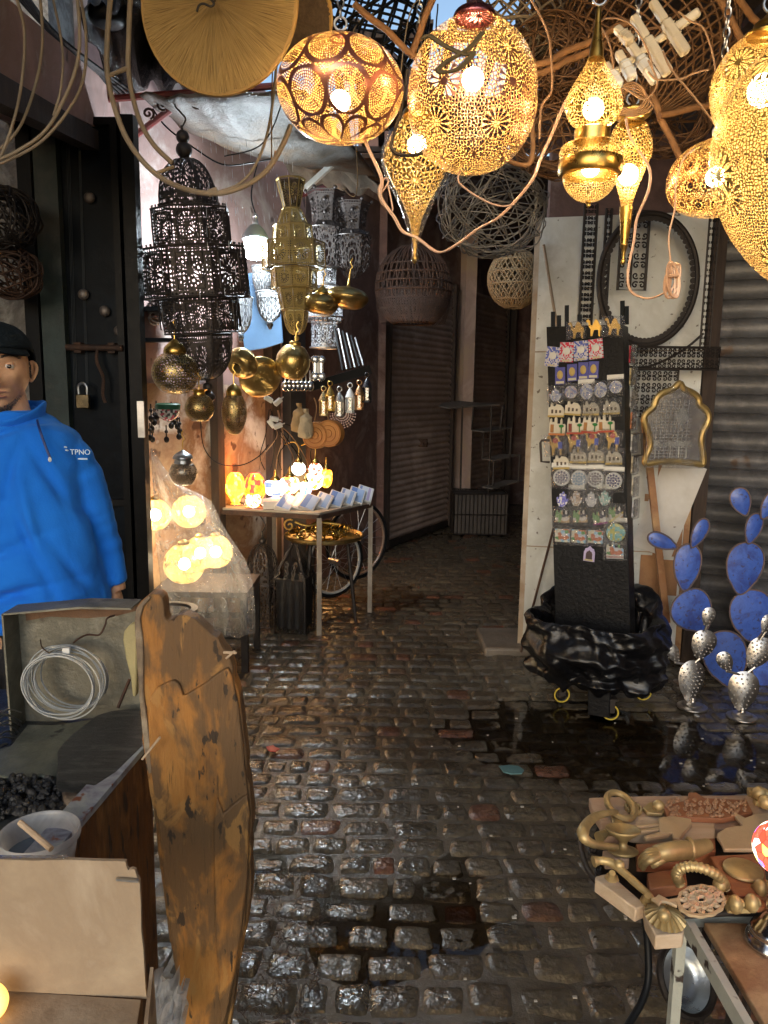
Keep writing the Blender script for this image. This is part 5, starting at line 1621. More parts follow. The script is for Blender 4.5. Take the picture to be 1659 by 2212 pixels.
# rain falling through the open gap by the bulb
mb = MB(); rr = random.Random(77)
for i in range(170):
    u, v, Y_ = rr.uniform(425, 640), rr.uniform(285, 640), rr.uniform(3.3, 4.4)
    p = P(u, v, Y_); L = rr.uniform(.012, .05)
    mb.tube([p, p+Vector((.001, 0, -L*.5)), p+Vector((.002, 0, -L))], [.0003, .0010, .0004], 4)
o = mb.build('raindrops', W('rain_water', (.8, .85, .9), (.8, .85, .9), rough=.1, bs=0, rvar=0)); tag(o, 'rain drops falling through the roof gap beside the bare bulb', 'rain', None, 'stuff')
# ---------------------------------------------------------------- souvenir rack
RY0, RY1 = 3.70, 3.54
def ryY(u): return RY0+(RY1-RY0)*(u-1180)/165
rp0, rp1 = P(1180, 1000, RY0), P(1345, 1000, RY1)
rdir = Vector((rp1.x-rp0.x, rp1.y-rp0.y, 0)).normalized()
rn = Vector((rdir.y, -rdir.x, 0))
ryaw = math.atan2(rdir.y, rdir.x)
def RP(u, v, off=0.0): return P(u, v, ryY(u))+rn*off
m_rack = W('wet_black_board', (.006, .006, .007), (.004, .004, .005), (.010, .010, .011), scale=6, rough=.34, bs=.5, bscale=60, rvar=.2, spec=.2)
t = T('souvenir_rack', 'tall black display column full of carded souvenirs, wrapped in a black bag at its foot', 'display rack', (RP(1281, 1375).x, RP(1281, 1375).y, 0)); q0 = Vector(t.location)
c = [RP(1180, 706), RP(1345, 700), RP(1362, 1385), RP(1201, 1385)]
bk = -rn*.15
mb = MB(); vs = [p-q0 for p in c]+[p+bk-q0 for p in c]
mb.add(vs, [(0, 1, 2, 3), (7, 6, 5, 4), (0, 4, 5, 1), (1, 5, 6, 2), (2, 6, 7, 3), (3, 7, 4, 0)]); mb.build('column', m_rack, t, bevel=.003, smooth=0)
for u, v0, v1 in ((1191, 672, 705), (1204, 680, 705), (1221, 658, 705), (1249, 678, 705), (1342, 648, 700), (1351, 660, 700)):
    mb = MB(); mb.bar(RP(u, v1, -.03)-q0, RP(u, v0, -.03)-q0, .018, .012); mb.build('prong', m_black, t)
mb = MB(); mb.tube([RP(1190, 951, .02)-q0, RP(1174, 951, .03)-q0, RP(1171, 956, .03)-q0, RP(1173, 996, .03)-q0, RP(1190, 998, .02)-q0], .006, 6)
mb.build('side_handle', m_iron, t)
mb = MB(); mb.tube([RP(1360, 940, -.05)-q0, RP(1383, 937, -.05)-q0, RP(1384, 984, -.05)-q0, RP(1362, 988, -.05)-q0], .006, 6); mb.build('side_handle', m_iron, t)
zb = .20
mb = MB()
ctr = Vector((q0.x, q0.y, 0))-rn*.075-q0
def lp(x, y, z): return ctr+rdir*x-rn*y+Vector((0, 0, z))
mb.bar(lp(-.24, -.17, zb), lp(.24, -.17, zb), .05, .05); mb.bar(lp(-.24, .17, zb), lp(.24, .17, zb), .05, .05); mb.bar(lp(-.22, -.17, zb-.001), lp(-.22, .17, zb-.001), .045, .045); mb.bar(lp(.22, -.17, zb-.001), lp(.22, .17, zb-.001), .045, .045)
mb.build('base_frame', m_black, t)
mb = MB(); mb.bar(RP(1313, 1448, .18)-q0, RP(1313, 1512, .18)-q0, .10, .08, up=tuple(rn)); mb.build('base_block', m_rack, t, bevel=.004)
for g in (G(1212, 1517), G(1317, 1555), G(1388, 1512), G(1270, 1470)):
    w = T('caster', None, None, g-q0); w.parent = t
    g = g-q0; h = .042
    Mx = TR(0, 0, h) @ RZ(rnd.uniform(-30, 30))
    mb = MB(); mb.ring((0, 0, 0), .034, .010, 22, 8, M=Mx, axis='Y'); mb.build('tyre', m_black, w)
    mb = MB(); mb.ring((0, -.009, 0), .036, .004, 22, 6, M=Mx, axis='Y'); mb.build('rim', W('yellow_band', (.6, .45, .05), rough=.5), w)
    mb = MB(); mb.bar((0, .02, h), (0, .02, .15), .03, .006); mb.bar((0, -.02, h), (0, -.02, .10), .03, .004); mb.box((0, 0, .105), (.05, .05, .01)); mb.build('fork', m_iron, w)
# bag
mb = MB()
n = 200
prf = [(.20, .24), (.235, .30), (.262, .37), (.292, .43), (.312, .425), (.318, .37), (.322, .31), (.316, .25), (.295, .20), (.30, .15), (.262, .115)]
vs, fs = [], []
for j, (r, z) in enumerate(bez([(a, b, 0) for a, b in prf], 4)[i] for i in range(41)) if False else enumerate([(p.x, p.y) for p in bez([(a, b, 0) for a, b in prf], 9)]):
    for i in range(n):
        a = TAU*i/n
        d = Vector((math.cos(a), math.sin(a), 0))
        fold = noise.noise((d.x*2.2+z*3, d.y*2.2, z*9))*.055+noise.noise((d.x*5+z*6, d.y*5, z*12))*.020+.034*(.25-abs(noise.noise((d.x*1.5, d.y*1.5+z*4, z*17+4))))+.018*(.25-abs(noise.noise((d.x*4+z*9, d.y*4, z*11))))+.007*(.2-abs(noise.noise((d.x*9, d.y*9+z*12, z*34))))
        zz = z+.05*noise.noise((d.x*1.5, d.y*1.5, 2))+(.09 if z > .30 else .04)*max(0, math.cos(a-1.0))+.012*noise.noise((d.x*6, d.y*6, z*6))
        if j > 81: zz += .05*noise.noise((a*5, 0, 8))
        p = ctr+q0+d*(r+fold)*1.05+Vector((0, 0, zz)); vs.append(p)
m_ = len(vs)//n
for j in range(m_-1):
    for i in range(n): fs.append((j*n+i, j*n+(i+1) % n, (j+1)*n+(i+1) % n, (j+1)*n+i))
mb.add(vs, fs)
o = mb.build('garbage_bag', W('wet_black_plastic', (.004, .004, .005), (.006, .006, .007), rough=.24, bs=.22, bscale=9, bd=.03, rvar=.05, spec=.5, stretch=(1, 1, 3)), smooth=80); tag(o, 'black plastic bag bunched round the foot of the souvenir rack', 'bag')

def wavy(pts, amp=.006, s=40):
    return [(x+amp*noise.noise((x*s, z*s, 1)), z+amp*noise.noise((x*s, z*s, 7))) for x, z in pts]


def ell(rx, rz, n=24): return [(rx*math.cos(TAU*i/n), rz*math.sin(TAU*i/n)) for i in range(n)]


def rect(w, h): return [(-w/2, -h/2), (w/2, -h/2), (w/2, h/2), (-w/2, h/2)]


CAMEL = [(-.5, .62), (-.38, .72), (-.28, .62), (-.22, .25), (-.1, .2), (0, .55), (.1, .72), (.22, .6), (.34, .28), (.45, .15), (.5, -.2), (.42, -.2), (.40, -.7), (.30, -.7), (.28, -.15), (.0, -.15), (-.1, -.7), (-.2, -.7), (-.2, -.1), (-.32, .1), (-.36, .45), (-.48, .5)]
ARCH = [(-.5, -.45), (.5, -.45), (.5, -.1), (.42, .2), (.25, .4), (0, .45), (-.08, .3), (-.2, .3), (-.24, .5), (-.3, .55), (-.36, .5), (-.38, .25), (-.5, .2)]
CITY = [(-.5, -.5), (.5, -.5), (.5, .1), (.42, .2), (.3, .15), (.3, .4), (.24, .55), (.18, .4), (.18, .2), (-.02, .2), (-.02, .5), (-.1, .7), (-.18, .5), (-.18, .3), (-.34, .3), (-.34, .45), (-.40, .55), (-.46, .45), (-.5, .1)]
HAND = [(-.18, -.5), (.18, -.5), (.4, -.25), (.5, .05), (.42, .12), (.3, -.02), (.28, .32), (.18, .38), (.1, .34), (.06, .5), (-.06, .5), (-.1, .34), (-.18, .38), (-.28, .32), (-.3, -.02), (-.42, .12), (-.5, .05), (-.4, -.25)]
GATE = [(-.42, -.5), (.42, -.5), (.42, .1), (.34, .22), (.34, .3), (.18, .34), (0, .5), (-.18, .34), (-.34, .3), (-.34, .22), (-.42, .1)]
m_goldfig = W('gilt', (.75, .50, .14), (.5, .32, .08), rough=.3, metal=.8, bs=.1)
m_creamfig = W('cream_resin', (.68, .62, .50), (.5, .45, .35), rough=.6, bs=.3, bscale=90)
m_goldbase = W('gilt_base', (.55, .40, .12), (.4, .28, .08), rough=.5)
m_wrap = clear('crinkled_wrap', (1, 1, 1), .12, .20, 1.0, 55, .06)
m_print = {}
def printed(key, cols, sc, rand=.6):
    if key not in m_print: m_print[key] = mosaic('printed_'+key, cols, 0.0, sc, rand)
    return m_print[key]


def ritem(name, lab, cat, grp, u, v, outline, w, h, mat, extra=None, bag=0, th=.006, rot=0, label_uv=6):
    """a souvenir hung on the front of the rack"""
    k = S(u, v, ryY(u))
    t = T(name, lab, cat, RP(u, v, .012), grp, (0, math.radians(rot+random.Random(int(u*7+v)).uniform(-5, 5)), ryaw))
    pts = [(x*w*k, z*h*k) for x, z in outline]
    mb = MB(); mb.prism(pts, th)
    for i, p in enumerate(mb.v): mb.uv[i] = (p.x/(w*k), p.z/(w*k))
    mb.build('figure' if outline in (CAMEL, ARCH, CITY) else 'card', mat, t, smooth=0)
    if extra: extra(t, k, w, h)
    if bag:
        mb = MB(); N = 9
        W_, H_ = (w+10)*k*bag, (h+13)*k*bag
        vs = []; fs = []
        for j in range(N+1):
            for i in range(N+1):
                a, b_ = i/N-.5, j/N-.5
                ed = (1-(2*abs(a))**4)*(1-(2*abs(b_))**4)
                vs.append((a*W_+.004*noise.noise((b_*6, u, v)), -.012*ed-.008*noise.noise((a*5+u, b_*5+v, 0))*ed-.002, b_*H_+.003*noise.noise((a*8, u*3, v))))
        for j in range(N):
            for i in range(N): q = j*(N+1)+i; fs.append((q, q+1, q+N+2, q+N+1))
        mb.add(vs, fs); mb.build('plastic_bag', m_wrap, t, smooth=60)
    return t


def head(t, k, w, h):
    mb = MB(); mb.box((0, -.002, (h/2+8)*k), ((w+8)*k, .002, 10*k)); mb.build('header_card', m_white, t)


def base(t, k, w, h):
    mb = MB(); mb.box((0, -.004, -.46*h*k), (w*1.02*k, .012, .14*h*k)); mb.build('base', m_goldbase, t)
    mb = MB()
    for i in range(3): mb.box(((-.25+.25*i)*w*k, -.001, -.1*h*k), (.12*w*k, .003, (.3-.05*i)*h*k))
    mb.build('opening', W('shadow_brown', (.10, .07, .05), rough=.8), t)


ORD = ['first', 'second', 'third', 'fourth', 'fifth']
def row(lst, fn):
    for i, q in enumerate(lst): fn(i, *q)


g = 'gilt camels at the top of the rack'
row([(1246, 714, 'gilt camel in a crinkled bag at the top left of the rack', 1), (1284, 709, 'unwrapped gilt camel between the two bagged camels', 0), (1324, 706, 'gilt camel in a tall crinkled bag at the top right of the rack', 1.15)],
    lambda i, u, v, lab, b_: ritem('camel_souvenir', lab, 'souvenir', g, u, v, CAMEL, 34, 26, m_goldfig, lambda t, k, w, h: MB().box((.0, 0, -.72*h*k), (.7*w*k, .014, .12*h*k)).build('base', m_black, t), b_, .008))
g = 'playing cards pinned in a row on the rack'
row([(1195, 771, (.10, .14, .5), 'tilted blue patterned card pack at the left end of the card row'), (1225, 761, (.62, .05, .09), 'red patterned card pack left in the card row'), (1256, 758, (.12, .15, .52), 'blue patterned card pack between the two red ones'), (1288, 754, (.62, .05, .09), 'red patterned card pack at the right end of the card row')],
    lambda i, u, v, c, lab: ritem('card_pack', lab, 'playing cards', g, u, v, rect(1, 1), 30, 42, printed('card%d' % (i % 2), [c, (.62, .6, .66), c, (.5, .48, .56)], 11, .1),
    lambda t, k, w, h: (MB().ball((0, -.001, 2*k), (8*k, .002, 8*k), 16, 8).build('round_motif', m_white, t), MB().box((0, -.001, -18*k), (16*k, .002, 4*k)).build('label', W('cream_label', (.7, .62, .4)), t)), 0, .012, 6 if i == 0 else -2))
g = 'small blue boxes with gold ovals on the rack'
row([(1211, 812, 'leftmost small blue box with a gold oval, hanging lower than the rest'), (1237, 805, 'second small blue box with a gold oval'), (1261, 801, 'third small blue box with a gold oval'), (1283, 799, 'rightmost small blue box with a gold oval')],
    lambda i, u, v, lab: ritem('blue_box', lab, 'box', g, u, v, rect(1, 1), 21, 36, W('blue_card', (.05, .06, .30), (.07, .07, .36), rough=.4),
    lambda t, k, w, h: (MB().ball((0, -.001, 2*k), (6.5*k, .003, 9.5*k), 18, 10).build('gold_oval', m_goldbase, t), MB().box((0, -.001, -14*k), (17*k, .002, 5*k)).build('label', W('cream_label2', (.75, .7, .5)), t)), 0, .014))
g = 'round patterned magnets in bags on the rack'
row([(1201, 853, 0), (1234, 847, 1), (1268, 846, 2), (1298, 842, 3), (1331, 836, 4)],
    lambda i, u, v, q: ritem('round_magnet', ['pale blue hand shaped magnet in a bag at the left end of its row', 'white and pink round magnet in a bag, second in its row', 'blue lattice oblong magnet in a bag in the middle of its row', 'lilac oval magnet in a bag, fourth in its row', 'pale blue round magnet under a white header at the right end of its row'][i], 'magnet', g, u, v,
    HAND if i == 0 else ell(.5, .5 if i in (1, 4) else .62), 27, 27, printed('mag%d' % i, [(.45, .5, .7), (.7, .68, .7), (.25, .3, .6), (.6, .45, .5) if i == 1 else (.62, .66, .75)], 9, .3), head if i in (2, 4) else None, 1))
g = 'cream arch souvenirs, upper row'
row([(1203, 886, 0), (1239, 882, 0), (1278, 882, 1), (1322, 880, 1)], lambda i, u, v, b_: ritem('arch_souvenir', 'cream arched gateway souvenir, %s of the upper cream row' % ORD[i], 'souvenir', g, u, v, ARCH, 34, 28, m_creamfig, base, b_, .014))
g = 'coloured town souvenirs on the rack'
row([(1205, 922, 'town souvenir with an orange camel and a palm at the left of its row'), (1244, 920, 'town souvenir with dark red tower, second in its row'), (1277, 918, 'town souvenir with twin cream towers, third in its row'), (1310, 916, 'town souvenir with twin cream towers and green palm at the right of its row')],
    lambda i, u, v, lab: ritem('town_souvenir', lab, 'souvenir', g, u, v, CITY, 35, 34, m_creamfig,
    lambda t, k, w, h: (MB().box((0, -.004, -.46*h*k), (w*k, .012, .12*h*k)).build('base', W('red_base', (.5, .08, .04) if i else (.6, .2, .05)), t), MB().box((-.3*w*k, -.004, -.1*h*k), (.18*w*k, .01, .5*h*k)).build('tower', W('ochre_tower', (.45, .2, .06) if i != 1 else (.25, .05, .03)), t),
    MB().tube([(.28*w*k, -.008, -.4*h*k), (.28*w*k, -.008, .0)], 1.2*k, 5).ball((.28*w*k, -.008, .06*h*k), (.16*w*k, .006, .1*h*k), 8, 6).build('palm', W('palm_green', (.03, .22, .05)), t)), 0, .014))
g = 'camel souvenirs in bags, coloured row'
row([(1200, 962, 0), (1239, 956, 1), (1278, 953, 2), (1322, 951, 3)], lambda i, u, v, q: ritem('coloured_camel', 'bagged gold camel with blue and red saddle, %s of the coloured camel row' % ORD[i], 'souvenir', g, u, v, CAMEL, 34, 30, m_goldfig,
    lambda t, k, w, h: (MB().ball((.05*w*k, -.004, .35*h*k), (.18*w*k, .006, .2*h*k), 10, 6).build('saddle', W('red_saddle', (.55, .08, .05)), t), MB().box((.35*w*k, -.004, 0), (.25*w*k, .006, .5*h*k)).build('blue_panel', W('blue_panel', (.08, .12, .6)), t)), 1.1, .012))
g = 'cream arch souvenirs, lower row'
row([(1214, 998, 0), (1251, 985, 1), (1289, 984, 1), (1327, 988, 1)], lambda i, u, v, b_: ritem('arch_souvenir', 'bagged cream arched gateway souvenir, %s of the lower cream row' % ORD[i], 'souvenir', g, u, v, ARCH, 34, 28, m_creamfig, base, b_, .014))
g = 'round tile coasters on the rack'
def star(t, k, w, h, c):
    mb = MB()
    for rr_, nn in ((12, 12), (6.5, 8)):
        for j in range(nn):
            a = TAU*j/nn; mb.ball((rr_*k*math.cos(a), -.0015, rr_*k*math.sin(a)), (2.4*k, .002, 2.4*k), 8, 4)
    mb.ball((0, -.0015, 0), (2.6*k, .002, 2.6*k), 8, 4)
    mb.build('star_pattern', W('coaster_ink%d' % c, [(.05, .05, .16), (.2, .35, .55), (.12, .10, .12), (.06, .06, .2)][c]), t); head(t, k, w, h)
row([(1214, 1031, 'navy and white round coaster at the left of the coaster row'), (1252, 1034, 'pale blue round coaster with orange centre, second in the coaster row'), (1287, 1034, 'black and gold round coaster, third in the coaster row'), (1326, 1038, 'dark blue and white round coaster at the right of the coaster row')],
    lambda i, u, v, lab: ritem('round_coaster', lab, 'coaster', g, u, v, ell(.5, .5, 28), 36, 36, W('coaster_white', (.68, .68, .68), (.6, .6, .6), rough=.4), lambda t, k, w, h: star(t, k, w, h, i), 1))
g = 'hand shaped magnets on the rack'
row([(1216, 1078, (.22, .22, .6), 'violet hand shaped magnet at the left of the hand row'), (1246, 1076, (.6, .45, .35), 'pinkish lace hand shaped magnet, second in the hand row'), (1278, 1078, (.62, .62, .66), 'grey white hand shaped magnet, third in the hand row'), (1307, 1075, (.35, .6, .55), 'turquoise hand shaped magnet at the right of the hand row')],
    lambda i, u, v, c, lab: ritem('hand_magnet', lab, 'magnet', g, u, v, HAND, 26, 33, printed('hand%d' % i, [c, (.7, .68, .66), c, tuple(x*.6 for x in c)], 9, .4), head if i in (1, 3) else None, 0 if i == 0 else 1))
g = 'mixed small souvenirs in crinkled bags'
row([(1216, 1115, 'crinkled bag with a brown and green figure at the left of the lower rack'), (1254, 1115, 'crinkled bag with a white and green figure in the lower rack'), (1297, 1118, 'purple based white souvenir hanging askew in the lower rack'), (1331, 1108, 'dark souvenir in a crinkled bag with yellow letters')],
    lambda i, u, v, lab: ritem('bagged_souvenir', lab, 'souvenir', g, u, v, CITY, 30, 26, printed('bag%d' % i, [(.5, .35, .2), (.2, .35, .15), (.65, .6, .55), (.1, .1, .12)], 4), None if i != 2 else (lambda t, k, w, h: MB().box((0, -.004, -.46*h*k), (w*k, .012, .14*h*k)).build('base', W('purple_base', (.3, .04, .22)), t)), 1.1, .012, -10 if i == 2 else 0))
g = 'picture magnets at the foot of the display'
row([(1216, 1156, 'left picture magnet of a blue sky town in the bottom row'), (1251, 1158, 'middle picture magnet of a blue sky town in the bottom row'), (1287, 1159, 'right picture magnet of a blue sky town in the bottom row')],
    lambda i, u, v, lab: ritem('picture_magnet', lab, 'magnet', g, u, v, rect(1, 1), 32, 28, printed('pic%d' % i, [(.35, .6, .8), (.7, .65, .5), (.6, .2, .1), (.15, .35, .12), (.65, .66, .7)], 4.5), None, 1))
ritem('round_coaster', 'turquoise and yellow round coaster at the lower right of the rack', 'coaster', 'round tile coasters on the rack', 1331, 1150, ell(.5, .5, 28), 40, 40, printed('turq', [(.2, .5, .5), (.55, .55, .15), (.3, .6, .6), (.6, .6, .3)], 8, .3), head, 1)
ritem('arched_magnet', 'lavender arch magnet hanging alone on the bare black board', 'magnet', None, 1274, 1195, GATE, 28, 34, W('lavender', (.50, .42, .62), (.42, .35, .55), rough=.5), lambda t, k, w, h: (MB().prism([(x*16*k, z*20*k-2*k) for x, z in GATE], .003, TR(0, -.003, 0)).build('window', W('dark_window', (.08, .05, .05)), t), MB().box((0, -.002, -14*k), (18*k, .003, 3*k)).build('label', W('label_gold', (.6, .5, .2)), t)))
tl = ritem('town_magnet', 'bagged town magnet with a white name strip at the lower right of the rack', 'magnet', None, 1329, 1188, CITY, 36, 28, printed('pic0', None, 1), lambda t, k, w, h: MB().box((0, -.002, -14*k), (36*k, .004, 8*k)).build('name_strip', m_white, t), 1.1)


k = S(1329, 1188, 3.55)
text_mesh('MARRAKECH', 6.0*k, W('red_ink', (.6, .04, .04)), tl, (0, -.006, -14*k), (PI/2, 0, 0))
bs_ = [o for o in bpy.data.objects if o.name.startswith('bagged_souvenir')][-1]
text_mesh('MARRAKECH', 6.0*k, W('yellow_ink', (.7, .55, .04)), bs_, (.004, -.012, -.3*26*k), (PI/2, math.radians(-38), 0))
# packets on the side face
for i in range(8):
    u, v = 1356+i*1.2, 765+i*48
    mb = MB(); k = S(u, v, 3.6)
    c_ = [(.5, .05, .08), (.55, .45, .25), (.4, .4, .42), (.5, .2, .1), (.6, .58, .55), (.5, .42, .3), (.55, .5, .42), (.45, .45, .5)][i]
    t = T('side_packet', ['red', 'gold striped', 'grey', 'orange', 'white', 'tan', 'cream', 'pale grey'][i]+' packet hanging on the right side of the souvenir rack', 'packet', RP(1345, v, 0)+rdir*(.03+.002*i)-rn*.07, 'packets on the side of the rack', (0, 0, ryaw+math.radians(80)))
    mb.box((0, 0, 0), (28*k, .008, 36*k)); mb.build('card', printed('side%d' % i, [c_, tuple(x*.5 for x in c_), (.6, .58, .55)], 60), t)
    mb = MB(); mb.box((0, -.008, 0), (34*k, .006, 44*k)); mb.build('plastic_bag', m_wrap, t, bevel=.002)

# ---------------------------------------------------------------- scroll iron panels and round frame
def scrollpanel(name, lab, u0, v0, u1, v1, Y, nc, nr, mat, th=.0042, rails=(), group=None, cat='iron panel'):
    p0, p1 = P(u0, v1, Y), P(u1, v0, Y)
    t = T(name, lab, cat, (p0.x, Y, p0.z), group)
    w, h = p1.x-p0.x, p1.z-p0.z
    mb = MB()
    mb.tube([(0, 0, 0), (w, 0, 0), (w, 0, h), (0, 0, h)], th*1.7, 5, True)
    for r in rails: mb.tube([(w*r, 0, 0), (w*r, 0, h)], th*1.3, 5)
    mb.build('frame', mat, t)
    mb = MB(); sx, sz = w/nc, h/nr
    for i in range(nc):
        for j in range(nr):
            cx, cz = sx*(i+.5), sz*(j+.5)
            for fx in (-1, 1):
                for fz in (-1, 1):
                    mb.tube([(x, 0, z) for x, z in spiral((cx+fx*sx*.24, cz+fz*sz*.24), min(sx, sz)*.255, math.atan2(-fz, -fx), 1.15, 13, fx*fz)], th*.8, 4)
    mb.build('scrolls', mat, t)
    return t


m_scroll = W('scroll_iron', (.05, .04, .035), (.025, .02, .018), rough=.6, metal=.5, bs=.2)
yp = wl.y-.10
scrollpanel('scroll_grille', 'tall narrow scrollwork strip on the white board above the rack', 1248, 440, 1291, 745, yp, 2, 13, m_scroll)
scrollpanel('scroll_grille', 'wide spaced scroll grille hanging in front of the white board and round frame', 1334, 455, 1404, 626, yp-.12, 2, 4, m_scroll, .005, (.45,))
scrollpanel('scroll_grille', 'narrow dark scroll strip beside the round frame', 1297, 450, 1322, 690, yp-.02, 1, 10, m_scroll)
scrollpanel('scroll_grille', 'level scrollwork strip under the round frame reaching over the shutter', 1368, 752, 1556, 796, wr.y-.16, 9, 2, m_scroll)
scrollpanel('scroll_grille', 'upright scroll strip standing in front of the grey shutter', 1512, 455, 1556, 750, wr.y-.2, 2, 10, m_scroll, .003)
scrollpanel('scroll_grille', 'scroll grille behind the gold framed mirror', 1368, 800, 1466, 900, wr.y-.12, 4, 4, m_scroll)
t = T('hoop_mirror', 'large round iron mirror frame with a scalloped edge hung on the white board', 'frame', P(1400, 605, wr.y-.10)); k = S(1400, 605, wr.y-.10)
mb = MB(); mb.ring((0, 0, 0), 106*k, .014, 72, 8, axis='Y', ry=138*k); mb.build('hoop', m_scroll, t)
mb = MB()
for i in range(64):
    a = TAU*i/64; x, z = 97*k*math.cos(a), 128*k*math.sin(a)
    mb.lathe([(.001, -.004), (6.2*k, -.003), (6.2*k, .003), (.001, .004)], 12, 4, M=TR(x, 0, z) @ RX(90))
o = mb.build('scallop_edge', m_scroll, t)
mb = MB(); mb.tube(bez([P(1345, 790, yp-.15), P(1400, 792, yp-.2), P(1470, 760, yp-.2), P(1520, 720, yp-.22)]), .006, 6)
tag(mb.build('hanging_rod', m_scroll), 'thin dark iron rod sagging under the round frame', 'rod')
# gold framed mirror
MIR = [(1095, 1150), (1122, 1185), (1180, 1212), (1215, 1245), (1222, 1285), (1262, 1318), (1280, 1360), (1268, 1410), (1244, 1455), (1232, 1510), (1238, 1560), (1246, 1625), (1240, 1665), (1190, 1660), (1060, 1648), (950, 1652), (880, 1662), (880, 1620), (905, 1560), (908, 1500), (890, 1440), (870, 1385), (880, 1345), (930, 1300), (948, 1250), (985, 1212), (1050, 1190)]
my = 3.85
mq = P(1460, 920, my)
t = T('gold_mirror', 'ogee arched mirror in a gold frame wrapped in clear plastic, right of the rack', 'mirror', mq)
pts = [P(1097.2+x*.3386, 438.9+y*.3386, my)-mq for x, y in MIR]
pts2 = [(p.x, p.z) for p in bez(pts, 4, True)]
mb = MB(); mb.tube([(x, 0, z) for x, z in pts2], .017, 8, True); mb.build('frame', W('dull_gilt', (.46, .33, .13), (.30, .20, .07), rough=.42, metal=.7, bs=.2), t)
mb = MB(); mb.prism([(x*.97, z*.97) for x, z in pts2], .006); mb.build('glass', W('mirror_glass', (.55, .55, .58), (.45, .45, .5), rough=.12, metal=.9, bs=.05, rvar=.05), t, smooth=0)
mb = MB()
for i in range(22):
    z = -.17+i*.016
    hwid = .135 if z < .06 else .10
    if z < .12: mb.box((-.02, -.004, z), (hwid*1.4, .002, .0022))
for i in range(9): mb.box((-.12+i*.022, -.004, -.02), (.0022, .002, .30))
mb.build('grid_lines', W('frosted_line', (.5, .5, .52), rough=.5), t)
kk = S(1460, 920, my)*.3386
mb = MB()
for x in (940, 1035, 1090, 1140):
    c_ = P(1097.2+x*.3386, 438.9+1545*.3386, my)-mq
    mb.tube([(c_.x, -.005, c_.z), (c_.x, -.005, c_.z-80*kk)], .003, 5)
    for j in range(9):
        a = math.radians(-20+27*j); mb.tube(bez([(c_.x, -.005, c_.z), (c_.x+20*kk*math.cos(a), -.005, c_.z+22*kk*math.sin(a)+6*kk), (c_.x+36*kk*math.cos(a), -.005, c_.z+30*kk*math.sin(a)-4*kk)], 4), .0022, 4)
mb.build('palm_motif', W('frosted_white', (.62, .62, .6), rough=.5), t)
c_ = P(1097.2+1112*.3386, 438.9+1350*.3386, my)-mq
mb = MB(); mb.prism([(c_.x+x*92*kk, c_.z+z*110*kk) for x, z in HAND], .002, TR(0, -.005, 0)); mb.build('hand_motif', W('frosted_hand', (.42, .42, .42), rough=.5), t)
mb = MB(); N = 14; vs = []; fs = []
for j in range(N+1):
    for i in range(N+1):
        a, b_ = i/N-.5, j/N-.5
        x = a*.30*(1 if b_ < .15 else 1-(b_-.15)*2.2); vs.append((x, -.016+.016*noise.noise((a*5, b_*5, 3)), b_*.40-.01))
for j in range(N):
    for i in range(N): q = j*(N+1)+i; fs.append((q, q+1, q+N+2, q+N+1))
mb.add(vs, fs); mb.build('plastic_wrap', m_wrap, t, smooth=80)
# ---------------------------------------------------------------- metal cacti
def paddle_pts(rx, ry, n=28, taper=.35):
    """egg outline, narrow end at the bottom (z = -ry)"""
    out = []
    for i in range(n):
        a = TAU*i/n; z = math.sin(a); out.append((rx*math.cos(a)*(1+taper*z*.8)*(1 if z > -.6 else .9), ry*z))
    return out


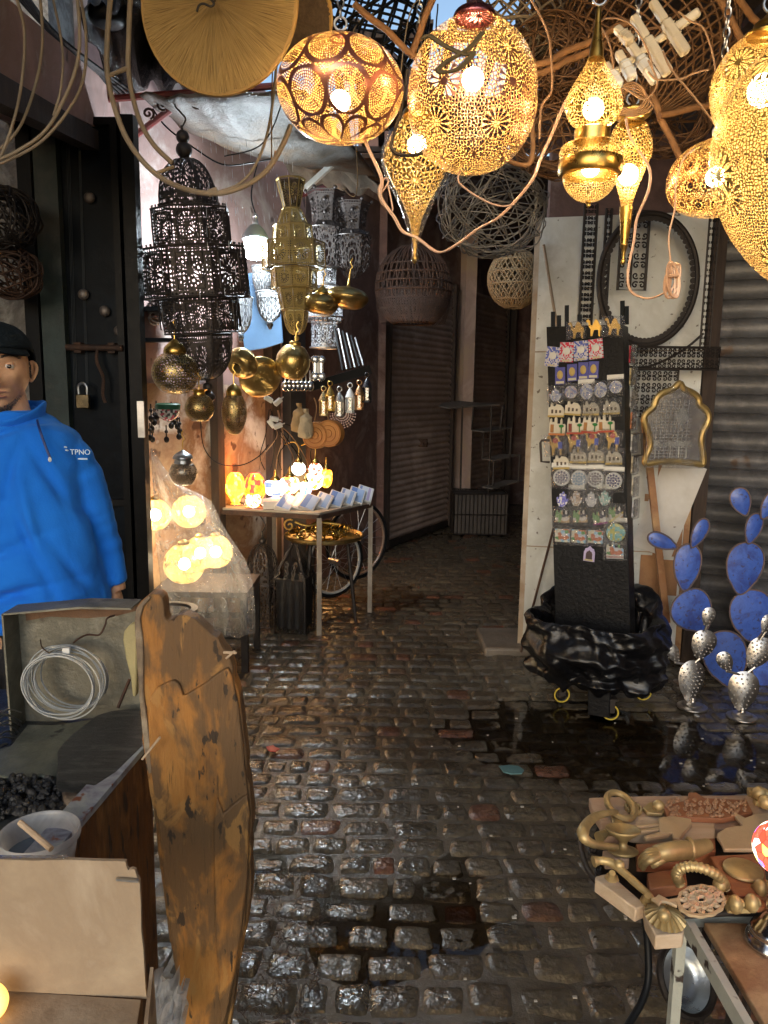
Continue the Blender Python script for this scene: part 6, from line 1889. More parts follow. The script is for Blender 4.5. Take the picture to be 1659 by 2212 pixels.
m_blue = W('blue_enamel', (.028, .070, .36), (.055, .125, .48), (.035, .06, .26), scale=9, rough=.38, bs=.35, bscale=40, spots=(.05, .055, .16), spot_scale=52, spot_amt=.60, coat=.3)
m_blrim = W('rusted_rim', (.20, .13, .10), (.10, .08, .10), rough=.6, metal=.3)
m_sil = W('beaten_silver', (.55, .53, .51), (.36, .34, .32), (.46, .42, .38), scale=9, rough=.33, metal=.95, bs=.06, bscale=50)
def cactus(name, lab, root, pads, silver, group, rootpx=None):
    t = T(name, lab, 'metal cactus', root, group)
    for i, (u, v, rx, ry, tilt, Y) in enumerate(pads):
        k = S(u, v, Y); c_ = P(u, v, Y)-Vector(root)
        pts = paddle_pts(rx*k, ry*k)
        M = TR(*c_) @ RY(tilt) @ RZ(rnd.uniform(-10, 10))
        mb = MB()
        if not silver:
            N = len(pts)
            vs = [(0, -.012, 0)]+[(x*.55, -.009, z*.55) for x, z in pts]+[(x, 0, z) for x, z in pts]+[(x, .004, z) for x, z in pts]
            fs = [(0, 1+i_, 1+(i_+1) % N) for i_ in range(N)]
            for r in range(2): fs += [(1+r*N+i_, 1+(r+1)*N+i_, 1+(r+1)*N+(i_+1) % N, 1+r*N+(i_+1) % N) for i_ in range(N)]
            fs.append(tuple(1+2*N+i_ for i_ in range(N)))
            mb.add(vs, fs, None, 0, M)
            pd = mb.build('paddle', m_blue, t)
            mb = MB(); mb.tube([(x, 0, z) for x, z in pts], .005, 6, True, 0, M); mb.build('rim', m_blrim, pd)
        else:
            N = len(pts); rings = [0.0, .35, .62, .85, 1.0]
            vs = [(0, -.30*rx*k, 0)]; fs = []
            for q in rings[1:]: vs += [(x*q, -.30*rx*k*(1-q*q), z*q) for x, z in pts]
            nf = len(vs)
            fs = [(0, 1+i_, 1+(i_+1) % N) for i_ in range(N)]
            for r in range(3): fs += [(1+r*N+i_, 1+(r+1)*N+i_, 1+(r+1)*N+(i_+1) % N, 1+r*N+(i_+1) % N) for i_ in range(N)]
            vs += [(p[0], .25*rx*k-(p[1]*-1 if 0 else 0), p[2]) if q_ == 0 else p for q_, p in ((0, (0, 0, 0)),)]
            fs += [(nf, 1+3*N+(i_+1) % N, 1+3*N+i_) for i_ in range(N)]
            mb.add(vs, fs, None, 0, M)
            sp_ = max(9.0, rx*.36)*k
            zz = -ry*k*.8; rw = 0
            while zz < ry*k*.9:
                q = zz/(ry*k); wd_ = rx*k*math.sqrt(max(0, 1-q*q))*(1+.28*q)*.86
                xx = -wd_+((rw % 2)*.5)*sp_
                while xx < wd_:
                    e = min(1, math.hypot(xx/max(wd_/.86, 1e-4), q)); mb.ball((xx, -.30*rx*k*(1-e*e)-.001, zz), (2.3*k, 2.3*k, 2.3*k), 8, 5, 0, M); xx += sp_
                zz += sp_*.85; rw += 1
            mb.build('paddle', m_sil, t, smooth=60)
    return t


gA = G(1572, 1520); gA.z = 0
cactus('blue_cactus', 'left blue enamelled metal cactus leaning before the grey shutter', (G(1570, 1500).x, 3.82, 0), [(1568, 1425, 44, 66, -18, 3.82), (1498, 1322, 44, 50, -38, 3.80), (1484, 1226, 28, 52, 2, 3.78), (1431, 1170, 15, 34, -68, 3.76), (1510, 1152, 16, 34, 22, 3.77)], False, 'blue metal cacti')
rb_ = G(1640, 1520); mbq = Vector((rb_.x, 3.88, 0))
cb = cactus('blue_cactus', 'right blue enamelled metal cactus cut off by the edge of the frame', tuple(mbq), [(1668, 1440, 44, 66, 8, 3.86), (1622, 1330, 44, 58, -6, 3.84), (1608, 1228, 40, 58, 4, 3.82), (1627, 1142, 19, 34, 12, 3.80), (1601, 1084, 20, 32, -24, 3.79), (1662, 1092, 18, 32, 24, 3.79)], False, 'blue metal cacti')
for lab, base_, pads in (('left silver studded metal cactus on a round foot', G(1495, 1528), [(1493, 1472, 28, 48, 0, 0), (1455, 1412, 13, 24, -28, .0), (1519, 1393, 26, 34, 14, .02), (1530, 1333, 14, 22, 8, .0)]), ('right silver studded metal cactus on a round foot, nearest the frame edge', G(1602, 1550), [(1605, 1494, 31, 46, 2, 0), (1567, 1430, 16, 25, -30, 0), (1638, 1412, 25, 38, 24, .02), (1656, 1348, 13, 22, 12, 0)])):
    ct = cactus('silver_cactus', lab, tuple(base_), [(u, v, rx, ry, ti, base_.y+dy_) for u, v, rx, ry, ti, dy_ in pads], True, 'silver metal cacti')
    k = S(1550, 1540, base_.y)
    MB().lathe(prof([(31*k, 0), (31*k, .008), (22*k, .014), (18*k, .022), (7*k, .028), (5*k, .05), (.001, .052)]), 36, 8).build('foot', m_sil, ct)
    mb = MB()
    p_ = [P(u, v, base_.y)-Vector(base_) for u, v, *_ in pads]
    for a_, b_, r_ in (((0, 0, .03), p_[0]-Vector((0, 0, 42*k)), .009), (p_[0]+Vector((-.01, .004, 36*k)), p_[1]-Vector((-.008, 0, 20*k)), .006), (p_[0]+Vector((.01, .004, 40*k)), p_[2]-Vector((.01, 0, 30*k)), .007), (p_[2]+Vector((.004, .004, 30*k)), p_[3]-Vector((.004, 0, 18*k)), .006)):
        MB().tube([a_, b_], r_, 8).build('joint', m_sil, ct)
# ---------------------------------------------------------------- stepped shelf and wire crate far down the alley
sg = G(1033, 1149); sy = sg.y
def D1(cx, cy, dy_=0): return P(768+cx*.372, 438.9+cy*.372, sy+dy_)
t = T('stepped_shelf', 'thin black stepped plant shelf standing on the wire crate down the alley', 'shelf', D1(620, 1665)); q0 = Vector(t.location)
mb = MB()
for line in ([(620, 1180), (608, 1665)], [(685, 1180), (675, 1315), (745, 1320), (735, 1480), (805, 1485), (797, 1640), (730, 1645)], [(790, 1180), (770, 1690)], [(855, 1175), (840, 1310)], [(905, 1310), (895, 1480)], [(955, 1460), (945, 1620)]):
    mb.tube([D1(*p)-q0 for p in line], .011, 5)
mb.build('frame', m_iron, t)
for pl_ in ([(430, 1165), (600, 1148), (840, 1168), (540, 1188)], [(675, 1315), (800, 1296), (910, 1302), (745, 1326)], [(735, 1480), (850, 1456), (958, 1460), (800, 1492)], [(730, 1645), (860, 1608), (970, 1605), (800, 1655)]):
    mb = MB(); pp = [D1(x, y, dy_)-q0 for (x, y), dy_ in zip(pl_, (0, .22, .22, -.05))]
    mb.add(pp+[p-Vector((0, 0, .012)) for p in pp], [(0, 1, 2, 3), (7, 6, 5, 4), (0, 4, 5, 1), (1, 5, 6, 2), (2, 6, 7, 3), (3, 7, 4, 0)])
    mb.build('shelf_plate', W('grey_plate', (.16, .14, .13), (.09, .08, .07), rough=.5), t, smooth=0)
t = T('wire_crate', 'dark wire crate standing on the ground under the stepped shelf', 'crate', sg)
w_, h_ = .29, D1(700, 1675).z
mb = MB()
for x in range(15):
    for y_ in (-.2, .2): mb.tube([(-w_+2*w_*x/14, y_, 0), (-w_+2*w_*x/14, y_, h_)], .004, 4)
for y_ in range(9):
    for x in (-w_, w_): mb.tube([(x, -.2+.05*y_, 0), (x, -.2+.05*y_, h_)], .004, 4)
for z in (0.01, h_*.5, h_): mb.tube([(-w_, -.2, z), (w_, -.2, z), (w_, .2, z), (-w_, .2, z)], .007, 4, True)
mb.build('wires', m_iron, t)
mb = MB(); mb.box((0, 0, h_*.5), (w_*1.9, .36, h_*.96)); mb.build('liner', W('crate_liner', (.07, .06, .055), (.04, .035, .03), rough=.7), t)
# litter
for u, v, c_, sz, lab in ((1107, 1668, (.12, .26, .28), .05, 'pale teal tile fragment lying on the wet paving'), (590, 1623, (.6, .08, .05), .028, 'red and white scrap on the paving beside the plank'), (1505, 1550, (.6, .6, .6), .014, 'white scrap on the ground by the casters')):
    g_ = G(u, v); mb = MB(); mb.prism(wavy([(x*sz, z*sz) for x, z in ell(1, .8, 7)], .02, 30), .004, TR(g_.x, g_.y, und(g_.x, g_.y)+.020) @ RX(-90))
    tag(mb.build('litter', W('scrap', c_, tuple(x*.7 for x in c_), rough=.4)), lab, 'litter')
mb = MB(); rr = random.Random(8)
for i in range(60):
    u, v = rr.uniform(560, 1650), rr.uniform(1500, 2190); g_ = G(u, v); s_ = rr.uniform(.003, .008)
    mb.box((g_.x, g_.y, und(g_.x, g_.y)+.014), (s_*1.6, s_, .003), None)
o = mb.build('debris', W('pale_crumbs', (.5, .48, .44), (.3, .25, .2))); tag(o, 'pale crumbs scattered over the wet paving', 'debris', None, 'stuff')
mb = MB()
for i in range(420):
    g_ = G(rr.uniform(500, 700), rr.uniform(1880, 2260)); a = rr.uniform(0, 6); L = rr.uniform(.01, .035); z = und(g_.x, g_.y)+.012
    mb.tube([(g_.x, g_.y, z), (g_.x+L*math.cos(a)*.5, g_.y+L*math.sin(a)*.5, z+.006), (g_.x+L*math.cos(a), g_.y+L*math.sin(a), z)], .0011, 4)
o = mb.build('straw_litter', W('dark_straw_bits', (.09, .05, .025), (.04, .025, .015), rough=.35)); tag(o, 'wet dark straw bits on the ground right of the plank', 'straw', None, 'stuff')
# ---------------------------------------------------------------- brass knocker table at lower right
ZT = .74
def KT(cx, cy, z=0.0): return G(1206.9+cx*.2725, 1645.8+cy*.2725, ZT+z)
m_palewood = W('pale_wood', (.62, .48, .34), (.48, .34, .21), rough=.6, bs=.25, stretch=(3, 14, 14), scale=3)
m_pinkwood = W('pinkish_wood', (.52, .36, .25), (.40, .26, .17), rough=.6, bs=.3, stretch=(3, 14, 14), scale=3)
m_redwood = W('red_wood', (.34, .14, .06), (.25, .09, .04), rough=.5, bs=.25, stretch=(3, 12, 12), scale=3)
m_castbrass = W('cast_brass', (.58, .43, .20), (.36, .26, .12), rough=.45, metal=.55, bs=.15, scale=20)
m_flatbrass = W('sanded_brass', (.64, .48, .30), (.50, .36, .20), rough=.55, metal=.35, bs=.2, bscale=80)
GK = 'brass knockers and handles on wood blocks'
def plate(mb, pts, z0, z1):
    n = len(pts)
    a = [KT(x, y, z1) for x, y in pts]; mid = sum(a, Vector())/n
    a0 = [Vector((p.x, p.y, ZT+z0)) for p in a]
    mb.add(a+a0, [tuple(range(n)), tuple(reversed(range(n, 2*n)))]+[(i, (i+1) % n, (i+1) % n+n, i+n) for i in range(n)])
    return mb


def kthing(name, lab, cat, cx, cy, z, group=GK): return T(name, lab, cat, KT(cx, cy, z), group)
def kplate(t, name, pts, z0, z1, mat, bevel=.0015): return plate(MB(), pts, z0, z1).build(name, mat, t, world=True, bevel=bevel)
def ktube(t, name, pts, r, mat, n=8, m=6):
    rs = r
    c = bez([KT(p[0], p[1], p[2]) for p in pts], m)
    if isinstance(r, (list, tuple)):
        L = len(c); rs = [r[min(len(r)-1, int(i/(L-1)*(len(r)-1)))]*(1-(i/(L-1)*(len(r)-1) % 1))+r[min(len(r)-1, int(i/(L-1)*(len(r)-1))+1)]*(i/(L-1)*(len(r)-1) % 1) for i in range(L)]
    return MB().tube(c, rs, n).build(name, mat, t, world=True, smooth=80)
def kball(t, name, cx, cy, z, r, mat): return MB().ball(KT(cx, cy, z), r, 16, 10).build(name, mat, t, world=True)
KS = S(1380, 1800, 1.2)*.2725     # metres per crop pixel

t = T('tray_rack', 'round black iron scroll tray carrying the brass knockers', 'tray', KT(640, 800, -.02))
arc = [(1500, 1185, -.02), (1000, 1215, -.02), (640, 1195, -.02), (420, 1060, -.02), (285, 930, -.02), (205, 790, -.02), (178, 620, -.02), (230, 470, -.02), (400, 360, -.02), (900, 300, -.02), (1600, 300, -.02)]
ktube(t, 'rim', arc, .005, m_iron)
for (x, y, R, f_) in ((275, 700, 45, 1), (300, 790, 40, -1), (320, 860, 34, 1), (800, 1020, 44, 1), (860, 1030, 40, -1)):
    MB().tube([KT(px, py, -.02) for px, py in spiral((x, y), R, 1.0, 1.5, 18, f_)], .003, 5).build('scroll', m_iron, t, world=True)
plate(MB(), [(420, 1040), (300, 880), (250, 650), (320, 480), (1600, 420), (1620, 1190), (700, 1190)], -.034, -.026).build('mesh_floor', m_iron, t, world=True)
for lab, pts, z1, m_, nm in (('wide pinkish wood board at the back of the knocker tray', [(240, 283), (700, 268), (1520, 262), (1750, 265), (1750, 560), (330, 470), (262, 360)], .012, m_pinkwood, 'back'),
                       ('wood board with a leaf shaped plate under the hand plate', [(480, 420), (1240, 470), (1240, 640), (560, 560)], .014, m_palewood, 'x'),
                       ('brown wood block under the brass hand knocker', [(610, 650), (1240, 600), (1245, 700), (1000, 800), (620, 790)], .016, m_redwood, 'x'),
                       ('pale wood block under the bolt handle at the left front', [(290, 905), (400, 880), (690, 1130), (610, 1165), (288, 930)], .022, m_palewood, 'x'),
                       ('reddish wood block in the middle front of the tray', [(700, 880), (1000, 830), (1020, 960), (720, 1010)], .020, m_redwood, 'x'),
                       ('dark red square wood board on the right holding a ring plate', [(1190, 745), (1620, 720), (1660, 1060), (1400, 1060)], .022, m_redwood, 'x'),
                       ('pale wood block with the fluted flower knob at the front corner', [(675, 1140), (960, 1200), (995, 1330), (985, 1365), (768, 1380), (690, 1230)], .024, m_palewood, 'x'),
                       ('small wood block under the cup shaped knob', [(345, 700), (560, 690), (560, 770), (370, 770)], .014, m_pinkwood, 'x'),
                       ('wood block under the big curved handle', [(330, 420), (520, 410), (545, 580), (330, 600)], .016, m_pinkwood, 'x')):
    o = plate(MB(), pts, z1-.019 if 'pale wood block' not in lab else z1-.022, z1).build('wood_block', m_, None, bevel=.002); tag(o, lab, 'wood block', 'wood blocks on the knocker tray')
t = kthing('ring_knocker', 'round brass ring knocker with a flower rosette at the back left', 'door knocker', 500, 370, .012)
mb = MB(); c_ = KT(490, 345, .030); mb.ring(c_, 112*KS, .006, 36, 8, M=TR(*c_) @ RX(14) @ RY(8) @ TR(*(-c_)), ry=150*KS); mb.build('ring', m_castbrass, t, world=True)
mb = MB(); c_ = KT(590, 385, .012)
for i in range(14): a = TAU*i/14; mb.ball(c_+Vector((60*KS*math.cos(a), 80*KS*math.sin(a), .004)), (14*KS, 18*KS, .006), 8, 6)
mb.ball(c_+Vector((0, 0, .006)), (44*KS, 60*KS, .010), 14, 8); mb.build('rosette', m_castbrass, t, world=True)
t = kthing('door_pull', 'big curved brass pull handle overhanging the left edge of the tray', 'door handle', 330, 560, .016)
ktube(t, 'grip', [(460, 395, .035), (380, 405, .05), (280, 440, .055), (205, 520, .06), (195, 590, .06), (250, 640, .05), (340, 665, .04), (460, 672, .03)], [.004, .006, .008, .010, .008, .006, .005], m_castbrass)
kplate(t, 'back_plate', [(415, 410), (495, 405), (520, 530), (500, 600), (440, 560)], .016, .022, m_castbrass)
ktube(t, 'stem', [(320, 600, .03), (380, 560, .03), (450, 540, .02)], [.010, .006, .012], m_castbrass)
t = kthing('cup_doorknob', 'cup shaped brass door knob on a stem, second from the left edge', 'door knob', 515, 720, .014)
c_ = KT(510, 715, .014)
MB().lathe(prof([(.024, 0), (.024, .004), (.010, .008), (.007, .016), (.014, .024), (.027, .034), (.028, .038), (.022, .036), (.001, .028)]), 32, 6, M=TR(*c_) @ RX(-12)).build('knob', m_castbrass, t, world=True)
t = kthing('hand_plate', 'flat hand shaped brass plate with three long fingers', 'door plate', 850, 520, .014)
kplate(t, 'palm', [(790, 440), (900, 425), (1050, 450), (1055, 490), (990, 560), (960, 610), (905, 600), (900, 560), (800, 560)], .016, .024, m_flatbrass)
for p in ([(600, 505), (790, 478), (800, 500), (605, 518)], [(610, 540), (830, 508), (835, 532), (630, 556)], [(670, 588), (840, 540), (880, 575), (690, 605)]):
    kplate(t, 'finger', p, .015, .022, m_flatbrass)
t = kthing('hand_knocker', 'brass hand shaped door knocker lying on the brown block', 'door knocker', 900, 700, .02)
c_ = bez([KT(1180, 660, .03), KT(1080, 690, .034), KT(960, 700, .040), KT(850, 715, .042), KT(760, 730, .036)], 6)
L = len(c_)
MB().tube(c_, [.011+.004*math.sin(i/(L-1)*PI*.9) for i in range(L)], 12).build('wrist', m_castbrass, t, world=True, smooth=80)
for i, (dy_, dl) in enumerate(((-22, 0), (0, -14), (22, -8), (42, 8))):
    ktube(t, 'finger', [(790, 718+dy_*.8, .045), (720+dl, 735+dy_, .044), (675+dl, 765+dy_, .034), (660+dl, 810+dy_*.8, .020)], [.006, .006, .0055, .0045], m_castbrass)
ktube(t, 'thumb', [(840, 760, .035), (780, 800, .03), (740, 830, .022)], [.007, .006, .004], m_castbrass)
mb = MB(); c1_ = KT(1040, 690, .036); mb.ring(c1_, .0155, .0035, 20, 6, axis='X'); mb.build('cuff', m_castbrass, t, world=True)
t = kthing('brass_latch', 'long brass bolt handle on the pale wood block at the front left', 'door handle', 480, 960, .022)
ktube(t, 'arm', [(275, 790, .045), (330, 782, .046), (420, 800, .046), (520, 880, .042), (620, 970, .038), (720, 1060, .032), (740, 1110, .026)], [.009, .006, .007, .006, .006, .005, .004], m_castbrass)
for x, y in ((420, 930), (700, 1110)): ktube(t, 'post', [(x, y, .022), (x, y-20, .030), (x+5, y-50, .040)], [.011, .006, .005], m_castbrass)
kball(t, 'pommel', 480, 815, .048, .008, m_castbrass)
t = kthing('rope_ring', 'twisted rope ring handle in brass standing behind the pierced plate', 'door handle', 1140, 930, .02)
rp_ = bez([KT(960, 960, .022), KT(935, 900, .04), KT(970, 845, .055), KT(1080, 830, .062), (KT(1210, 870, .056)), KT(1290, 930, .04), KT(1320, 990, .022)], 10)
L = len(rp_); mb = MB(); mb.tube(rp_, [.0075+.0014*math.sin(i*2.1) for i in range(L)], 10); mb.build('ring', m_castbrass, t, world=True, smooth=80)
kball(t, 'end_knob', 1280, 975, .03, .011, m_castbrass)
t = kthing('pierced_plate', 'oval pierced brass lock plate with a pointed tail in the front', 'lock plate', 1120, 1090, .022)
# oval plate pierced with petals: built as a ring of webs
cx, cy, rx, ry = 1130, 1095, 195, 125
N = 72
out_ = [(cx+rx*math.cos(TAU*i/N)*(1+.025*math.cos(12*TAU*i/N)), cy+ry*math.sin(TAU*i/N)*(1+.025*math.cos(12*TAU*i/N))) for i in range(N)]
inn_ = [(cx+rx*.86*math.cos(TAU*i/N), cy+ry*.86*math.sin(TAU*i/N)) for i in range(N)]
mb = MB()
a = [KT(x, y, .052) for x, y in out_]; b_ = [KT(x, y, .052) for x, y in inn_]; dn = Vector((0, 0, -.004))
vs = a+b_+[p+dn for p in a]+[p+dn for p in b_]
fs = []
for i in range(N):
    j = (i+1) % N
    fs += [(i, j, N+j, N+i), (2*N+j, 2*N+i, 3*N+i, 3*N+j), (i, 2*N+i, 2*N+j, j), (N+j, 3*N+j, 3*N+i, N+i)]
mb.add(vs, fs)
for i in range(24):
    a0 = TAU*i/24
    for f_ in (1, -1):
        mb.tube([KT(cx+rx*q*math.cos(a0+f_*d_), cy+ry*q*math.sin(a0+f_*d_), .0505) for q, d_ in ((.2, 0), (.36, .13), (.55, .02), (.72, .13), (.88, 0))], .0026, 4) if i % 2 == 0 else None
for q in (.2, .55): mb.tube([KT(cx+rx*q*math.cos(TAU*i/30), cy+ry*q*math.sin(TAU*i/30), .0505) for i in range(30)], .0030, 4, True)
mb.build('plate', m_flatbrass, t, world=True)
kplate(t, 'tail', [(940, 1070), (870, 1085), (820, 1060), (790, 1045), (770, 1065), (735, 1080), (770, 1100), (795, 1130), (820, 1100), (870, 1110), (940, 1140)], .046, .051, m_flatbrass)
t = kthing('flower_doorknob', 'fluted flower shaped brass knob on the pale block at the front corner', 'door knob', 840, 1230, .024)
c_ = KT(842, 1235, .026)
mb = MB(); N = 60
vs = [c_+Vector((0, 0, .014))]; fs = []
for q, z in ((.3, .012), (.65, .008), (1.0, .0)):
    for i in range(N):
        a = TAU*i/N; f_ = 1+.05*math.cos(20*a)
        vs.append(c_+Vector((128*KS*q*f_*math.cos(a)*.98, 128*KS*1.15*q*f_*math.sin(a), z+.0022*math.cos(20*a)*q)))
fs = [(0, 1+i, 1+(i+1) % N) for i in range(N)]+[(1+r*N+i, 1+(r+1)*N+i, 1+(r+1)*N+(i+1) % N, 1+r*N+(i+1) % N) for r in range(2) for i in range(N)]
mb.add(vs, fs); mb.build('flower', m_castbrass, t, world=True, smooth=50)
kball(t, 'boss', 835, 1215, .048, .009, m_castbrass)
t = kthing('wood_carving', 'carved brown wooden panel lying at the back of the tray', 'carved panel', 1180, 350, .012)
kplate(t, 'panel', [(830, 350), (1020, 300), (1030, 240), (1090, 240), (1160, 285), (1490, 300), (1540, 400), (1300, 450), (860, 430)], .014, .024, m_redwood)
mb = MB(); rr = random.Random(4)
for i in range(60):
    x, y = rr.uniform(870, 1480), rr.uniform(300, 425)
    mb.tube([KT(px, py, .0255) for px, py in spiral((x, y), rr.uniform(14, 30), rr.uniform(0, 6), .8, 8, rr.choice((1, -1)))], .0022, 4)
mb.build('carving', W('carved_wood', (.42, .24, .13), (.3, .16, .08), rough=.5), t, world=True)
t = kthing('leaf_hook', 'leaf shaped brass hook with a round ball near the rosette', 'hook', 750, 370, .012)
kplate(t, 'leaf', [(665, 360), (720, 315), (840, 330), (870, 360), (820, 410), (700, 400)], .013, .020, m_castbrass); kball(t, 'ball', 790, 345, .036, .010, m_castbrass)
t = kthing('fish_plate', 'flat scalloped brass plate shaped like a flower, right of the hand plate', 'door plate', 1400, 560, .02)
kplate(t, 'plate', [(1390, 395), (1480, 440), (1560, 410), (1700, 400), (1700, 700), (1560, 690), (1420, 690), (1310, 690), (1290, 640), (1255, 590), (1260, 560), (1330, 520), (1460, 500), (1400, 430)], .020, .027, m_flatbrass)
MB().lathe(prof([(.03, 0), (.028, .004), (.016, .008), (.001, .009)]), 28, 6, M=TR(*KT(1460, 860, .024))).build('boss', m_castbrass, t, world=True)
GB = 'small brass bits beside the mosaic table lamp'
for i, (x, y, lab) in enumerate(((1400, 1130, 'small white brass hinge at the front edge of the tray'), (1530, 1120, 'brown brass catch by the lamp foot'), (1600, 1000, 'brass clasp behind the mosaic lamp foot'), (1590, 250, 'tall brass cross shaped knob at the back right'), (1640, 320, 'brass bell knob at the back right edge'))):
    t = kthing('brass_fitting', lab, 'fitting', x, y, .012, GB)
    mb = MB(); mb.ball(KT(x, y, .028), (.010, .012, .014), 12, 8); mb.tube([KT(x-60, y+10, .022), KT(x+55, y-10, .024)], .007, 8); mb.build('body', m_castbrass, t, world=True)
    mb = MB(); mb.box(KT(x, y, .012), (.035, .03, .01)); mb.build('plate', m_castbrass if i != 1 else m_redwood, t, world=True, bevel=.002)
    if i > 2:
        mb = MB(); mb.ball(KT(x, y, .07), .012, 10, 8); mb.tube([KT(x, y, .02), KT(x, y, .07)], .007, 8); mb.tube([KT(x, y, .052)-Vector((.02, 0, 0)), KT(x, y, .052)+Vector((.02, 0, 0))], .006, 8); mb.build('finial', m_castbrass, t, world=True)
# wooden work table with a chipped white frame
ZW = .70
def KW(cx, cy, z=0.0): return G(1206.9+cx*.2725, 1645.8+cy*.2725, ZW+z)
cA = KW(1000, 1245)
tx0, ty1 = cA.x, cA.y
t = T('work_table', 'rusty topped work table with a chipped white iron frame at the lower right', 'table', (tx0, ty1, 0)); q0 = Vector(t.location)
m_chip = W('chipped_white_paint', (.50, .52, .46), (.42, .43, .38), rough=.55, bs=.4, spots=(.05, .035, .03), spot_scale=28, spot_amt=.56)
mb = MB(); mb.box((.45, -.55, ZW+.004), (.86, 1.06, .012)); mb.build('tabletop', W('worn_tabletop', (.36, .20, .09), (.24, .12, .055), (.45, .30, .16), scale=5, rough=.45, bs=.3, spots=(.14, .07, .035), spot_scale=9, spot_amt=.62), t, bevel=.002)
mb = MB(); mb.bar((.0, 0, ZW-.002), (.0, -1.1, ZW-.002), .012, .026); mb.bar((0, .009, ZW-.004), (.9, .009, ZW-.004), .012, .024); mb.bar((.02, 0, ZW-.22), (.02, -1.1, ZW-.22), .013, .013); mb.build('frame', m_chip, t)
for x, y in ((.0, .0), (.88, 0), (0, -1.08), (.88, -1.08)):
    mb = MB(); mb.bar((x, y+.012, 0), (x, y+.012, ZW-.03), .015, .015, up=(0, 1, 0)); mb.build('leg', m_chip, t)
mb = MB(); mb.tube(bez([(.012, -.02, ZW-.36), (.015, -.035, ZW-.31), (.035, -.05, ZW-.285), (.07, -.06, ZW-.28), (.10, -.06, ZW-.30)]), .012, 8); mb.build('hooked_pipe', m_chip, t)
# mosaic table lamp
lp_ = KW(1685, 1440, .010)
t = T('mosaic_table_lamp', 'red and multicoloured mosaic ball lamp with chrome foot on the work table', 'lamp', lp_)
k = lp_.y/.9/FPX*.2725
lz = P(1648, 1831, lp_.y).z-lp_.z
R = 205*k
dx_ = P(1648, 1831, lp_.y).x-lp_.x
MB().lathe(prof([(.001, 0), (R*.92, 0), (R*.95, .008), (R*.82, .016), (R*.80, .024), (R*.60, .032), (R*.40, .042), (R*.26, .05), (.012, .06), (.011, lz-R*.98)], 4), 40, 8).build('foot', m_chrome, t)
m_starm = mosaic('star_mosaic', [(1, .04, .02), (1, .85, .6), (.9, .05, .03), (.95, .75, .1), (1, .05, .03), (.15, .15, .8), (1, .9, .7), (.2, .5, .1), (1, .06, .03), (1, .9, .75)], 2.6, 2.4)
MB().ball((dx_*.0, 0, lz), R, 40, 26, tile=8).build('glass', m_starm, t)
MB().lathe(prof([(R*.5, lz+R*.86), (R*.5, lz+R*.95), (R*.36, lz+R*1.05), (R*.28, lz+R*1.25), (R*.10, lz+R*1.35), (.001, lz+R*1.4)], 4), 28, 6).build('cap', m_chrome, t)
MB().lathe([(R*.30, lz-R*1.0), (R*.42, lz-R*.93), (R*.30, lz-R*.9)], 24, 6).build('collar', m_brass, t)
light('table_lamp_light', (0, 0, lz), 3.0, (1, .5, .25), R*1.05, t)
# second tray / dish below and black cable
dq = P(1474, 2114, 1.18); k = S(1474, 2114, 1.18)
t = T('chrome_dish', 'scratched chrome dish leaning under the knocker table', 'dish', dq)
Mx = RZ(28) @ RX(52)
MB().lathe(prof([(.001, -.018), (42*k, -.014), (58*k, 0), (68*k, .012), (70*k, .014), (66*k, .010)], 4), 44, 8, M=Mx).build('bowl', W('scratched_chrome', (.6, .66, .72), (.42, .47, .52), rough=.3, metal=.8, bs=.2, spots=(.15, .14, .13), spot_scale=40, spot_amt=.68), t)
mb = MB(); mb.ring((0, 0, .012), 70*k, .006, 40, 6, M=Mx); mb.build('rim', m_iron, t)
mb = MB(); mb.tube(bez([KT(655, 1190, -.03), P(1395, 2000, 1.12), P(1401, 2100, 1.10), P(1388, 2160, 1.08), P(1350, 2225, 1.05), P(1310, 2300, 1.0)]), .006, 8)
tag(mb.build('cable', m_black, smooth=80), 'black cable hanging from the knocker tray to the ground', 'cable')
mb = MB()
for a in range(3):
    p = KT((1250, 1480, 1640)[a], (520, 820, 420)[a], -.03); mb.tube([p, Vector((p.x, p.y, 0))], .010, 6)
o = mb.build('leg', m_iron, bpy.data.objects['tray_rack'], world=True)

# ---------------------------------------------------------------- wooden plank, tin tray and cart at lower left
def A1(cx, cy): return (cx*.3638, 1261.8+cy*.3638)
def B1(cx, cy): return (cx*.3638, 1700.7+cy*.3638)
OUT = [A1(*p) for p in [(795, 200), (812, 140), (835, 100), (870, 68), (905, 55), (940, 60), (962, 85), (972, 130), (978, 190), (990, 222), (1012, 212), (1030, 228), (1042, 195), (1065, 182), (1100, 190), (1160, 215), (1205, 250), (1250, 300), (1290, 322), (1318, 370), (1345, 410), (1362, 450), (1383, 500), (1390, 560), (1402, 610), (1412, 660), (1425, 715), (1440, 780), (1442, 850), (1452, 910), (1458, 980), (1468, 1050), (1470, 1120), (1480, 1200), (1492, 1350)]]
OUT += [B1(*p) for p in [(1490, 240), (1478, 300), (1492, 360), (1488, 450), (1492, 540), (1485, 640), (1470, 770), (1462, 850), (1440, 950), (1425, 1030), (1410, 1110), (1395, 1230), (1380, 1320), (1365, 1406), (1345, 1560), (1330, 1900), (1150, 1900), (1110, 1560), (1085, 1406), (1068, 1250), (1050, 1090), (1030, 1000), (1005, 900), (985, 720), (978, 640), (960, 520), (940, 380), (925, 250), (905, 130), (890, 40)]]
OUT += [A1(*p) for p in [(872, 1140), (860, 1040), (845, 930), (840, 830), (830, 700), (818, 600), (812, 480), (812, 380), (800, 300)]]
PY = 1.22
m_plank, nt, b, out = new_mat('weathered_orange_wood')
vec = coord(nt, 'Object', (9, 9, 1.6))
